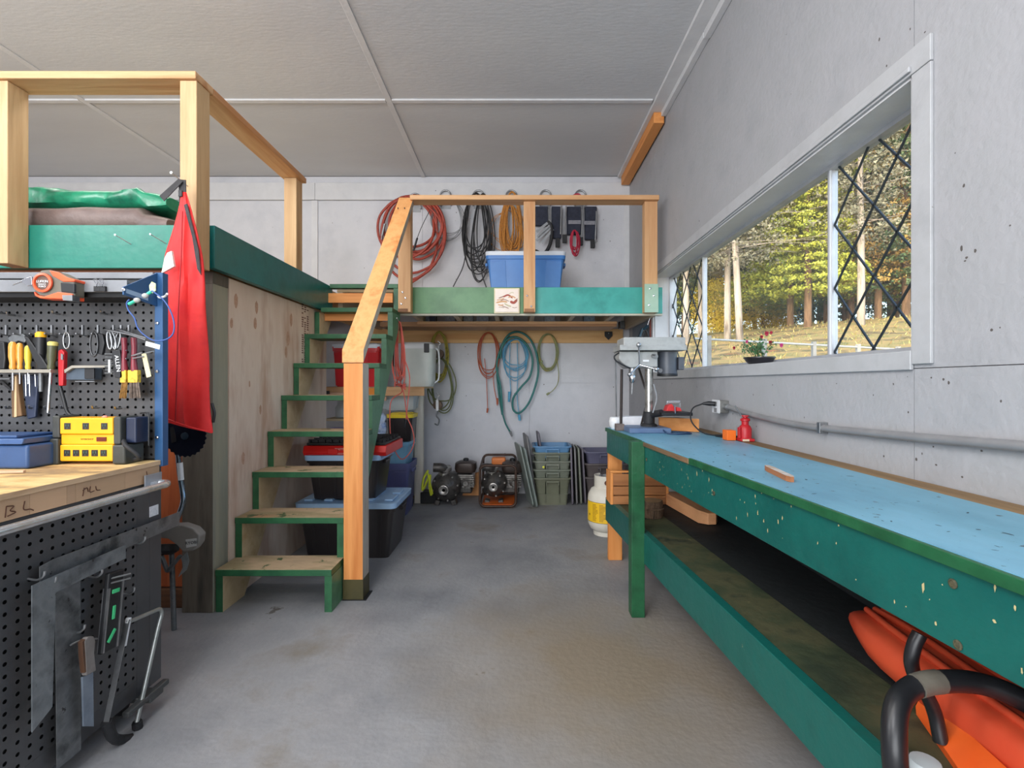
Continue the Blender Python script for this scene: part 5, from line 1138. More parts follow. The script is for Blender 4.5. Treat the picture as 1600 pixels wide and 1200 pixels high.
part('belt_clip', sil(MB(), ((18, 446), (40, 434), (49, 432), (50, 445), (42, 447), (34, 440)), YT+.02, .006), CHROME, t, bevel=.001)
for i, px in enumerate((151, 160)):
    t = thing('binder_clip', ['left black binder clip clamped on the hood lip', 'right black binder clip clamped on the hood lip'][i], 'clip', Q(px, 452, 1.77))
    part('clip_body', sil(MB(), ((px-5, 447), (px+4, 447), (px+4, 455), (px-5, 455)), 1.765, .008), BLK, t, bevel=.001)
    part('wire_arm', MB().tube(spline([Q(px+2, 448, 1.764), Q(px-3, 440, 1.764), Q(px-5, 437, 1.764), Q(px-1, 436, 1.764), Q(px+2, 440, 1.764), Q(px-1, 448, 1.764)], 4), .0012, 6), CHROME, t, smooth=True)
t = thing('corded_earplugs', 'blue corded ear plugs hooked over the blue bracket and jacket', 'ear plugs', Q(230, 480, 1.72))
m = MB(); m.tube(spline([Q(202, 468, 1.70), Q(198, 474, 1.70), Q(201, 485, 1.70), Q(210, 497, 1.70), Q(215, 512, 1.70), Q(225, 523, 1.70), Q(240, 532, 1.70), Q(258, 531, 1.70), Q(270, 522, 1.70), Q(272, 505, 1.70), Q(266, 485, 1.70), Q(255, 468, 1.70), Q(240, 456, 1.70), Q(236, 455, 1.70)], 5), .0024, 8)
part('cord', m, mat('cord_blue', [(44, 76, 140), (60, 92, 156)], 10, .4), t, smooth=True)
for (a, b) in (((202, 475), (214, 469)), ((236, 456), (227, 462))):
    p0, p1 = Q(*a, 1.70), Q(*b, 1.69); part('stem', MB().cyl(p0, p1, .006, .005, 10), mat('mint_green', (60, 196, 160), rough=.4), t, smooth=True)
    part('foam_tip', MB().ball(p1, .011, (1, .8, .8)), mat('grey_foam', (176, 176, 172), rough=.8), t, smooth=True)
part('paper_tag', sil(MB(), ((233, 446), (237, 440), (243, 443), (243, 454), (237, 459), (234, 456)), 1.71, .003), mat('pale_tag', [(150, 200, 220), (206, 216, 130), (180, 210, 220)], 90, .5), t)
t = thing('white_peg', 'white plastic peg sticking out beside the blue upright', 'hook', Q(262, 460, 1.8))
part('peg', MB().tube(spline([Q(247, 463, 1.9), Q(250, 465, 1.82), Q(258, 463, 1.78), Q(261, 459, 1.76)], 4), .004, 8), WHT, t, smooth=True)
# power station
t = thing('power_strip_box', 'yellow multi outlet power block with dark end guards on the cart top', 'power strip', (-1.71, 1.87, .955))
YW = mat('power_yellow', [(240, 168, 16), (248, 180, 30)], 9, .4); Yf = 1.80
A_, B_ = x_(93, Yf), x_(176, Yf); zb, zt = .962, 1.124
part('lower_face', MB().box(A_, B_, Yf, 1.885, zb, zb+.062), YW, t, bevel=.005)
part('middle_face', MB().box(A_, B_, Yf+.006, 1.885, zb+.0625, zb+.10), YW, t, bevel=.003)
part('upper_face', MB().box(A_, B_, Yf, 1.885, zb+.1005, zt), YW, t, bevel=.005)
GRD = mat('guard_grey', [(52, 54, 52), (66, 68, 64)], 9, .5)
part('end_guard', MB().box(x_(79, Yf), A_-.001, Yf-.006, 1.89, CT+.001, zb+.085), GRD, t, bevel=.006); part('end_guard', MB().box(x_(79, Yf)+.004, A_-.001, Yf, 1.89, zb+.086, zt+.008), GRD, t, bevel=.006)
part('end_guard', MB().box(B_+.001, x_(197, Yf), Yf-.006, 1.89, CT+.001, zb+.062), GRD, t, bevel=.008); part('end_guard', MB().box(B_+.001, x_(188, Yf), Yf, 1.89, zb+.0625, zt+.004), GRD, t, bevel=.006)
part('cord_box', MB().box(x_(189, Yf), x_(206, Yf), Yf+.02, 1.89, zb+.065, zt), mat('navy_plastic', [(24, 34, 60), (34, 44, 70)], 9, .4), t, bevel=.006)
part('cord_reel', MB().tube(spline([(x_(190, Yf), Yf+.01, zb+.075), (x_(200, Yf), Yf-.01, zb+.06), (x_(212, Yf), Yf, zb+.03), (x_(214, Yf), Yf+.01, zb+.012), (x_(204, Yf), Yf+.02, zb+.006)], 5), .008, 10), BLK2, t, smooth=True)
part('wire_cradle', MB().tube(spline([(x_(190, Yf), 1.89, zt+.012), (x_(206, Yf), 1.87, zt+.014), (x_(210, Yf), 1.87, zt), (x_(210, Yf), 1.87, zb+.05)], 4), .003, 6), BLK, t, smooth=True)
def outlet(px, z, s=.024):
    x = x_(px, Yf); q = part('outlet', MB().box(x-s/2, x+s/2, Yf-.0015, Yf+.001, z-s/2, z+s/2), mat('outlet_black', [(40, 34, 34), (48, 42, 42)], 20, .4), t, bevel=.001)
    part('slots', MB().box(x-.0055, x-.0035, Yf-.0022, Yf-.001, z-.001, z+.007).box(x+.0035, x+.0055, Yf-.0022, Yf-.001, z-.001, z+.007).box(x-.0015, x+.0015, Yf-.0022, Yf-.001, z-.008, z-.005), mat('slot_green', (70, 110, 96)), q, kind='stuff')
for px in (105.5, 134, 163): outlet(px, zb+.131)
for px in (105, 119, 133.5, 148, 162): outlet(px, zb+.031)
part('switch', MB().box(x_(149.5, Yf), x_(164.5, Yf), Yf+.002, Yf+.007, zb+.074, zb+.090), mat('switch_red', [(90, 28, 20), (120, 40, 26)], 40, .3), t, bevel=.001)
text('writing', 'WORKSHOP', .0085, (x_(134, Yf), Yf+.0055, zb+.082), (PI/2, 0, 0), mat('print_brown', (0,0,0)), t)
part('reset_button', MB().lathe((x_(153, Yf), Yf+.03, zt), [(.009, 0), (.009, .003), (.004, .007)], 12), mat('button_pink', (230, 150, 130)), t, smooth=True)
# blue box, pencil
t = thing('blue_case', 'dark blue plastic case with rounded lid at the left edge of cart top', 'case', (-1.93, 1.78, CT))
NB = mat('case_blue', [(46, 74, 118), (56, 86, 132)], 8, .4)
part('body', MB().box(-2.30, x_(52, 1.72), 1.70, 1.86, CT+.001, CT+.085), NB, t, bevel=.01)
part('lid', MB().loft([[(x, 1.692, z), (x, 1.868, z2), (x, 1.868, z2+.02), (x, 1.70, z+.02)] for x, z, z2 in ((-2.30, CT+.088, CT+.088), (x_(46, 1.72), CT+.088, CT+.088))]).box(-2.2, x_(30, 1.72), 1.71, 1.85, CT+.108, CT+.118), NB, t, bevel=.004)
o = part('carpenter_pencil', MB().bar((-2.0, 1.56, CT+.006), (x_(24, 1.60), 1.63, CT+.006), .012, .007), mat('pencil_wood', [(206, 170, 140), (220, 186, 156)], 10, .6), None); tag(o, 'flat wooden pencil lying on the sawdusty cart top', 'pencil')
o = part('small_clamp', MB().obox((-1.63, 1.40, CT+.012), (.06, .03, .02), (0, 0, .4)).cyl((-1.62, 1.40, CT+.02), (-1.55, 1.43, CT+.02), .006, seg=8), BSTEEL, None, bevel=.002); tag(o, 'small steel clamp part lying at the near edge of the cart top', 'clamp')

# ---- red jacket
t = thing('red_jacket', 'bright red folded rain bib hanging by black straps from the corner post nail', 'jacket', P(285, 480, 2.33))
YJ = 2.34; prof = [(300, 283, 291, .02), (325, 278, 300, .03), (360, 269, 309, .04), (400, 258, 316, .05), (450, 252, 321, .055), (500, 250, 324, .06), (560, 252, 326, .06), (610, 254, 328, .06), (650, 256, 331, .055), (676, 262, 333, .05)]
m = MB(); n = 36; rings = []
fold = lambda u, v: .012*math.sin(u*7+v*2.5)*v + .003*math.sin(u*13+v*6) + .022*math.exp(-((u-.48+.08*v)/.09)**2)*min(1, v*2.5)
L_ = 40
for i in range(L_):
    v = i/(L_-1); yy = 300+376*v
    for a, b in zip(prof, prof[1:]):
        if a[0] <= yy <= b[0]+.001: f = (yy-a[0])/(b[0]-a[0]); xl, xr, th = (a[k]+(b[k]-a[k])*f for k in (1, 2, 3)); break
    ring = []
    for k in range(n):
        a = 2*PI*k/n; u = .5+.5*math.cos(a)
        if math.sin(a) >= 0: yo = -abs(math.sin(a))**.6*th*.5 - fold(u, v)
        else: yo = abs(math.sin(a))**.6*th*.5
        sag = (5*math.cos(u*6) if v > .95 else 0)
        hem = v**10*(-16*(1-u)**1.3)
        ring.append(P(xl+(xr-xl)*u+1.2*math.sin(v*16+u*3), yy+hem, YJ+yo))
    rings.append(ring)
m.loft(rings)
part('cloth', m, mat('red_nylon', [(226, 34, 36), (238, 48, 46), (218, 28, 44)], 5, .62, bump=.3, bscale=16), t, smooth=True)
part('centre_seam', MB().tube(spline([P(285, 330, YJ-.065), P(283, 400, YJ-.088), P(279, 480, YJ-.10), P(276, 600, YJ-.105), P(274, 660, YJ-.10)], 6), .003, 6), mat('seam_dark_red', (170, 20, 26)), t, smooth=True)
part('hem', MB().tube(spline([P(262, 655, YJ-.085), P(275, 660, YJ-.10), P(295, 667, YJ-.095), P(315, 672, YJ-.07), P(331, 676, YJ-.03)], 6), .004, 6), mat('red_nylon', (0,0,0)), t, smooth=True)
part('reflective_patch', MB().prism([P(257, 403, YJ-.075), P(261, 395, YJ-.075), P(268, 392, YJ-.08), P(272, 416, YJ-.085), P(252, 427, YJ-.075)], (0, .012, 0)), mat('pale_patch', [(222, 206, 196), (236, 222, 214)], 20, .6), t)
STR = mat('black_webbing', [(44, 42, 44), (58, 56, 58)], 40, .7)
m = MB(); 
for a, b, wd in (((281, 280), (252, 308), .035), ((284, 280), (286, 325), .03), ((284, 282), (292, 292), .03)):
    m.bar(P(*a, 2.34), P(*b, 2.32), .004, wd, up=(1, 0, 0) if a[0] != 281 else (0, 0, 1)); 
part('strap', MB().prism([P(279, 279, 2.33), P(285, 284, 2.33), P(256, 314, 2.30), P(249, 306, 2.30)], (0, .004, 0)), STR, t)
part('strap', MB().prism([P(279, 280, 2.34), P(290, 281, 2.34), P(291, 330, 2.33), P(280, 326, 2.33)], (0, .004, 0)), STR, t)
part('side_binding', MB().prism([P(287, 320, 2.315), P(292, 318, 2.315), P(310, 390, 2.30), P(314, 430, 2.30), P(308, 420, 2.30), P(300, 370, 2.31)], (0, .004, 0)), STR, t)
part('buckle', MB().box(P(280, 0, 2.33).x, P(286, 0, 2.33).x, 2.322, 2.329, P(0, 308, 2.33).z, P(0, 298, 2.33).z), BLK, t, bevel=.002)
part('side_buckle', MB().tube(spline([P(331, 630, 2.34), P(335, 645, 2.34), P(333, 660, 2.34)], 4), .007, 8), BLK, t, smooth=True)
# string trimmer
t = thing('string_trimmer', 'upright brush cutter with toothed black blade, grey guard and steel shaft', 'trimmer', P(285, 850, 2.45))
YS = 2.43
c0 = P(290, 681, YS)
bl = MB(); n = 52; pts = []
for k in range(n):
    a = 2*PI*k/n; r = .108 if k % 2 else .100; pts.append((c0.x+r*math.cos(a), YS-.004, c0.z+r*math.sin(a)))
bl.prism(pts, (0, .004, 0)); part('saw_blade', bl, mat('blade_navy', [(22, 28, 46), (34, 40, 58)], 12, .35, metal=.5), t)
part('blade_hub', MB().lathe((c0.x, YS-.004, c0.z), [(.018, 0), (.018, .006), (.008, .009)], 16, (0, -1, 0)), mat('hub_teal', (40, 60, 76), rough=.4), t, smooth=True)
part('black_bracket', MB().prism([P(258, 612, 2.44), P(264, 610, 2.44), P(275, 690, 2.42), P(268, 693, 2.42)], (0, .02, 0)), BLK, t, bevel=.003)
sh = spline([P(278, 705, 2.44), P(281, 740, 2.44), P(285, 765, 2.44), P(286, 785, 2.43), P(278, 808, 2.42), P(274, 820, 2.42)], 5)
part('shaft', MB().tube(sh, .0125, 12), mat('shaft_steel', [(90, 104, 116), (120, 134, 146), (70, 80, 92)], 14, .2, metal=.8), t, smooth=True)
part('shaft_label', MB().cyl(P(281, 723, 2.438), P(283, 750, 2.438), .0132, seg=12), WHT, t, smooth=True)
GRY = mat('guard_warm_grey', [(120, 116, 112), (136, 132, 126)], 6, .5, bump=.1)
m = MB(); m.prism([P(a, b, 2.36) for a, b in ((240, 822), (262, 821), (284, 820), (302, 826), (312, 836), (310, 850), (302, 861), (286, 864), (275, 852), (262, 843), (240, 840))], (0, .055, 0)); part('guard_housing', m, GRY, t, bevel=.010)
part('name_plate', MB().prism([P(290, 843, 2.3585), P(307, 841, 2.3585), P(307, 853, 2.3585), P(291, 856, 2.3585)], (0, .0015, 0)), mat('plate_grey', (196, 196, 194)), t)
text('writing', 'RYOBI', .021, P(299, 848.2, 2.3575), (PI/2, R(-6), 0), BLK, t)
m = MB(); m.lathe(P(262, 850, 2.42), [(.05, 0), (.055, .03), (.03, .05)], 16, (0, -.3, -1)); part('motor_hub', m, BLK2, t, smooth=True)
m = MB()
m.bar(P(252, 868, 2.38), P(262, 893, 2.38), .02, .012); m.bar(P(262, 893, 2.38), P(282, 868, 2.38), .02, .014); m.bar(P(240, 860, 2.38), P(256, 862, 2.38), .02, .016)
part('cutting_head', m, BSTEEL, t, bevel=.002, kind='stuff')
m = MB().prism([P(a, b, 2.37) for a, b in ((292, 862), (295, 876), (292, 890), (278, 902), (286, 886), (283, 872))], (0, .004, 0)); part('guard_flap', m, mat('clear_grey', [(120, 126, 128), (150, 156, 158)], 12, .3, alpha=.75), t)
part('foot', MB().cyl(P(268, 862, 2.46), (P(272, 0, 2.46).x, 2.46, .001), .012, seg=10), BSTEEL, t, smooth=True)
# tarps on the side loft
def tarp(name, label, x0, x1, y0, y1, z0, z1, m_, seed, fold_=.012):
    rnd = random.Random(seed); m = MB(); rings = []; n = 22
    for i in range(30):
        u = i/29; x = x0+(x1-x0)*u; ring = []
        e = min(1, (1-u)*6)**.5*min(1, u*10)**.5
        for k in range(n):
            a = 2*PI*k/n; yy = (y0+y1)/2+(y1-y0)/2*math.copysign(abs(math.cos(a))**.5, math.cos(a)); zz = (z0+z1)/2+(z1-z0)/2*math.copysign(abs(math.sin(a))**.6, math.sin(a))*(.55+.45*e)
            d = fold_*(math.sin(x*9+a*2+seed)+.6*math.sin(x*21+a*3)) if math.sin(a) > -.3 else 0
            ring.append((x, yy-abs(d)*.8, max(z0, zz+d*.7-(.25*(z1-z0) if u > .85 else 0)*u)))
        rings.append(ring)
    m.loft(rings); o = part(name, m, m_, None, smooth=True); tag(o, label, 'tarp'); return o
tarp('green_tarp', 'shiny folded green tarpaulin on top of the brown one on the side loft', -2.85, -1.93, 2.66, 2.98, 2.225, 2.335, mat('tarp_green', [(10, 104, 74), (26, 136, 100), (8, 88, 64)], 7, .3, bump=.4, bscale=12), 2)
tarp('brown_tarp', 'brown tarpaulin roll lying along the side loft edge under the green one', -2.9, -1.89, 2.61, 2.95, 2.079, 2.222, mat('tarp_brown', [(96, 80, 76), (118, 100, 94)], 9, .5, bump=.3), 5, .004)
# ------------------------------------------------------------ things on and under the workbench
t = thing('drill_press', 'grey bench drill press with black motor at the far end of the workbench', 'drill press', P(1000, 669, 3.1))
YD = 3.10; D = lambda a, b, Y=YD: P(a, b, Y)
GP = mat('machine_grey', [(150, 152, 150), (166, 168, 166), (142, 142, 140)], 8, .4, bump=.1)
def dbox(x0, x1, y0, y1, Y0, Y1): 
    a = D(x0, y1); b = D(x1, y0); return MB().box(a.x, b.x, Y0, Y1, a.z, b.z)
part('base', MB().box(D(977, 0).x, D(1040, 0).x, 2.98, 3.24, HB, HB+.032), mat('base_blue_grey', [(84, 106, 140), (100, 122, 152)], 9, .45), t, bevel=.006)
part('column_flange', MB().lathe((D(1016, 0).x, YD+.03, HB+.032), [(.055, 0), (.05, .012), (.036, .02), (.036, .09), (.03, .095)], 20), BLK2, t, smooth=True)
part('column', MB().cyl((D(1016, 0).x, YD+.03, HB+.05), (D(1016, 0).x, YD+.03, D(0, 576).z), .027, seg=20), mat('column_steel', [(150, 150, 146), (190, 188, 182), (118, 114, 108)], 16, .25, metal=.8), t, smooth=True)
part('belt_cover', dbox(969, 1063, 529, 545, 3.0, 3.2), GP, t, bevel=.008)
part('cover_skirt', dbox(963, 1064, 541, 549, 2.99, 3.21), GP, t, bevel=.003)
hd = MB().prism([D(967, 549, 3.03), D(1028, 549, 3.03), D(1028, 574, 3.03), D(1000, 574, 3.03), D(980, 575, 3.03), D(967, 562, 3.03)], (0, .14, 0))
part('head', hd, GP, t, bevel=.008)
part('motor', MB().cyl((D(1044, 0).x, YD+.02, D(0, 587).z), (D(1044, 0).x, YD+.02, D(0, 550).z), .062, seg=24), mat('motor_slate', [(72, 76, 84), (86, 90, 98)], 9, .4), t, smooth=True)
part('motor_box', dbox(1058, 1067, 558, 578, 3.07, 3.15), MATS['motor_slate'], t, bevel=.004)
part('motor_band', MB().lathe((D(1044, 0).x, YD+.02, D(0, 588).z), [(.05, 0), (.064, .002), (.064, .016), (.06, .018)], 24), BLK, t, smooth=True)
part('tension_knob', MB().cyl(D(1020, 556, 3.02), D(1026, 557, 2.98), .012, seg=10).cyl(D(1026, 577, 3.02), D(1032, 579, 2.97), .014, seg=10), STEEL, t, smooth=True, kind='stuff')
part('quill', MB().cyl(D(988, 574, 3.08), D(988, 586, 3.08), .022, seg=16), STEEL, t, smooth=True)
part('chuck', MB().lathe(D(988, 598, 3.08), [(.010, 0), (.020, .012), (.022, .045), (.018, .05)], 16), CHROME, t, smooth=True)
part('drill_bit', MB().cyl(D(988, 598, 3.08), D(987, 616, 3.08), .003, seg=8), STEEL, t, smooth=True)
for a, b in (((999, 570), (998, 539)), ((999, 570), (984, 585)), ((999, 570), (1026, 577))):
    q = part('feed_handle', MB().cyl(D(*a, 3.01), D(*b, 2.97), .005, seg=8), CHROME, t, smooth=True); part('handle_knob', MB().ball(D(*b, 2.965), .015), STEEL, q, smooth=True)
part('badge', dbox(1000, 1009, 563, 566, 3.026, 3.029), WHT, t)
part('table_arm', MB().cyl(D(1016, 648, 3.12), D(1034, 645, 3.04), .022, seg=14), BLK2, t, smooth=True)
part('drill_table', dbox(1026, 1073, 643, 648, 2.99, 3.20), BLK, t, bevel=.003)
part('depth_cable', MB().tube(spline([D(967, 551, 3.02), D(960, 557, 3.0), D(963, 564, 3.0), D(975, 571, 3.0), D(984, 575, 3.02)], 5), .005, 8), BLK2, t, smooth=True)
part('column_cable', MB().tube(spline([D(1021, 600, 3.06), D(1026, 622, 3.06), D(1020, 645, 3.06)], 5), .004, 6), mat('grey_cable', (150, 152, 154)), t, smooth=True)
t = thing('drill_vise', 'small red drill vise clamped on the drill press table', 'vise', D(1053, 642))
RV = mat('vise_red', [(196, 40, 44), (214, 56, 58)], 9, .4)
part('jaw', MB().prism([D(1041, 642.6, 3.03), D(1044, 634, 3.03), D(1050, 631, 3.03), D(1054, 637, 3.03), D(1056, 642.6, 3.03)], (0, .07, 0)), RV, t, bevel=.004)
part('jaw', MB().prism([D(1057, 642.6, 3.03), D(1058, 636, 3.03), D(1063, 637, 3.03), D(1066, 642.6, 3.03)], (0, .07, 0)), RV, t, bevel=.003)
part('steel_bar', dbox(1041, 1062, 626, 630, 3.08, 3.10), CHROME, t, bevel=.002)
part('bar_leg', dbox(1041, 1043.5, 629, 636, 3.08, 3.10), CHROME, t); part('bar_leg', dbox(1060, 1062, 629, 640, 3.08, 3.10), CHROME, t)
part('screw', MB().cyl(D(1054, 634, 3.02), D(1055, 646, 2.98), .004, seg=8), CHROME, t, smooth=True)
def tagged(name, mb, m_, label, cat, **k): return tag(part(name, mb, m_, None, **k), label, cat)
RODM = mat('rusty_black_rod', [(44, 38, 36), (60, 50, 46)], 20, .5, metal=.4)
tagged('steel_rod', MB().cyl((D(978.5, 0).x, 3.26, HB), (D(980, 0).x, 3.26, D(0, 577, 3.26).z), .0095, seg=10).lathe((D(978.5, 0).x, 3.26, HB), [(.018, 0), (.018, .02), (.012, .03)], 12), RODM, 'upright dark rusty rod behind the drill chuck', 'rod', smooth=True)
tagged('bar_clamp', MB().bar(D(998, 575, 3.22), D(1013, 622, 3.22), .010, .020, up=(0, 1, 0)).bar(D(1013, 620, 3.22), (D(1000, 0, 3.22).x, 3.22, HB+.003), .010, .016, up=(0, 1, 0)), RODM, 'bent dark bar leaning between rod and drill press column', 'bar', kind='')
tagged('thin_rod', MB().cyl(P(962, 552, 3.36), (P(964, 0, 3.36).x, 3.38, HB+.0), .0045, seg=8), BSTEEL, 'thin steel rod standing at the very end of the workbench', 'rod', smooth=True)
STY = mat('styrofoam', [(214, 216, 220), (232, 232, 234)], 20, .8)
tagged('foam_block', dbox(969, 1010, 650, 661, 3.26, 3.35).box(0, 0, 0, 0, 0, 0) if False else MB().box(P(969, 0, 3.3).x, P(1009, 0, 3.3).x, 3.26, 3.36, HB+.0005, HB+.085), STY, 'white foam block behind the drill press base', 'block', bevel=.006)
t = thing('white_tub', 'round white plastic tub at the front far corner of the bench', 'tub', (P(960, 0, 3.34).x, 3.34, HB))
part('body', MB().lathe((P(962, 0, 3.3).x, 3.30, HB+.0005), [(.03, 0), (.042, .02), (.046, .05), (.04, .075), (.034, .08)], 20), WHT, t, smooth=True)
tagged('tin_block', MB().box(P(962, 0, 3.16).x, P(975, 0, 3.16).x, 3.14, 3.20, HB+.0005, HB+.045), mat('brown_tin', [(96, 84, 80), (120, 106, 98)], 40, .5), 'small brown metal block beside the drill press base', 'block', bevel=.004)
t = thing('wood_offcut', 'orange wood offcut board leaning at the wall behind the drill vise', 'board', P(1060, 660, 3.3))
part('board', MB().prism([(P(1030, 0, 3.2).x, 3.20, HB+.001), (P(1085, 0, 3.05).x+.03, 3.05, HB+.001), (P(1085, 0, 3.05).x+.03, 3.05, HB+.085), (P(1030, 0, 3.2).x, 3.20, HB+.085)], (.012, .06, 0)), [ORG['x'], mat('pale_top_edge', (206, 196, 180))], t, bevel=.002, fn=lambda n, c: 1 if n.z > .5 else 0)
BCB = mat('blue_black_cable', [(34, 56, 88), (46, 70, 104)], 9, .4)
zt_ = HB+.005
m = MB(); m.tube(spline([(P(1035, 0, 3.0).x, 2.98, zt_+.015), (P(1042, 0, 2.95).x, 2.93, zt_), (P(1060, 0, 2.9).x, 2.90, zt_), (P(1077, 0, 2.95).x, 2.93, zt_), (P(1075, 0, 3.0).x, 3.0, zt_), (P(1050, 0, 3.02).x, 3.03, zt_)], 6), .0045, 8)
tagged('drill_cable', m, BCB, 'blue cable loop lying on the bench in front of the drill press', 'cable', smooth=True)
# outlet box, conduit, plug cord
t = thing('outlet_box', 'steel surface outlet box with white face on the window wall', 'outlet', (XR-.03, 3.0, 1.10))
def W(px, py, X=XR): Y = X*F/(px-808); return Vector((X, Y, HC-(py-600)/F*Y))
yb_ = 2.92
part('box', MB().box(XR-.055, XR-.0005, yb_, yb_+.11, 1.075, 1.15), mat('galvanised', [(120, 120, 118), (140, 140, 136)], 30, .4, metal=.5), t, bevel=.004)
part('face_plate', MB().box(XR-.060, XR-.0555, yb_+.0, yb_+.11, 1.072, 1.153), WHT, t, bevel=.002)
for z in (1.09, 1.128):
    part('socket', MB().box(XR-.0625, XR-.0605, yb_+.035, yb_+.075, z-.014, z+.014), mat('socket_grey', [(120, 120, 122), (150, 150, 150)], 60, .4), t, bevel=.002)
cpts = [(XR-.022, 2.92, 1.112), (XR-.022, 2.85, 1.110), (XR-.02, 2.6, 1.085), (XR-.018, 2.2, 1.066), (XR-.018, 1.9, 1.070), (XR-.018, 1.5, 1.082), (XR-.018, 1.1, 1.098), (XR-.018, .6, 1.11), (XR-.018, -.4, 1.12)]
t = thing('conduit', 'long steel electrical conduit running along the window wall above the bench', 'conduit', (XR-.02, 1.5, 1.09))
part('pipe', MB().tube(spline(cpts, 6), .0145, 12), mat('painted_pipe', [(142, 142, 144), (156, 156, 158)], 9, .4, metal=.3), t, smooth=True)
part('connector', MB().cyl((XR-.022, 2.919, 1.112), (XR-.022, 2.88, 1.1115), .019, seg=12), STEEL, t, smooth=True)
part('strap', MB().box(XR-.036, XR-.001, 1.99, 2.01, 1.045, 1.092), STEEL, t, bevel=.002)
t = thing('plug_cord', 'black power cord plugged in the wall outlet and coiled on the bench', 'cord', (XR-.1, 2.9, HB))
part('plug', MB().tube([(XR-.063, 2.975, 1.128), (XR-.10, 2.985, 1.13), (XR-.13, 3.0, 1.128)], [.014, .014, .007], 10), BLK, t, smooth=True)
m = MB(); m.tube(spline([(XR-.13, 3.0, 1.128), (XR-.19, 3.0, 1.10), (XR-.215, 2.97, 1.04), (XR-.20, 2.93, .99), (XR-.16, 2.88, .955), (XR-.08, 2.78, zt_), (XR-.035, 2.68, zt_), (XR-.045, 2.62, zt_), (XR-.10, 2.70, zt_+.001), (XR-.13, 2.80, zt_+.001), (XR-.09, 2.78, zt_+.008), (XR-.05, 2.66, zt_+.009)], 6), .0045, 8)
part('cord', m, BLK2, t, smooth=True)
# bottle jack
t = thing('bottle_jack', 'small red bottle jack beside an orange block at the wall', 'jack', (1.215, 2.60, HB))
JR = mat('jack_red', [(176, 24, 34), (196, 36, 44)], 9, .4); c = Vector((1.218, 2.585, HB))
part('jack_base', MB().box(c.x-.036, c.x+.036, c.y-.036, c.y+.036, HB+.001, HB+.016), JR, t, bevel=.004)
part('body', MB().lathe((c.x, c.y, HB+.016), [(.032, 0), (.033, .05), (.026, .065), (.018, .072), (.018, .09), (.024, .092), (.024, .102), (.016, .108)], 20), JR, t, smooth=True)
part('screw_head', MB().lathe((c.x, c.y, HB+.124), [(.012, 0), (.012, .006), (.02, .008), (.018, .014)], 14), JR, t, smooth=True)
part('pump_socket', MB().box(c.x-.042, c.x-.030, c.y-.02, c.y+.0, HB+.016, HB+.075), JR, t, bevel=.003)
part('cream_label', MB().box(c.x-.030, c.x+.005, c.y-.0375, c.y-.0362, HB+.003, HB+.014), mat('cream_label', (226, 206, 180)), t)
part('pump_rod', MB().cyl((c.x-.012, c.y, HB+.12), (c.x-.05, c.y+.01, HB+.19), .003, seg=6), BSTEEL, t, smooth=True)
tagged('orange_block', MB().box(1.128, 1.177, 2.60, 2.66, HB+.001, HB+.055), mat('bright_orange', [(240, 106, 22), (246, 122, 36)], 9, .5), 'bright orange block left of the red bottle jack', 'block', bevel=.003)
# stake on the bench
a = Vector((.885, 1.715, HB+.009)); b = Vector((.853, 1.50, HB+.009))
m = MB(); d = (b-a).normalized(); s_ = d.cross(Vector((0, 0, 1)))
m.loft([[tuple(p+s_*x+Vector((0, 0, z))) for x, z in ((-hw, -.0085), (hw, -.0085), (hw, .0085), (-hw, .0085))] for p, hw in ((a, .007), (a+d*.03, .0115), (b-d*.02, .0115), (b, .005))])
tagged('wood_stake', m, [wood('stake_brown', (150, 92, 56), (172, 112, 70), (130, 76, 44), 'y'), mat('stake_white', [(206, 206, 204), (176, 150, 124)], 20, .6)], 'short wooden stake with worn white paint lying on the blue bench top', 'stake', fn=lambda n, c: 1 if n.z > .5 else 0)
# crate on the lower shelf
SZ = .450
t = thing('wooden_crate', 'rough wooden crate standing on the bench shelf behind the orange leg', 'crate', (.80, 3.25, SZ))
CW = wood('crate_wood', (150, 96, 54), (176, 118, 70), (118, 74, 42), 'x'); x0, x1 = .620, .985
for z in (SZ+.003, SZ+.065): 
    part('slat', MB().box(x0+.016, x1, 3.20, 3.21, z, z+.057), CW, t, bevel=.002); part('slat', MB().box(x0+.016, x1, 3.345, 3.355, z, z+.057), CW, t, bevel=.002)
part('slat', MB().box(x0+.016, x1, 3.20, 3.21, SZ+.127, SZ+.205), CW, t, bevel=.002)
part('end_panel', MB().box(x0-.002, x0+.0155, 3.198, 3.357, SZ+.002, SZ+.212), ORG['z'], t, bevel=.002); part('end_panel', MB().box(x1+.0005, x1+.017, 3.198, 3.357, SZ+.002, SZ+.212), ORG['z'], t, bevel=.002)
part('crate_bottom', MB().box(x0+.016, x1, 3.211, 3.344, SZ+.002, SZ+.012), CW, t)
part('top_slat', MB().box(x0-.002, x1+.017, 3.198, 3.235, SZ+.213, SZ+.225), ORG['x'], t, bevel=.002)
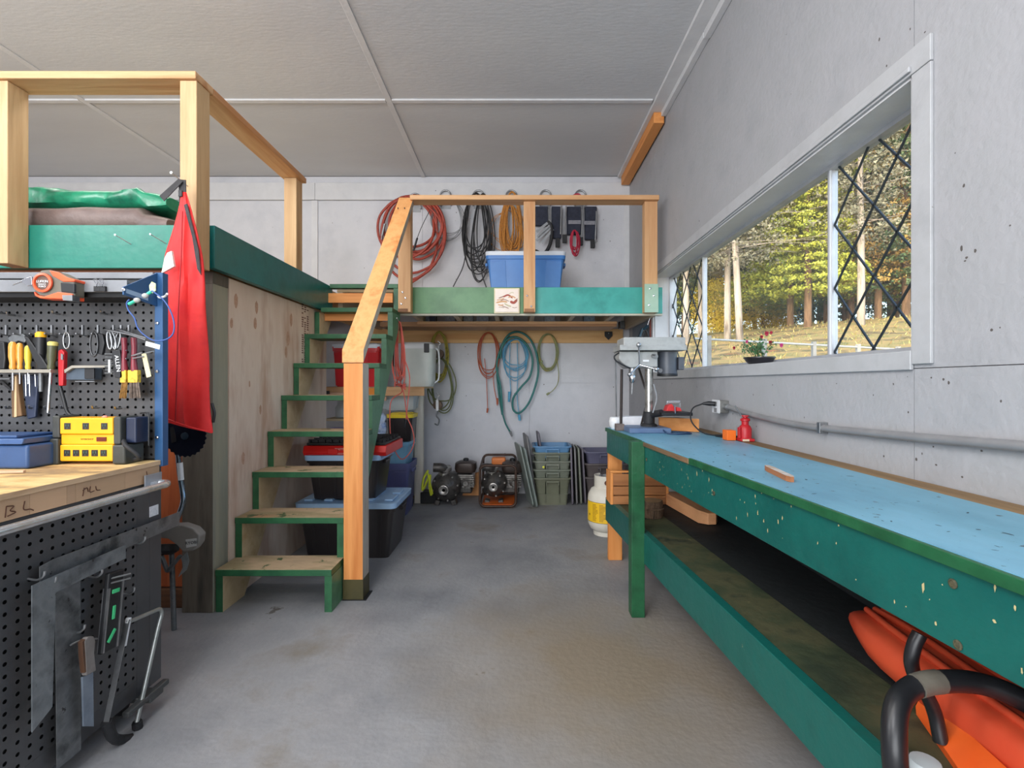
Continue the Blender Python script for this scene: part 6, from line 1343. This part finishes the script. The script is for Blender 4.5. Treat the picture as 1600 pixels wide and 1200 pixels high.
# log slice
t = thing('log_slice', 'thick bark covered log slice on the bench shelf beside green leg', 'log', (.80, 2.92, SZ))
m = MB(); rnd = random.Random(2); rr_ = [(.062+rnd.uniform(-.004, .004)) for _ in range(22)]
m.loft([[(.815+rr_[k]*s*math.cos(2*PI*k/22), 2.92+rr_[k]*s*math.sin(2*PI*k/22), z) for k in range(22)] for s, z in ((.97, SZ+.001), (1.03, SZ+.03), (1, SZ+.08), (.95, SZ+.1))])
part('wood', m, [mat('bark_dark', [(70, 52, 38), (104, 82, 62), (46, 34, 26)], 60, .9, bump=.8, stretch=(1, 1, .3)), mat('log_end', [(150, 120, 86), (120, 94, 66)], 30, .8)], t, fn=lambda n, c: 1 if n.z > .7 else 0)
part('bark_ring', MB().tube([(.815+.064*math.cos(2*PI*k/24), 2.92+.064*math.sin(2*PI*k/24), SZ+.055) for k in range(24)], .006, 6, closed=True), MATS['bark_dark'], t, smooth=True)
# 4x4 timber
m = MB(); a = Vector((1.04, 3.26, SZ+.001)); b = Vector((1.105, 2.74, SZ+.001)); d = (b-a).normalized(); s_ = d.cross(Vector((0, 0, 1)))
prof = [(-.06, 0), (.06, 0), (.06, .075), (-.06, .075)]
m.loft([[tuple(a+s_*x+Vector((0, 0, z))) for x, z in prof], [tuple(b-d*.05+s_*x+Vector((0, 0, z))) for x, z in prof], [tuple(b+s_*(x*.4+.0)+Vector((0, 0, z*.86+.002))) for x, z in prof]])
tagged('timber_block', m, wood('pink_fir', (206, 142, 96), (222, 162, 114), (190, 122, 80), 'y'), 'pinkish fir timber with tapered end lying on the rear bench shelf', 'timber', bevel=.003)
tagged('orange_plank', MB().bar((1.03, 3.62, .0), (.98, 3.56, .82), .05, .02, up=(1, 0, 0)), ORG['z'], 'narrow orange plank leaning behind the far end of the bench', 'plank')
# boxes deeper on the shelf
tagged('brown_box', MB().box(1.02, 1.22, 3.05, 3.22, SZ+.078, SZ+.19) if False else MB().box(1.125, 1.24, 2.95, 3.30, SZ+.001, SZ+.17), mat('dark_brown_box', [(66, 46, 40), (84, 60, 50)], 9, .7), 'dark reddish box far back on the bench shelf against the wall', 'box', bevel=.004)
# orange hull and hoses
HO = mat('hull_orange', [(208, 72, 44), (222, 88, 54)], 6, .4); HO2 = mat('hull_bright', [(236, 92, 30), (244, 108, 44)], 6, .4)
t = thing('plastic_sled', 'long orange moulded plastic sled lying on the bench shelf under black hose', 'sled', (1.0, 1.1, SZ))
rings = []; n = 14
for i in range(22):
    u = i/21; Y = 1.56-1.10*u; w_ = .105*min(1, (u*5)**.5)*(1 if u < .93 else .9)+.004; hh = (.115*min(1, (u*4)**.6))+.004; cx_ = 1.09-.06*u; zc = SZ+.012+(.045*(1-min(1, u*4)))
    rings.append([(cx_+w_*math.copysign(abs(math.cos(2*PI*k/n))**.7, math.cos(2*PI*k/n)), Y, zc+hh*.5+hh*.5*math.copysign(abs(math.sin(2*PI*k/n))**.6, math.sin(2*PI*k/n))) for k in range(n)])
part('hull', MB().loft(rings), HO, t, smooth=True)
for dx in (-.05, .0, .05):
    part('ridge', MB().tube(spline([(1.088+dx*.5, 1.47, SZ+.115), (1.07+dx, 1.3, SZ+.132), (1.05+dx, 1.0, SZ+.130), (1.03+dx, .5, SZ+.130)], 5), .009, 8), HO, t, smooth=True)
t = thing('orange_scoop', 'brighter orange ridged plastic scoop in front of the sled', 'scoop', (.95, .95, SZ))
rings = []
for i in range(14):
    u = i/13; Y = 1.17-.62*u; w_ = .03+.09*min(1, u*2.2); cx_ = .995-.02*u; zc = SZ+.001
    rings.append([(cx_-w_, Y, zc), (cx_-w_*1.05, Y, zc+.02), (cx_-w_*.45, Y, zc+.055+.02*u), (cx_-w_*.38, Y, zc+.045+.02*u), (cx_+w_*.38, Y, zc+.045+.02*u), (cx_+w_*.45, Y, zc+.055+.02*u), (cx_+w_*1.05, Y, zc+.02), (cx_+w_, Y, zc)])
part('shell', MB().loft(rings), HO2, t, smooth=True)
for o_ in (t,):
    o_.location.y += 0
t = thing('vacuum_hose', 'thick black hose curling over the orange plastic sled under the bench', 'hose', (.9, 1.0, SZ))
HB_ = mat('hose_black', [(22, 23, 26), (34, 35, 38)], 9, .35)
m = MB(); m.tube(spline([P(1408, 1260, .93), P(1398, 1180, .93), P(1400, 1110, .96), P(1420, 1078, .99), P(1460, 1066, 1.0), P(1520, 1066, 1.0), P(1580, 1085, .98), P(1660, 1130, .95)], 6), .0215, 12)
part('hose', m, HB_, t, smooth=True)
part('tape_wrap', MB().tube(spline([P(1432, 1072, .992), P(1450, 1067, .996), P(1468, 1065, 1.0)], 4), .0225, 12, cap=True), mat('grey_tape', [(88, 84, 76), (104, 100, 90)], 20, .6), t, smooth=True)
m = MB(); m.tube(spline([P(1437, 990, 1.06), P(1428, 1010, 1.06), P(1424, 1035, 1.06), P(1432, 1062, 1.06), P(1450, 1090, 1.06), P(1462, 1120, 1.06), P(1470, 1160, 1.05)], 6), .014, 10)
part('thin_hose', m, HB_, t, smooth=True)
tagged('clear_jar', MB().lathe((P(1457, 0, .98).x-.01, .985, SZ+.001), [(.028, 0), (.03, .02), (.026, .032), (.01, .034)], 18), mat('cloudy_plastic', (0,0,0)), 'cloudy plastic cup on the shelf inside the hose curl', 'cup', smooth=True)
tagged('orange_can', MB().lathe((.665, 1.18, 0), [(.05, 0), (.05, .14), (.045, .15), (.02, .155)], 20), HO2, 'orange container on the floor under the shelf rail', 'container', smooth=True)
# wall corner tools above the drill press
t = thing('hung_speaker', 'small black box hung at the right wall under the loft', 'box', P(975, 505, 4.6))
part('body', MB().box(P(969, 0, 4.7).x, P(977, 0, 4.7).x, 4.70, 4.80, P(0, 513, 4.7).z, 1.864), BLK, t, bevel=.008)
CLB = mat('clamp_blue', [(44, 72, 90), (60, 92, 110)], 9, .4)
for i, (a, b, lb_) in enumerate((((966, 549), (1002, 530), 'dark teal bar clamp low on the right wall under the loft'), ((990, 538), (1012, 508), 'second bar clamp, steeper one nearer the window casing'))):
    t = thing('wall_clamp', lb_, 'clamp', P(*a, 4.7))
    pa, pb = P(a[0], a[1], 4.72), P(b[0], b[1], 4.55)
    part('bar', MB().bar(pa, pb, .012, .028), CLB, t, bevel=.002)
    part('jaw', MB().obox(tuple(pa), (.05, .04, .07), (0, .4, 0)), BLK, t, bevel=.006)
    part('sliding_jaw', MB().obox(tuple(pa*.4+pb*.6), (.04, .04, .09), (0, .3, 0)), CLB, t, bevel=.006)
    part('screw', MB().cyl(pb, pb+Vector((.02, -.02, .08)), .006, seg=8), CHROME, t, smooth=True)
t = thing('hung_cable', 'black cable loop hanging by the window casing over the drill press', 'cable', P(1008, 530, 4.5))
part('loop', MB().tube(spline([P(999, 548, 4.5), P(1004, 525, 4.5), P(1009, 516, 4.5), P(1014, 530, 4.5), P(1013, 548, 4.5)], 6), .007, 8), BLK, t, smooth=True)
tagged('wall_shade_panel', MB().box(XR-.016, XR-.002, 4.57, 5.3, 1.45, 1.86), mat('wall_shade_blue_grey', [(106, 120, 136), (124, 138, 152)], 4, .5), 'blue grey panel standing for shade on the right wall under the loft', 'panel')  # added panel; its colour holds the shade of the wall below the loft
tagged('red_strip', MB().box(XR-.03, XR-.002, 4.562, 4.568, 1.45, 1.86), mat('brick_red', (140, 74, 64), rough=.6), 'narrow brick red strip beside the far window casing', 'strip')
# potted roses on the sill
t = thing('potted_rose', 'small rose plant with crimson flowers in a dark bowl on the window sill', 'plant', (1.36, 2.70, WZ0+.012))
pc = Vector((1.352, 2.70, WZ0+.0125))
part('pot', MB().lathe(pc, [(.05, 0), (.07, .02), (.078, .034), (.083, .036), (.083, .042), (.072, .04), (.06, .03)], 24), mat('dark_pot', [(30, 28, 32), (44, 40, 44)], 9, .3), t, smooth=True)
part('soil', MB().lathe(pc+Vector((0, 0, .03)), [(.065, 0), (.066, .004), (.03, .008)], 18), mat('soil', (44, 34, 26), rough=.9), t)
rnd = random.Random(12); stems = []; LFM = mat('rose_leaf', [(54, 96, 56), (86, 130, 84), (40, 76, 44)], 30, .5)
sm = MB(); lf = 0
for i in range(15):
    tip = pc+Vector((rnd.uniform(-.05, .045), rnd.uniform(-.15, .15), rnd.uniform(.09, .16))); 
    base = pc+Vector((rnd.uniform(-.02, .02), rnd.uniform(-.03, .03), .03)); mid = (base+tip)/2+Vector((0, rnd.uniform(-.02, .02), .03))
    sm.tube(spline([base, mid, tip], 4), .0018, 5); stems.append((base, mid, tip))
part('stems', sm, mat('stem_green', (80, 100, 54)), t, kind='stuff')
lm = MB()
for (b_, m_, t_) in stems:
    for k in range(16):
        f = rnd.uniform(.3, 1.05); p = b_*(1-f)**2+m_*2*f*(1-f)+t_*f*f + Vector((rnd.uniform(-.02, .02), rnd.uniform(-.035, .035), rnd.uniform(-.02, .02)))
        p.x = min(p.x, 1.425)
        e = Euler((rnd.uniform(-1, 1), rnd.uniform(-1, 1), rnd.uniform(0, 6))).to_matrix(); L = rnd.uniform(.012, .022)
        q = [p+e @ Vector(v) for v in ((0, 0, 0), (L*.35, L*.4, .002), (0, L, -.001), (-L*.35, L*.4, .002))]; 
        lm.bm.faces.new([lm.bm.verts.new(v) for v in q])
part('leaves', lm, LFM, t, kind='stuff')
RS = mat('rose_crimson', [(150, 30, 52), (180, 50, 76), (120, 20, 40)], 90, .6); RS2 = mat('rose_magenta', [(176, 50, 110), (196, 76, 130)], 90, .6)
for i, (px, py, r, mm) in enumerate(((1198, 523, .017, RS), (1190, 528, .014, RS), (1204, 537, .016, RS), (1221, 541, .015, RS2), (1147, 545, .013, RS), (1167, 535, .012, RS2), (1205, 521, .012, RS))):
    c = P(px, py, 2.62); c.x = min(max(c.x, 1.27), 1.40); Yc = c.x*F/(px-808); c = Vector((c.x, Yc, HC-(py-600)/F*Yc))
    fm = MB()
    for ly in range(3):
        for k in range(6):
            a = k*PI/3+ly*.5; rr = r*(1-.28*ly); e = Euler((R(55-18*ly), 0, a)).to_matrix()
            q = [c+e @ Vector(v) for v in ((-rr*.5, 0, 0), (rr*.5, 0, 0), (rr*.55, rr*.8, rr*.2), (0, rr*1.1, rr*.3), (-rr*.55, rr*.8, rr*.2))]
            fm.bm.faces.new([fm.bm.verts.new(v) for v in q])
    fm.ball(c, r*.45, seg=8)
    part('flower', fm, mm, t)

# ------------------------------------------------------------ outside: slope, fence, trees
def gz(x, y):
    d = .62*x+.78*y; h = .205*(d-1.5)
    h = max(-.02, h) if d < 19 else .205*17.5+.02*(d-19)
    h += .10*math.sin(x*.5+1)*math.sin(y*.43)*min(1, max(0, d-4)/6)
    return h-.25
m = MB(); NX, NY = 70, 80; vv = {}
for i in range(NX+1):
    for j in range(NY+1):
        x = XO+.01+70*(i/NX)**1.6; y = -12+82*(j/NY)
        vv[i, j] = m.bm.verts.new((x, y, gz(x, y)))
for i in range(NX):
    for j in range(NY): m.bm.faces.new((vv[i, j], vv[i+1, j], vv[i+1, j+1], vv[i, j+1]))
gr = struct('ground', m, mat('dry_grass_ground', [(78, 80, 46), (116, 108, 62), (140, 116, 70), (70, 70, 44), (124, 80, 46)], 1.1, .9, bump=.8, bscale=9, detail=9))
m = MB(); rnd = random.Random(77)
for _ in range(5200):
    y = rnd.uniform(3.5, 24); x = y*rnd.uniform(.22, 1.05)
    if x < 1.7: continue
    h = rnd.uniform(.03, .10); z = gz(x, y); a = rnd.uniform(0, PI); w_ = rnd.uniform(.006, .016)*(1+y*.05)
    dx, dy = math.cos(a)*w_, math.sin(a)*w_; lx, ly = rnd.uniform(-.08, .08), rnd.uniform(-.08, .08)
    m.bm.faces.new([m.bm.verts.new(v) for v in ((x-dx, y-dy, z-.02), (x+dx, y+dy, z-.02), (x+lx, y+ly, z+h))])
o = part('grass', m, mat('grass_blades', [(118, 120, 66), (160, 144, 88), (90, 100, 56), (150, 120, 74)], 3, .8), None); tag(o, 'dry yellow green grass on the slope outside the window', 'grass'); o['kind'] = 'stuff'
# rail fence
t = thing('rail_fence', 'thin pale rail fence on short posts on the slope outside the window', 'fence', (3.5, 6.2, 0))
fa, fb = P(1085, 529, 5.4), P(1500, 551, 7.4)
part('rail', MB().cyl(fa, fb+(fb-fa)*.5, .013, seg=8), mat('pale_rail', [(190, 186, 178), (206, 202, 196)], 9, .5), t, smooth=True)
for k in range(9):
    q = fa+(fb-fa)*(k/6+.04); g_ = gz(q.x, q.y)
    part('post', MB().box(q.x-.022, q.x+.022, q.y-.022, q.y+.022, g_-.1, q.z+.04), mat('fence_post_grey', [(150, 146, 138), (172, 168, 160)], 9, .7), t)
# trees
def foliage(seed, h, wmax, z0, n, size, shape, droop=.1):
    r = np.random.RandomState(seed)
    u = r.rand(n)**(.8 if shape == 'cone' else 1)
    z = z0+(h-z0)*u
    if shape == 'cone':
        nb = 34; lev = np.floor(u*nb); lr = np.random.RandomState(seed+5)
        jit = lr.rand(nb+1)
        rad = wmax*(1-u)**.8*(.55+.6*jit[lev.astype(int)])*(.25+.75*r.rand(n)**.6)
        nbr = 7; ang = (np.floor(r.rand(n)*nbr)/nbr*2*np.pi + lev*1.7) + r.randn(n)*.16
        z = z0+(h-z0)*(lev/nb)+r.randn(n)*.05-droop*rad
    else:
        rad = wmax*np.sqrt(np.clip(1-(2*u-1)**2, .02, 1))*r.rand(n)**.45; ang = r.rand(n)*2*np.pi
        cl = np.random.RandomState(seed+3).randn(60, 3)*np.array([wmax*.3, wmax*.3, (h-z0)*.06]); k = r.randint(0, 60, n)
        z = z+cl[k, 2]
    c = np.stack([rad*np.cos(ang), rad*np.sin(ang), z], 1)
    if shape != 'cone': c[:, :2] += cl[k, :2]*.6
    d1 = r.randn(n, 3); d1 /= np.linalg.norm(d1, axis=1)[:, None]; d2 = r.randn(n, 3); d2 -= (d2*d1).sum(1)[:, None]*d1; d2 /= np.linalg.norm(d2, axis=1)[:, None]
    s = size*(.5+r.rand(n))[:, None]
    V = np.empty((n, 3, 3)); V[:, 0] = c-d1*s*.5; V[:, 1] = c+d1*s*.5; V[:, 2] = c+d2*s*1.1
    me = bpy.data.meshes.new('foliage'); me.vertices.add(n*3); me.vertices.foreach_set('co', V.reshape(-1)); me.loops.add(n*3); me.loops.foreach_set('vertex_index', np.arange(n*3)); me.polygons.add(n)
    me.polygons.foreach_set('loop_start', np.arange(0, n*3, 3)); me.update(calc_edges=True); return me
def leafmat(name, cols):
    m = mat(name, cols, 2.2, .7, bump=.01)
    b = m.node_tree.nodes['Principled BSDF']
    return m
LG_ = leafmat('needles_dark', [(34, 52, 34), (62, 84, 48), (88, 104, 58)]); LY = leafmat('leaves_yellow', [(190, 164, 44), (222, 196, 70), (150, 142, 52)]); LM = leafmat('needles_lime', [(110, 132, 52), (164, 168, 62), (84, 108, 48)]); LO = leafmat('leaves_rust', [(150, 120, 66), (176, 146, 76), (116, 100, 60)]); LB = leafmat('twigs_grey', [(84, 88, 70), (112, 110, 92), (64, 70, 54)])
TRK = mat('trunk_pale', [(126, 118, 112), (152, 144, 136), (96, 88, 82)], 9, .9, bump=.6, stretch=(1, 1, .15)); TRD = mat('trunk_brown', [(92, 72, 56), (120, 96, 76), (70, 54, 42)], 9, .9, bump=.6, stretch=(1, 1, .15))
KINDS = {}
def tree_proto(kind, seed):
    k = (kind, seed)
    if k in KINDS: return KINDS[k]
    rnd = random.Random(seed)
    H = {'conifer': 13, 'bare': 12, 'birch': 8, 'lime': 12, 'rust': 11, 'bush': 2.6}[kind]
    f, mt, tk = {'conifer': (foliage(seed, H, 2.3, 1.0, 80000, .065, 'cone'), LG_, TRD), 'lime': (foliage(seed, H, 2.1, 1.2, 80000, .062, 'cone'), LM, TRD), 'bare': (foliage(seed, H, 1.5, 2.2, 26000, .06, 'cone', -.05), LB, TRK),
                 'birch': (foliage(seed, H, 1.9, 1.2, 30000, .065, 'ball'), LY, TRK), 'rust': (foliage(seed, H, 1.7, 1.3, 50000, .07, 'cone'), LO, TRD), 'bush': (foliage(seed, H, 1.2, .1, 11000, .05, 'ball'), LY, TRD)}[kind]
    f.materials.append(mt)
    tm = MB(); top = H*.97; r0 = {'bush': .03, 'birch': .06, 'bare': .105}.get(kind, .12); pts = [(rnd.uniform(-.02, .02)*z, rnd.uniform(-.02, .02)*z*.6, z) for z in np.linspace(-.4, top, 9)]; pts[0] = (0, 0, -.4)
    tm.tube(pts, [r0*(1-.9*i/8) for i in range(9)], 10)
    me1 = bpy.data.meshes.new('trunk'); [setattr(q, 'smooth', True) for q in tm.bm.faces]; tm.bm.to_mesh(me1); me1.materials.append(tk)
    bm_ = MB()
    if kind != 'bush':
        for i in range(70):
            z = rnd.uniform(2.4, top); L = (1-z/H)**.8*{'conifer': 2.1, 'lime': 1.9, 'rust': 1.6, 'bare': 1.9, 'birch': 1.6}[kind]+.2; a = rnd.uniform(0, 2*PI); dz = -.12 if kind != 'birch' else .7
            i0 = min(7, int((z+.4)/(top+.4)*8)); bx_, by_ = pts[i0][0], pts[i0][1]
            bm_.tube([(bx_, by_, z), (bx_+math.cos(a)*L*.5, by_+math.sin(a)*L*.5, z+dz*L*.4), (bx_+math.cos(a)*L, by_+math.sin(a)*L, z+dz*L)], [.013, .008, .003], 4)
    else: bm_.tube([(0, 0, 0), (.3, .2, 1.5)], [.02, .006], 4)
    me2 = bpy.data.meshes.new('branches'); bm_.bm.to_mesh(me2); me2.materials.append(tk)
    KINDS[k] = (f, me1, me2); return KINDS[k]
TL = {'conifer': 'dark green conifer', 'lime': 'yellow green lit conifer', 'bare': 'pale trunked thinly needled pine', 'birch': 'bright yellow autumn birch', 'rust': 'rusty orange tinted tree', 'bush': 'bright yellow autumn bush'}
def tree(kind, px, Y, s, seed, label, lean=0):
    f, t1, t2 = tree_proto(kind, seed)
    x = (px-808)/F*Y
    t = thing('tree' if kind != 'bush' else 'bush', label, 'tree' if kind != 'bush' else 'bush', (x, Y, gz(x, Y)), 0, 'trees in the forest outside' if kind != 'bush' else 'autumn bushes outside')
    t.rotation_euler = (0, lean, random.Random(px).uniform(0, 6)); t.scale = (s, s, s)
    for nm, me in (('trunk', t1), ('branches', t2), ('foliage', f)):
        q = bpy.data.objects.new(nm, me); COL.objects.link(q); q.parent = t
        if nm != 'trunk': q['kind'] = 'stuff'
    return t
spec = [('bare', 1137, 14.5, 1.0, 1), ('bare', 1156, 13.5, 1.0, 2), ('bare', 1072, 15, 1.0, 1), ('bare', 1095, 17, 1.1, 2), ('bare', 1345, 14.0, 1.05, 1), ('lime', 1235, 17, 1.0, 3), ('lime', 1262, 15.5, 1.0, 4), ('lime', 1292, 19, 1.1, 3),
        ('conifer', 1180, 25, 1.0, 5), ('conifer', 1120, 22, 1.15, 6), ('conifer', 1050, 24, 1.2, 5), ('conifer', 1320, 22, 1.1, 6), ('conifer', 1280, 26, 1.25, 5), ('rust', 1330, 18, 1.0, 7), ('rust', 1372, 16.5, 1.0, 8), ('rust', 1400, 20, 1.1, 7),
        ('conifer', 1415, 16, 1.1, 5), ('lime', 1390, 23, 1.1, 4), ('lime', 1192, 22, .8, 4), ('bare', 1100, 20, 1.0, 1), ('birch', 1213, 25, .8, 9), ('conifer', 1128, 27, 1.0, 5), ('bush', 1117, 19.5, .8, 11), ('bush', 1152, 21, .9, 12), ('lime', 1068, 21, .9, 3),
        ('bush', 1206, 22, .7, 11), ('lime', 1460, 17, 1.1, 3), ('conifer', 1500, 19, 1.1, 6), ('rust', 1540, 16, 1.0, 8), ('conifer', 1010, 21, 1.1, 6), ('bare', 980, 16, 1.1, 2), ('conifer', 1600, 22, 1.2, 5), ('conifer', 960, 26, 1.2, 5), ('lime', 1030, 30, 1.2, 3),
        ('conifer', 1270, 34, 1.0, 5), ('lime', 1440, 30, 1.3, 4), ('conifer', 1700, 20, 1.2, 6)]
WHERE = {}
for i, (k, px, Y, s, sd_) in enumerate(spec):
    if k == 'bush': lab = 'bright yellow autumn bush low among the trunks outside the window'
    elif k == 'bare' and px in (1137, 1156): lab = ['pale trunked pine, left of the pair in the middle window pane', 'pale slightly leaning pine trunk, right of the pair in the middle pane'][px == 1156]
    elif k == 'bare' and px == 1345: lab = 'pale slim pine trunk seen through the near diamond pane'
    else: lab = TL[k] + (' seen through the far diamond pane' if px < 1100 else ' seen through the middle window pane' if px < 1300 else ' seen through the near diamond pane')
    if px > 1430 or px < 1000: lab = TL[k] + ' of the forest beyond the window edge'
    grp_ = sorted([q[1] for q in spec if q[0] == k and (lambda a: 0 if a < 1000 else 4 if a > 1430 else 1 if a < 1100 else 2 if a < 1300 else 3)(q[1]) == (lambda a: 0 if a < 1000 else 4 if a > 1430 else 1 if a < 1100 else 2 if a < 1300 else 3)(px)])
    if k == 'bush': grp_ = sorted(q[1] for q in spec if q[0] == 'bush')
    if len(grp_) > 1 and px not in (1137, 1156): lab += ', %s from the left' % ORD[grp_.index(px)]
    tree(k, px, Y, s, sd_, lab, lean=R(4) if px == 1156 else 0)
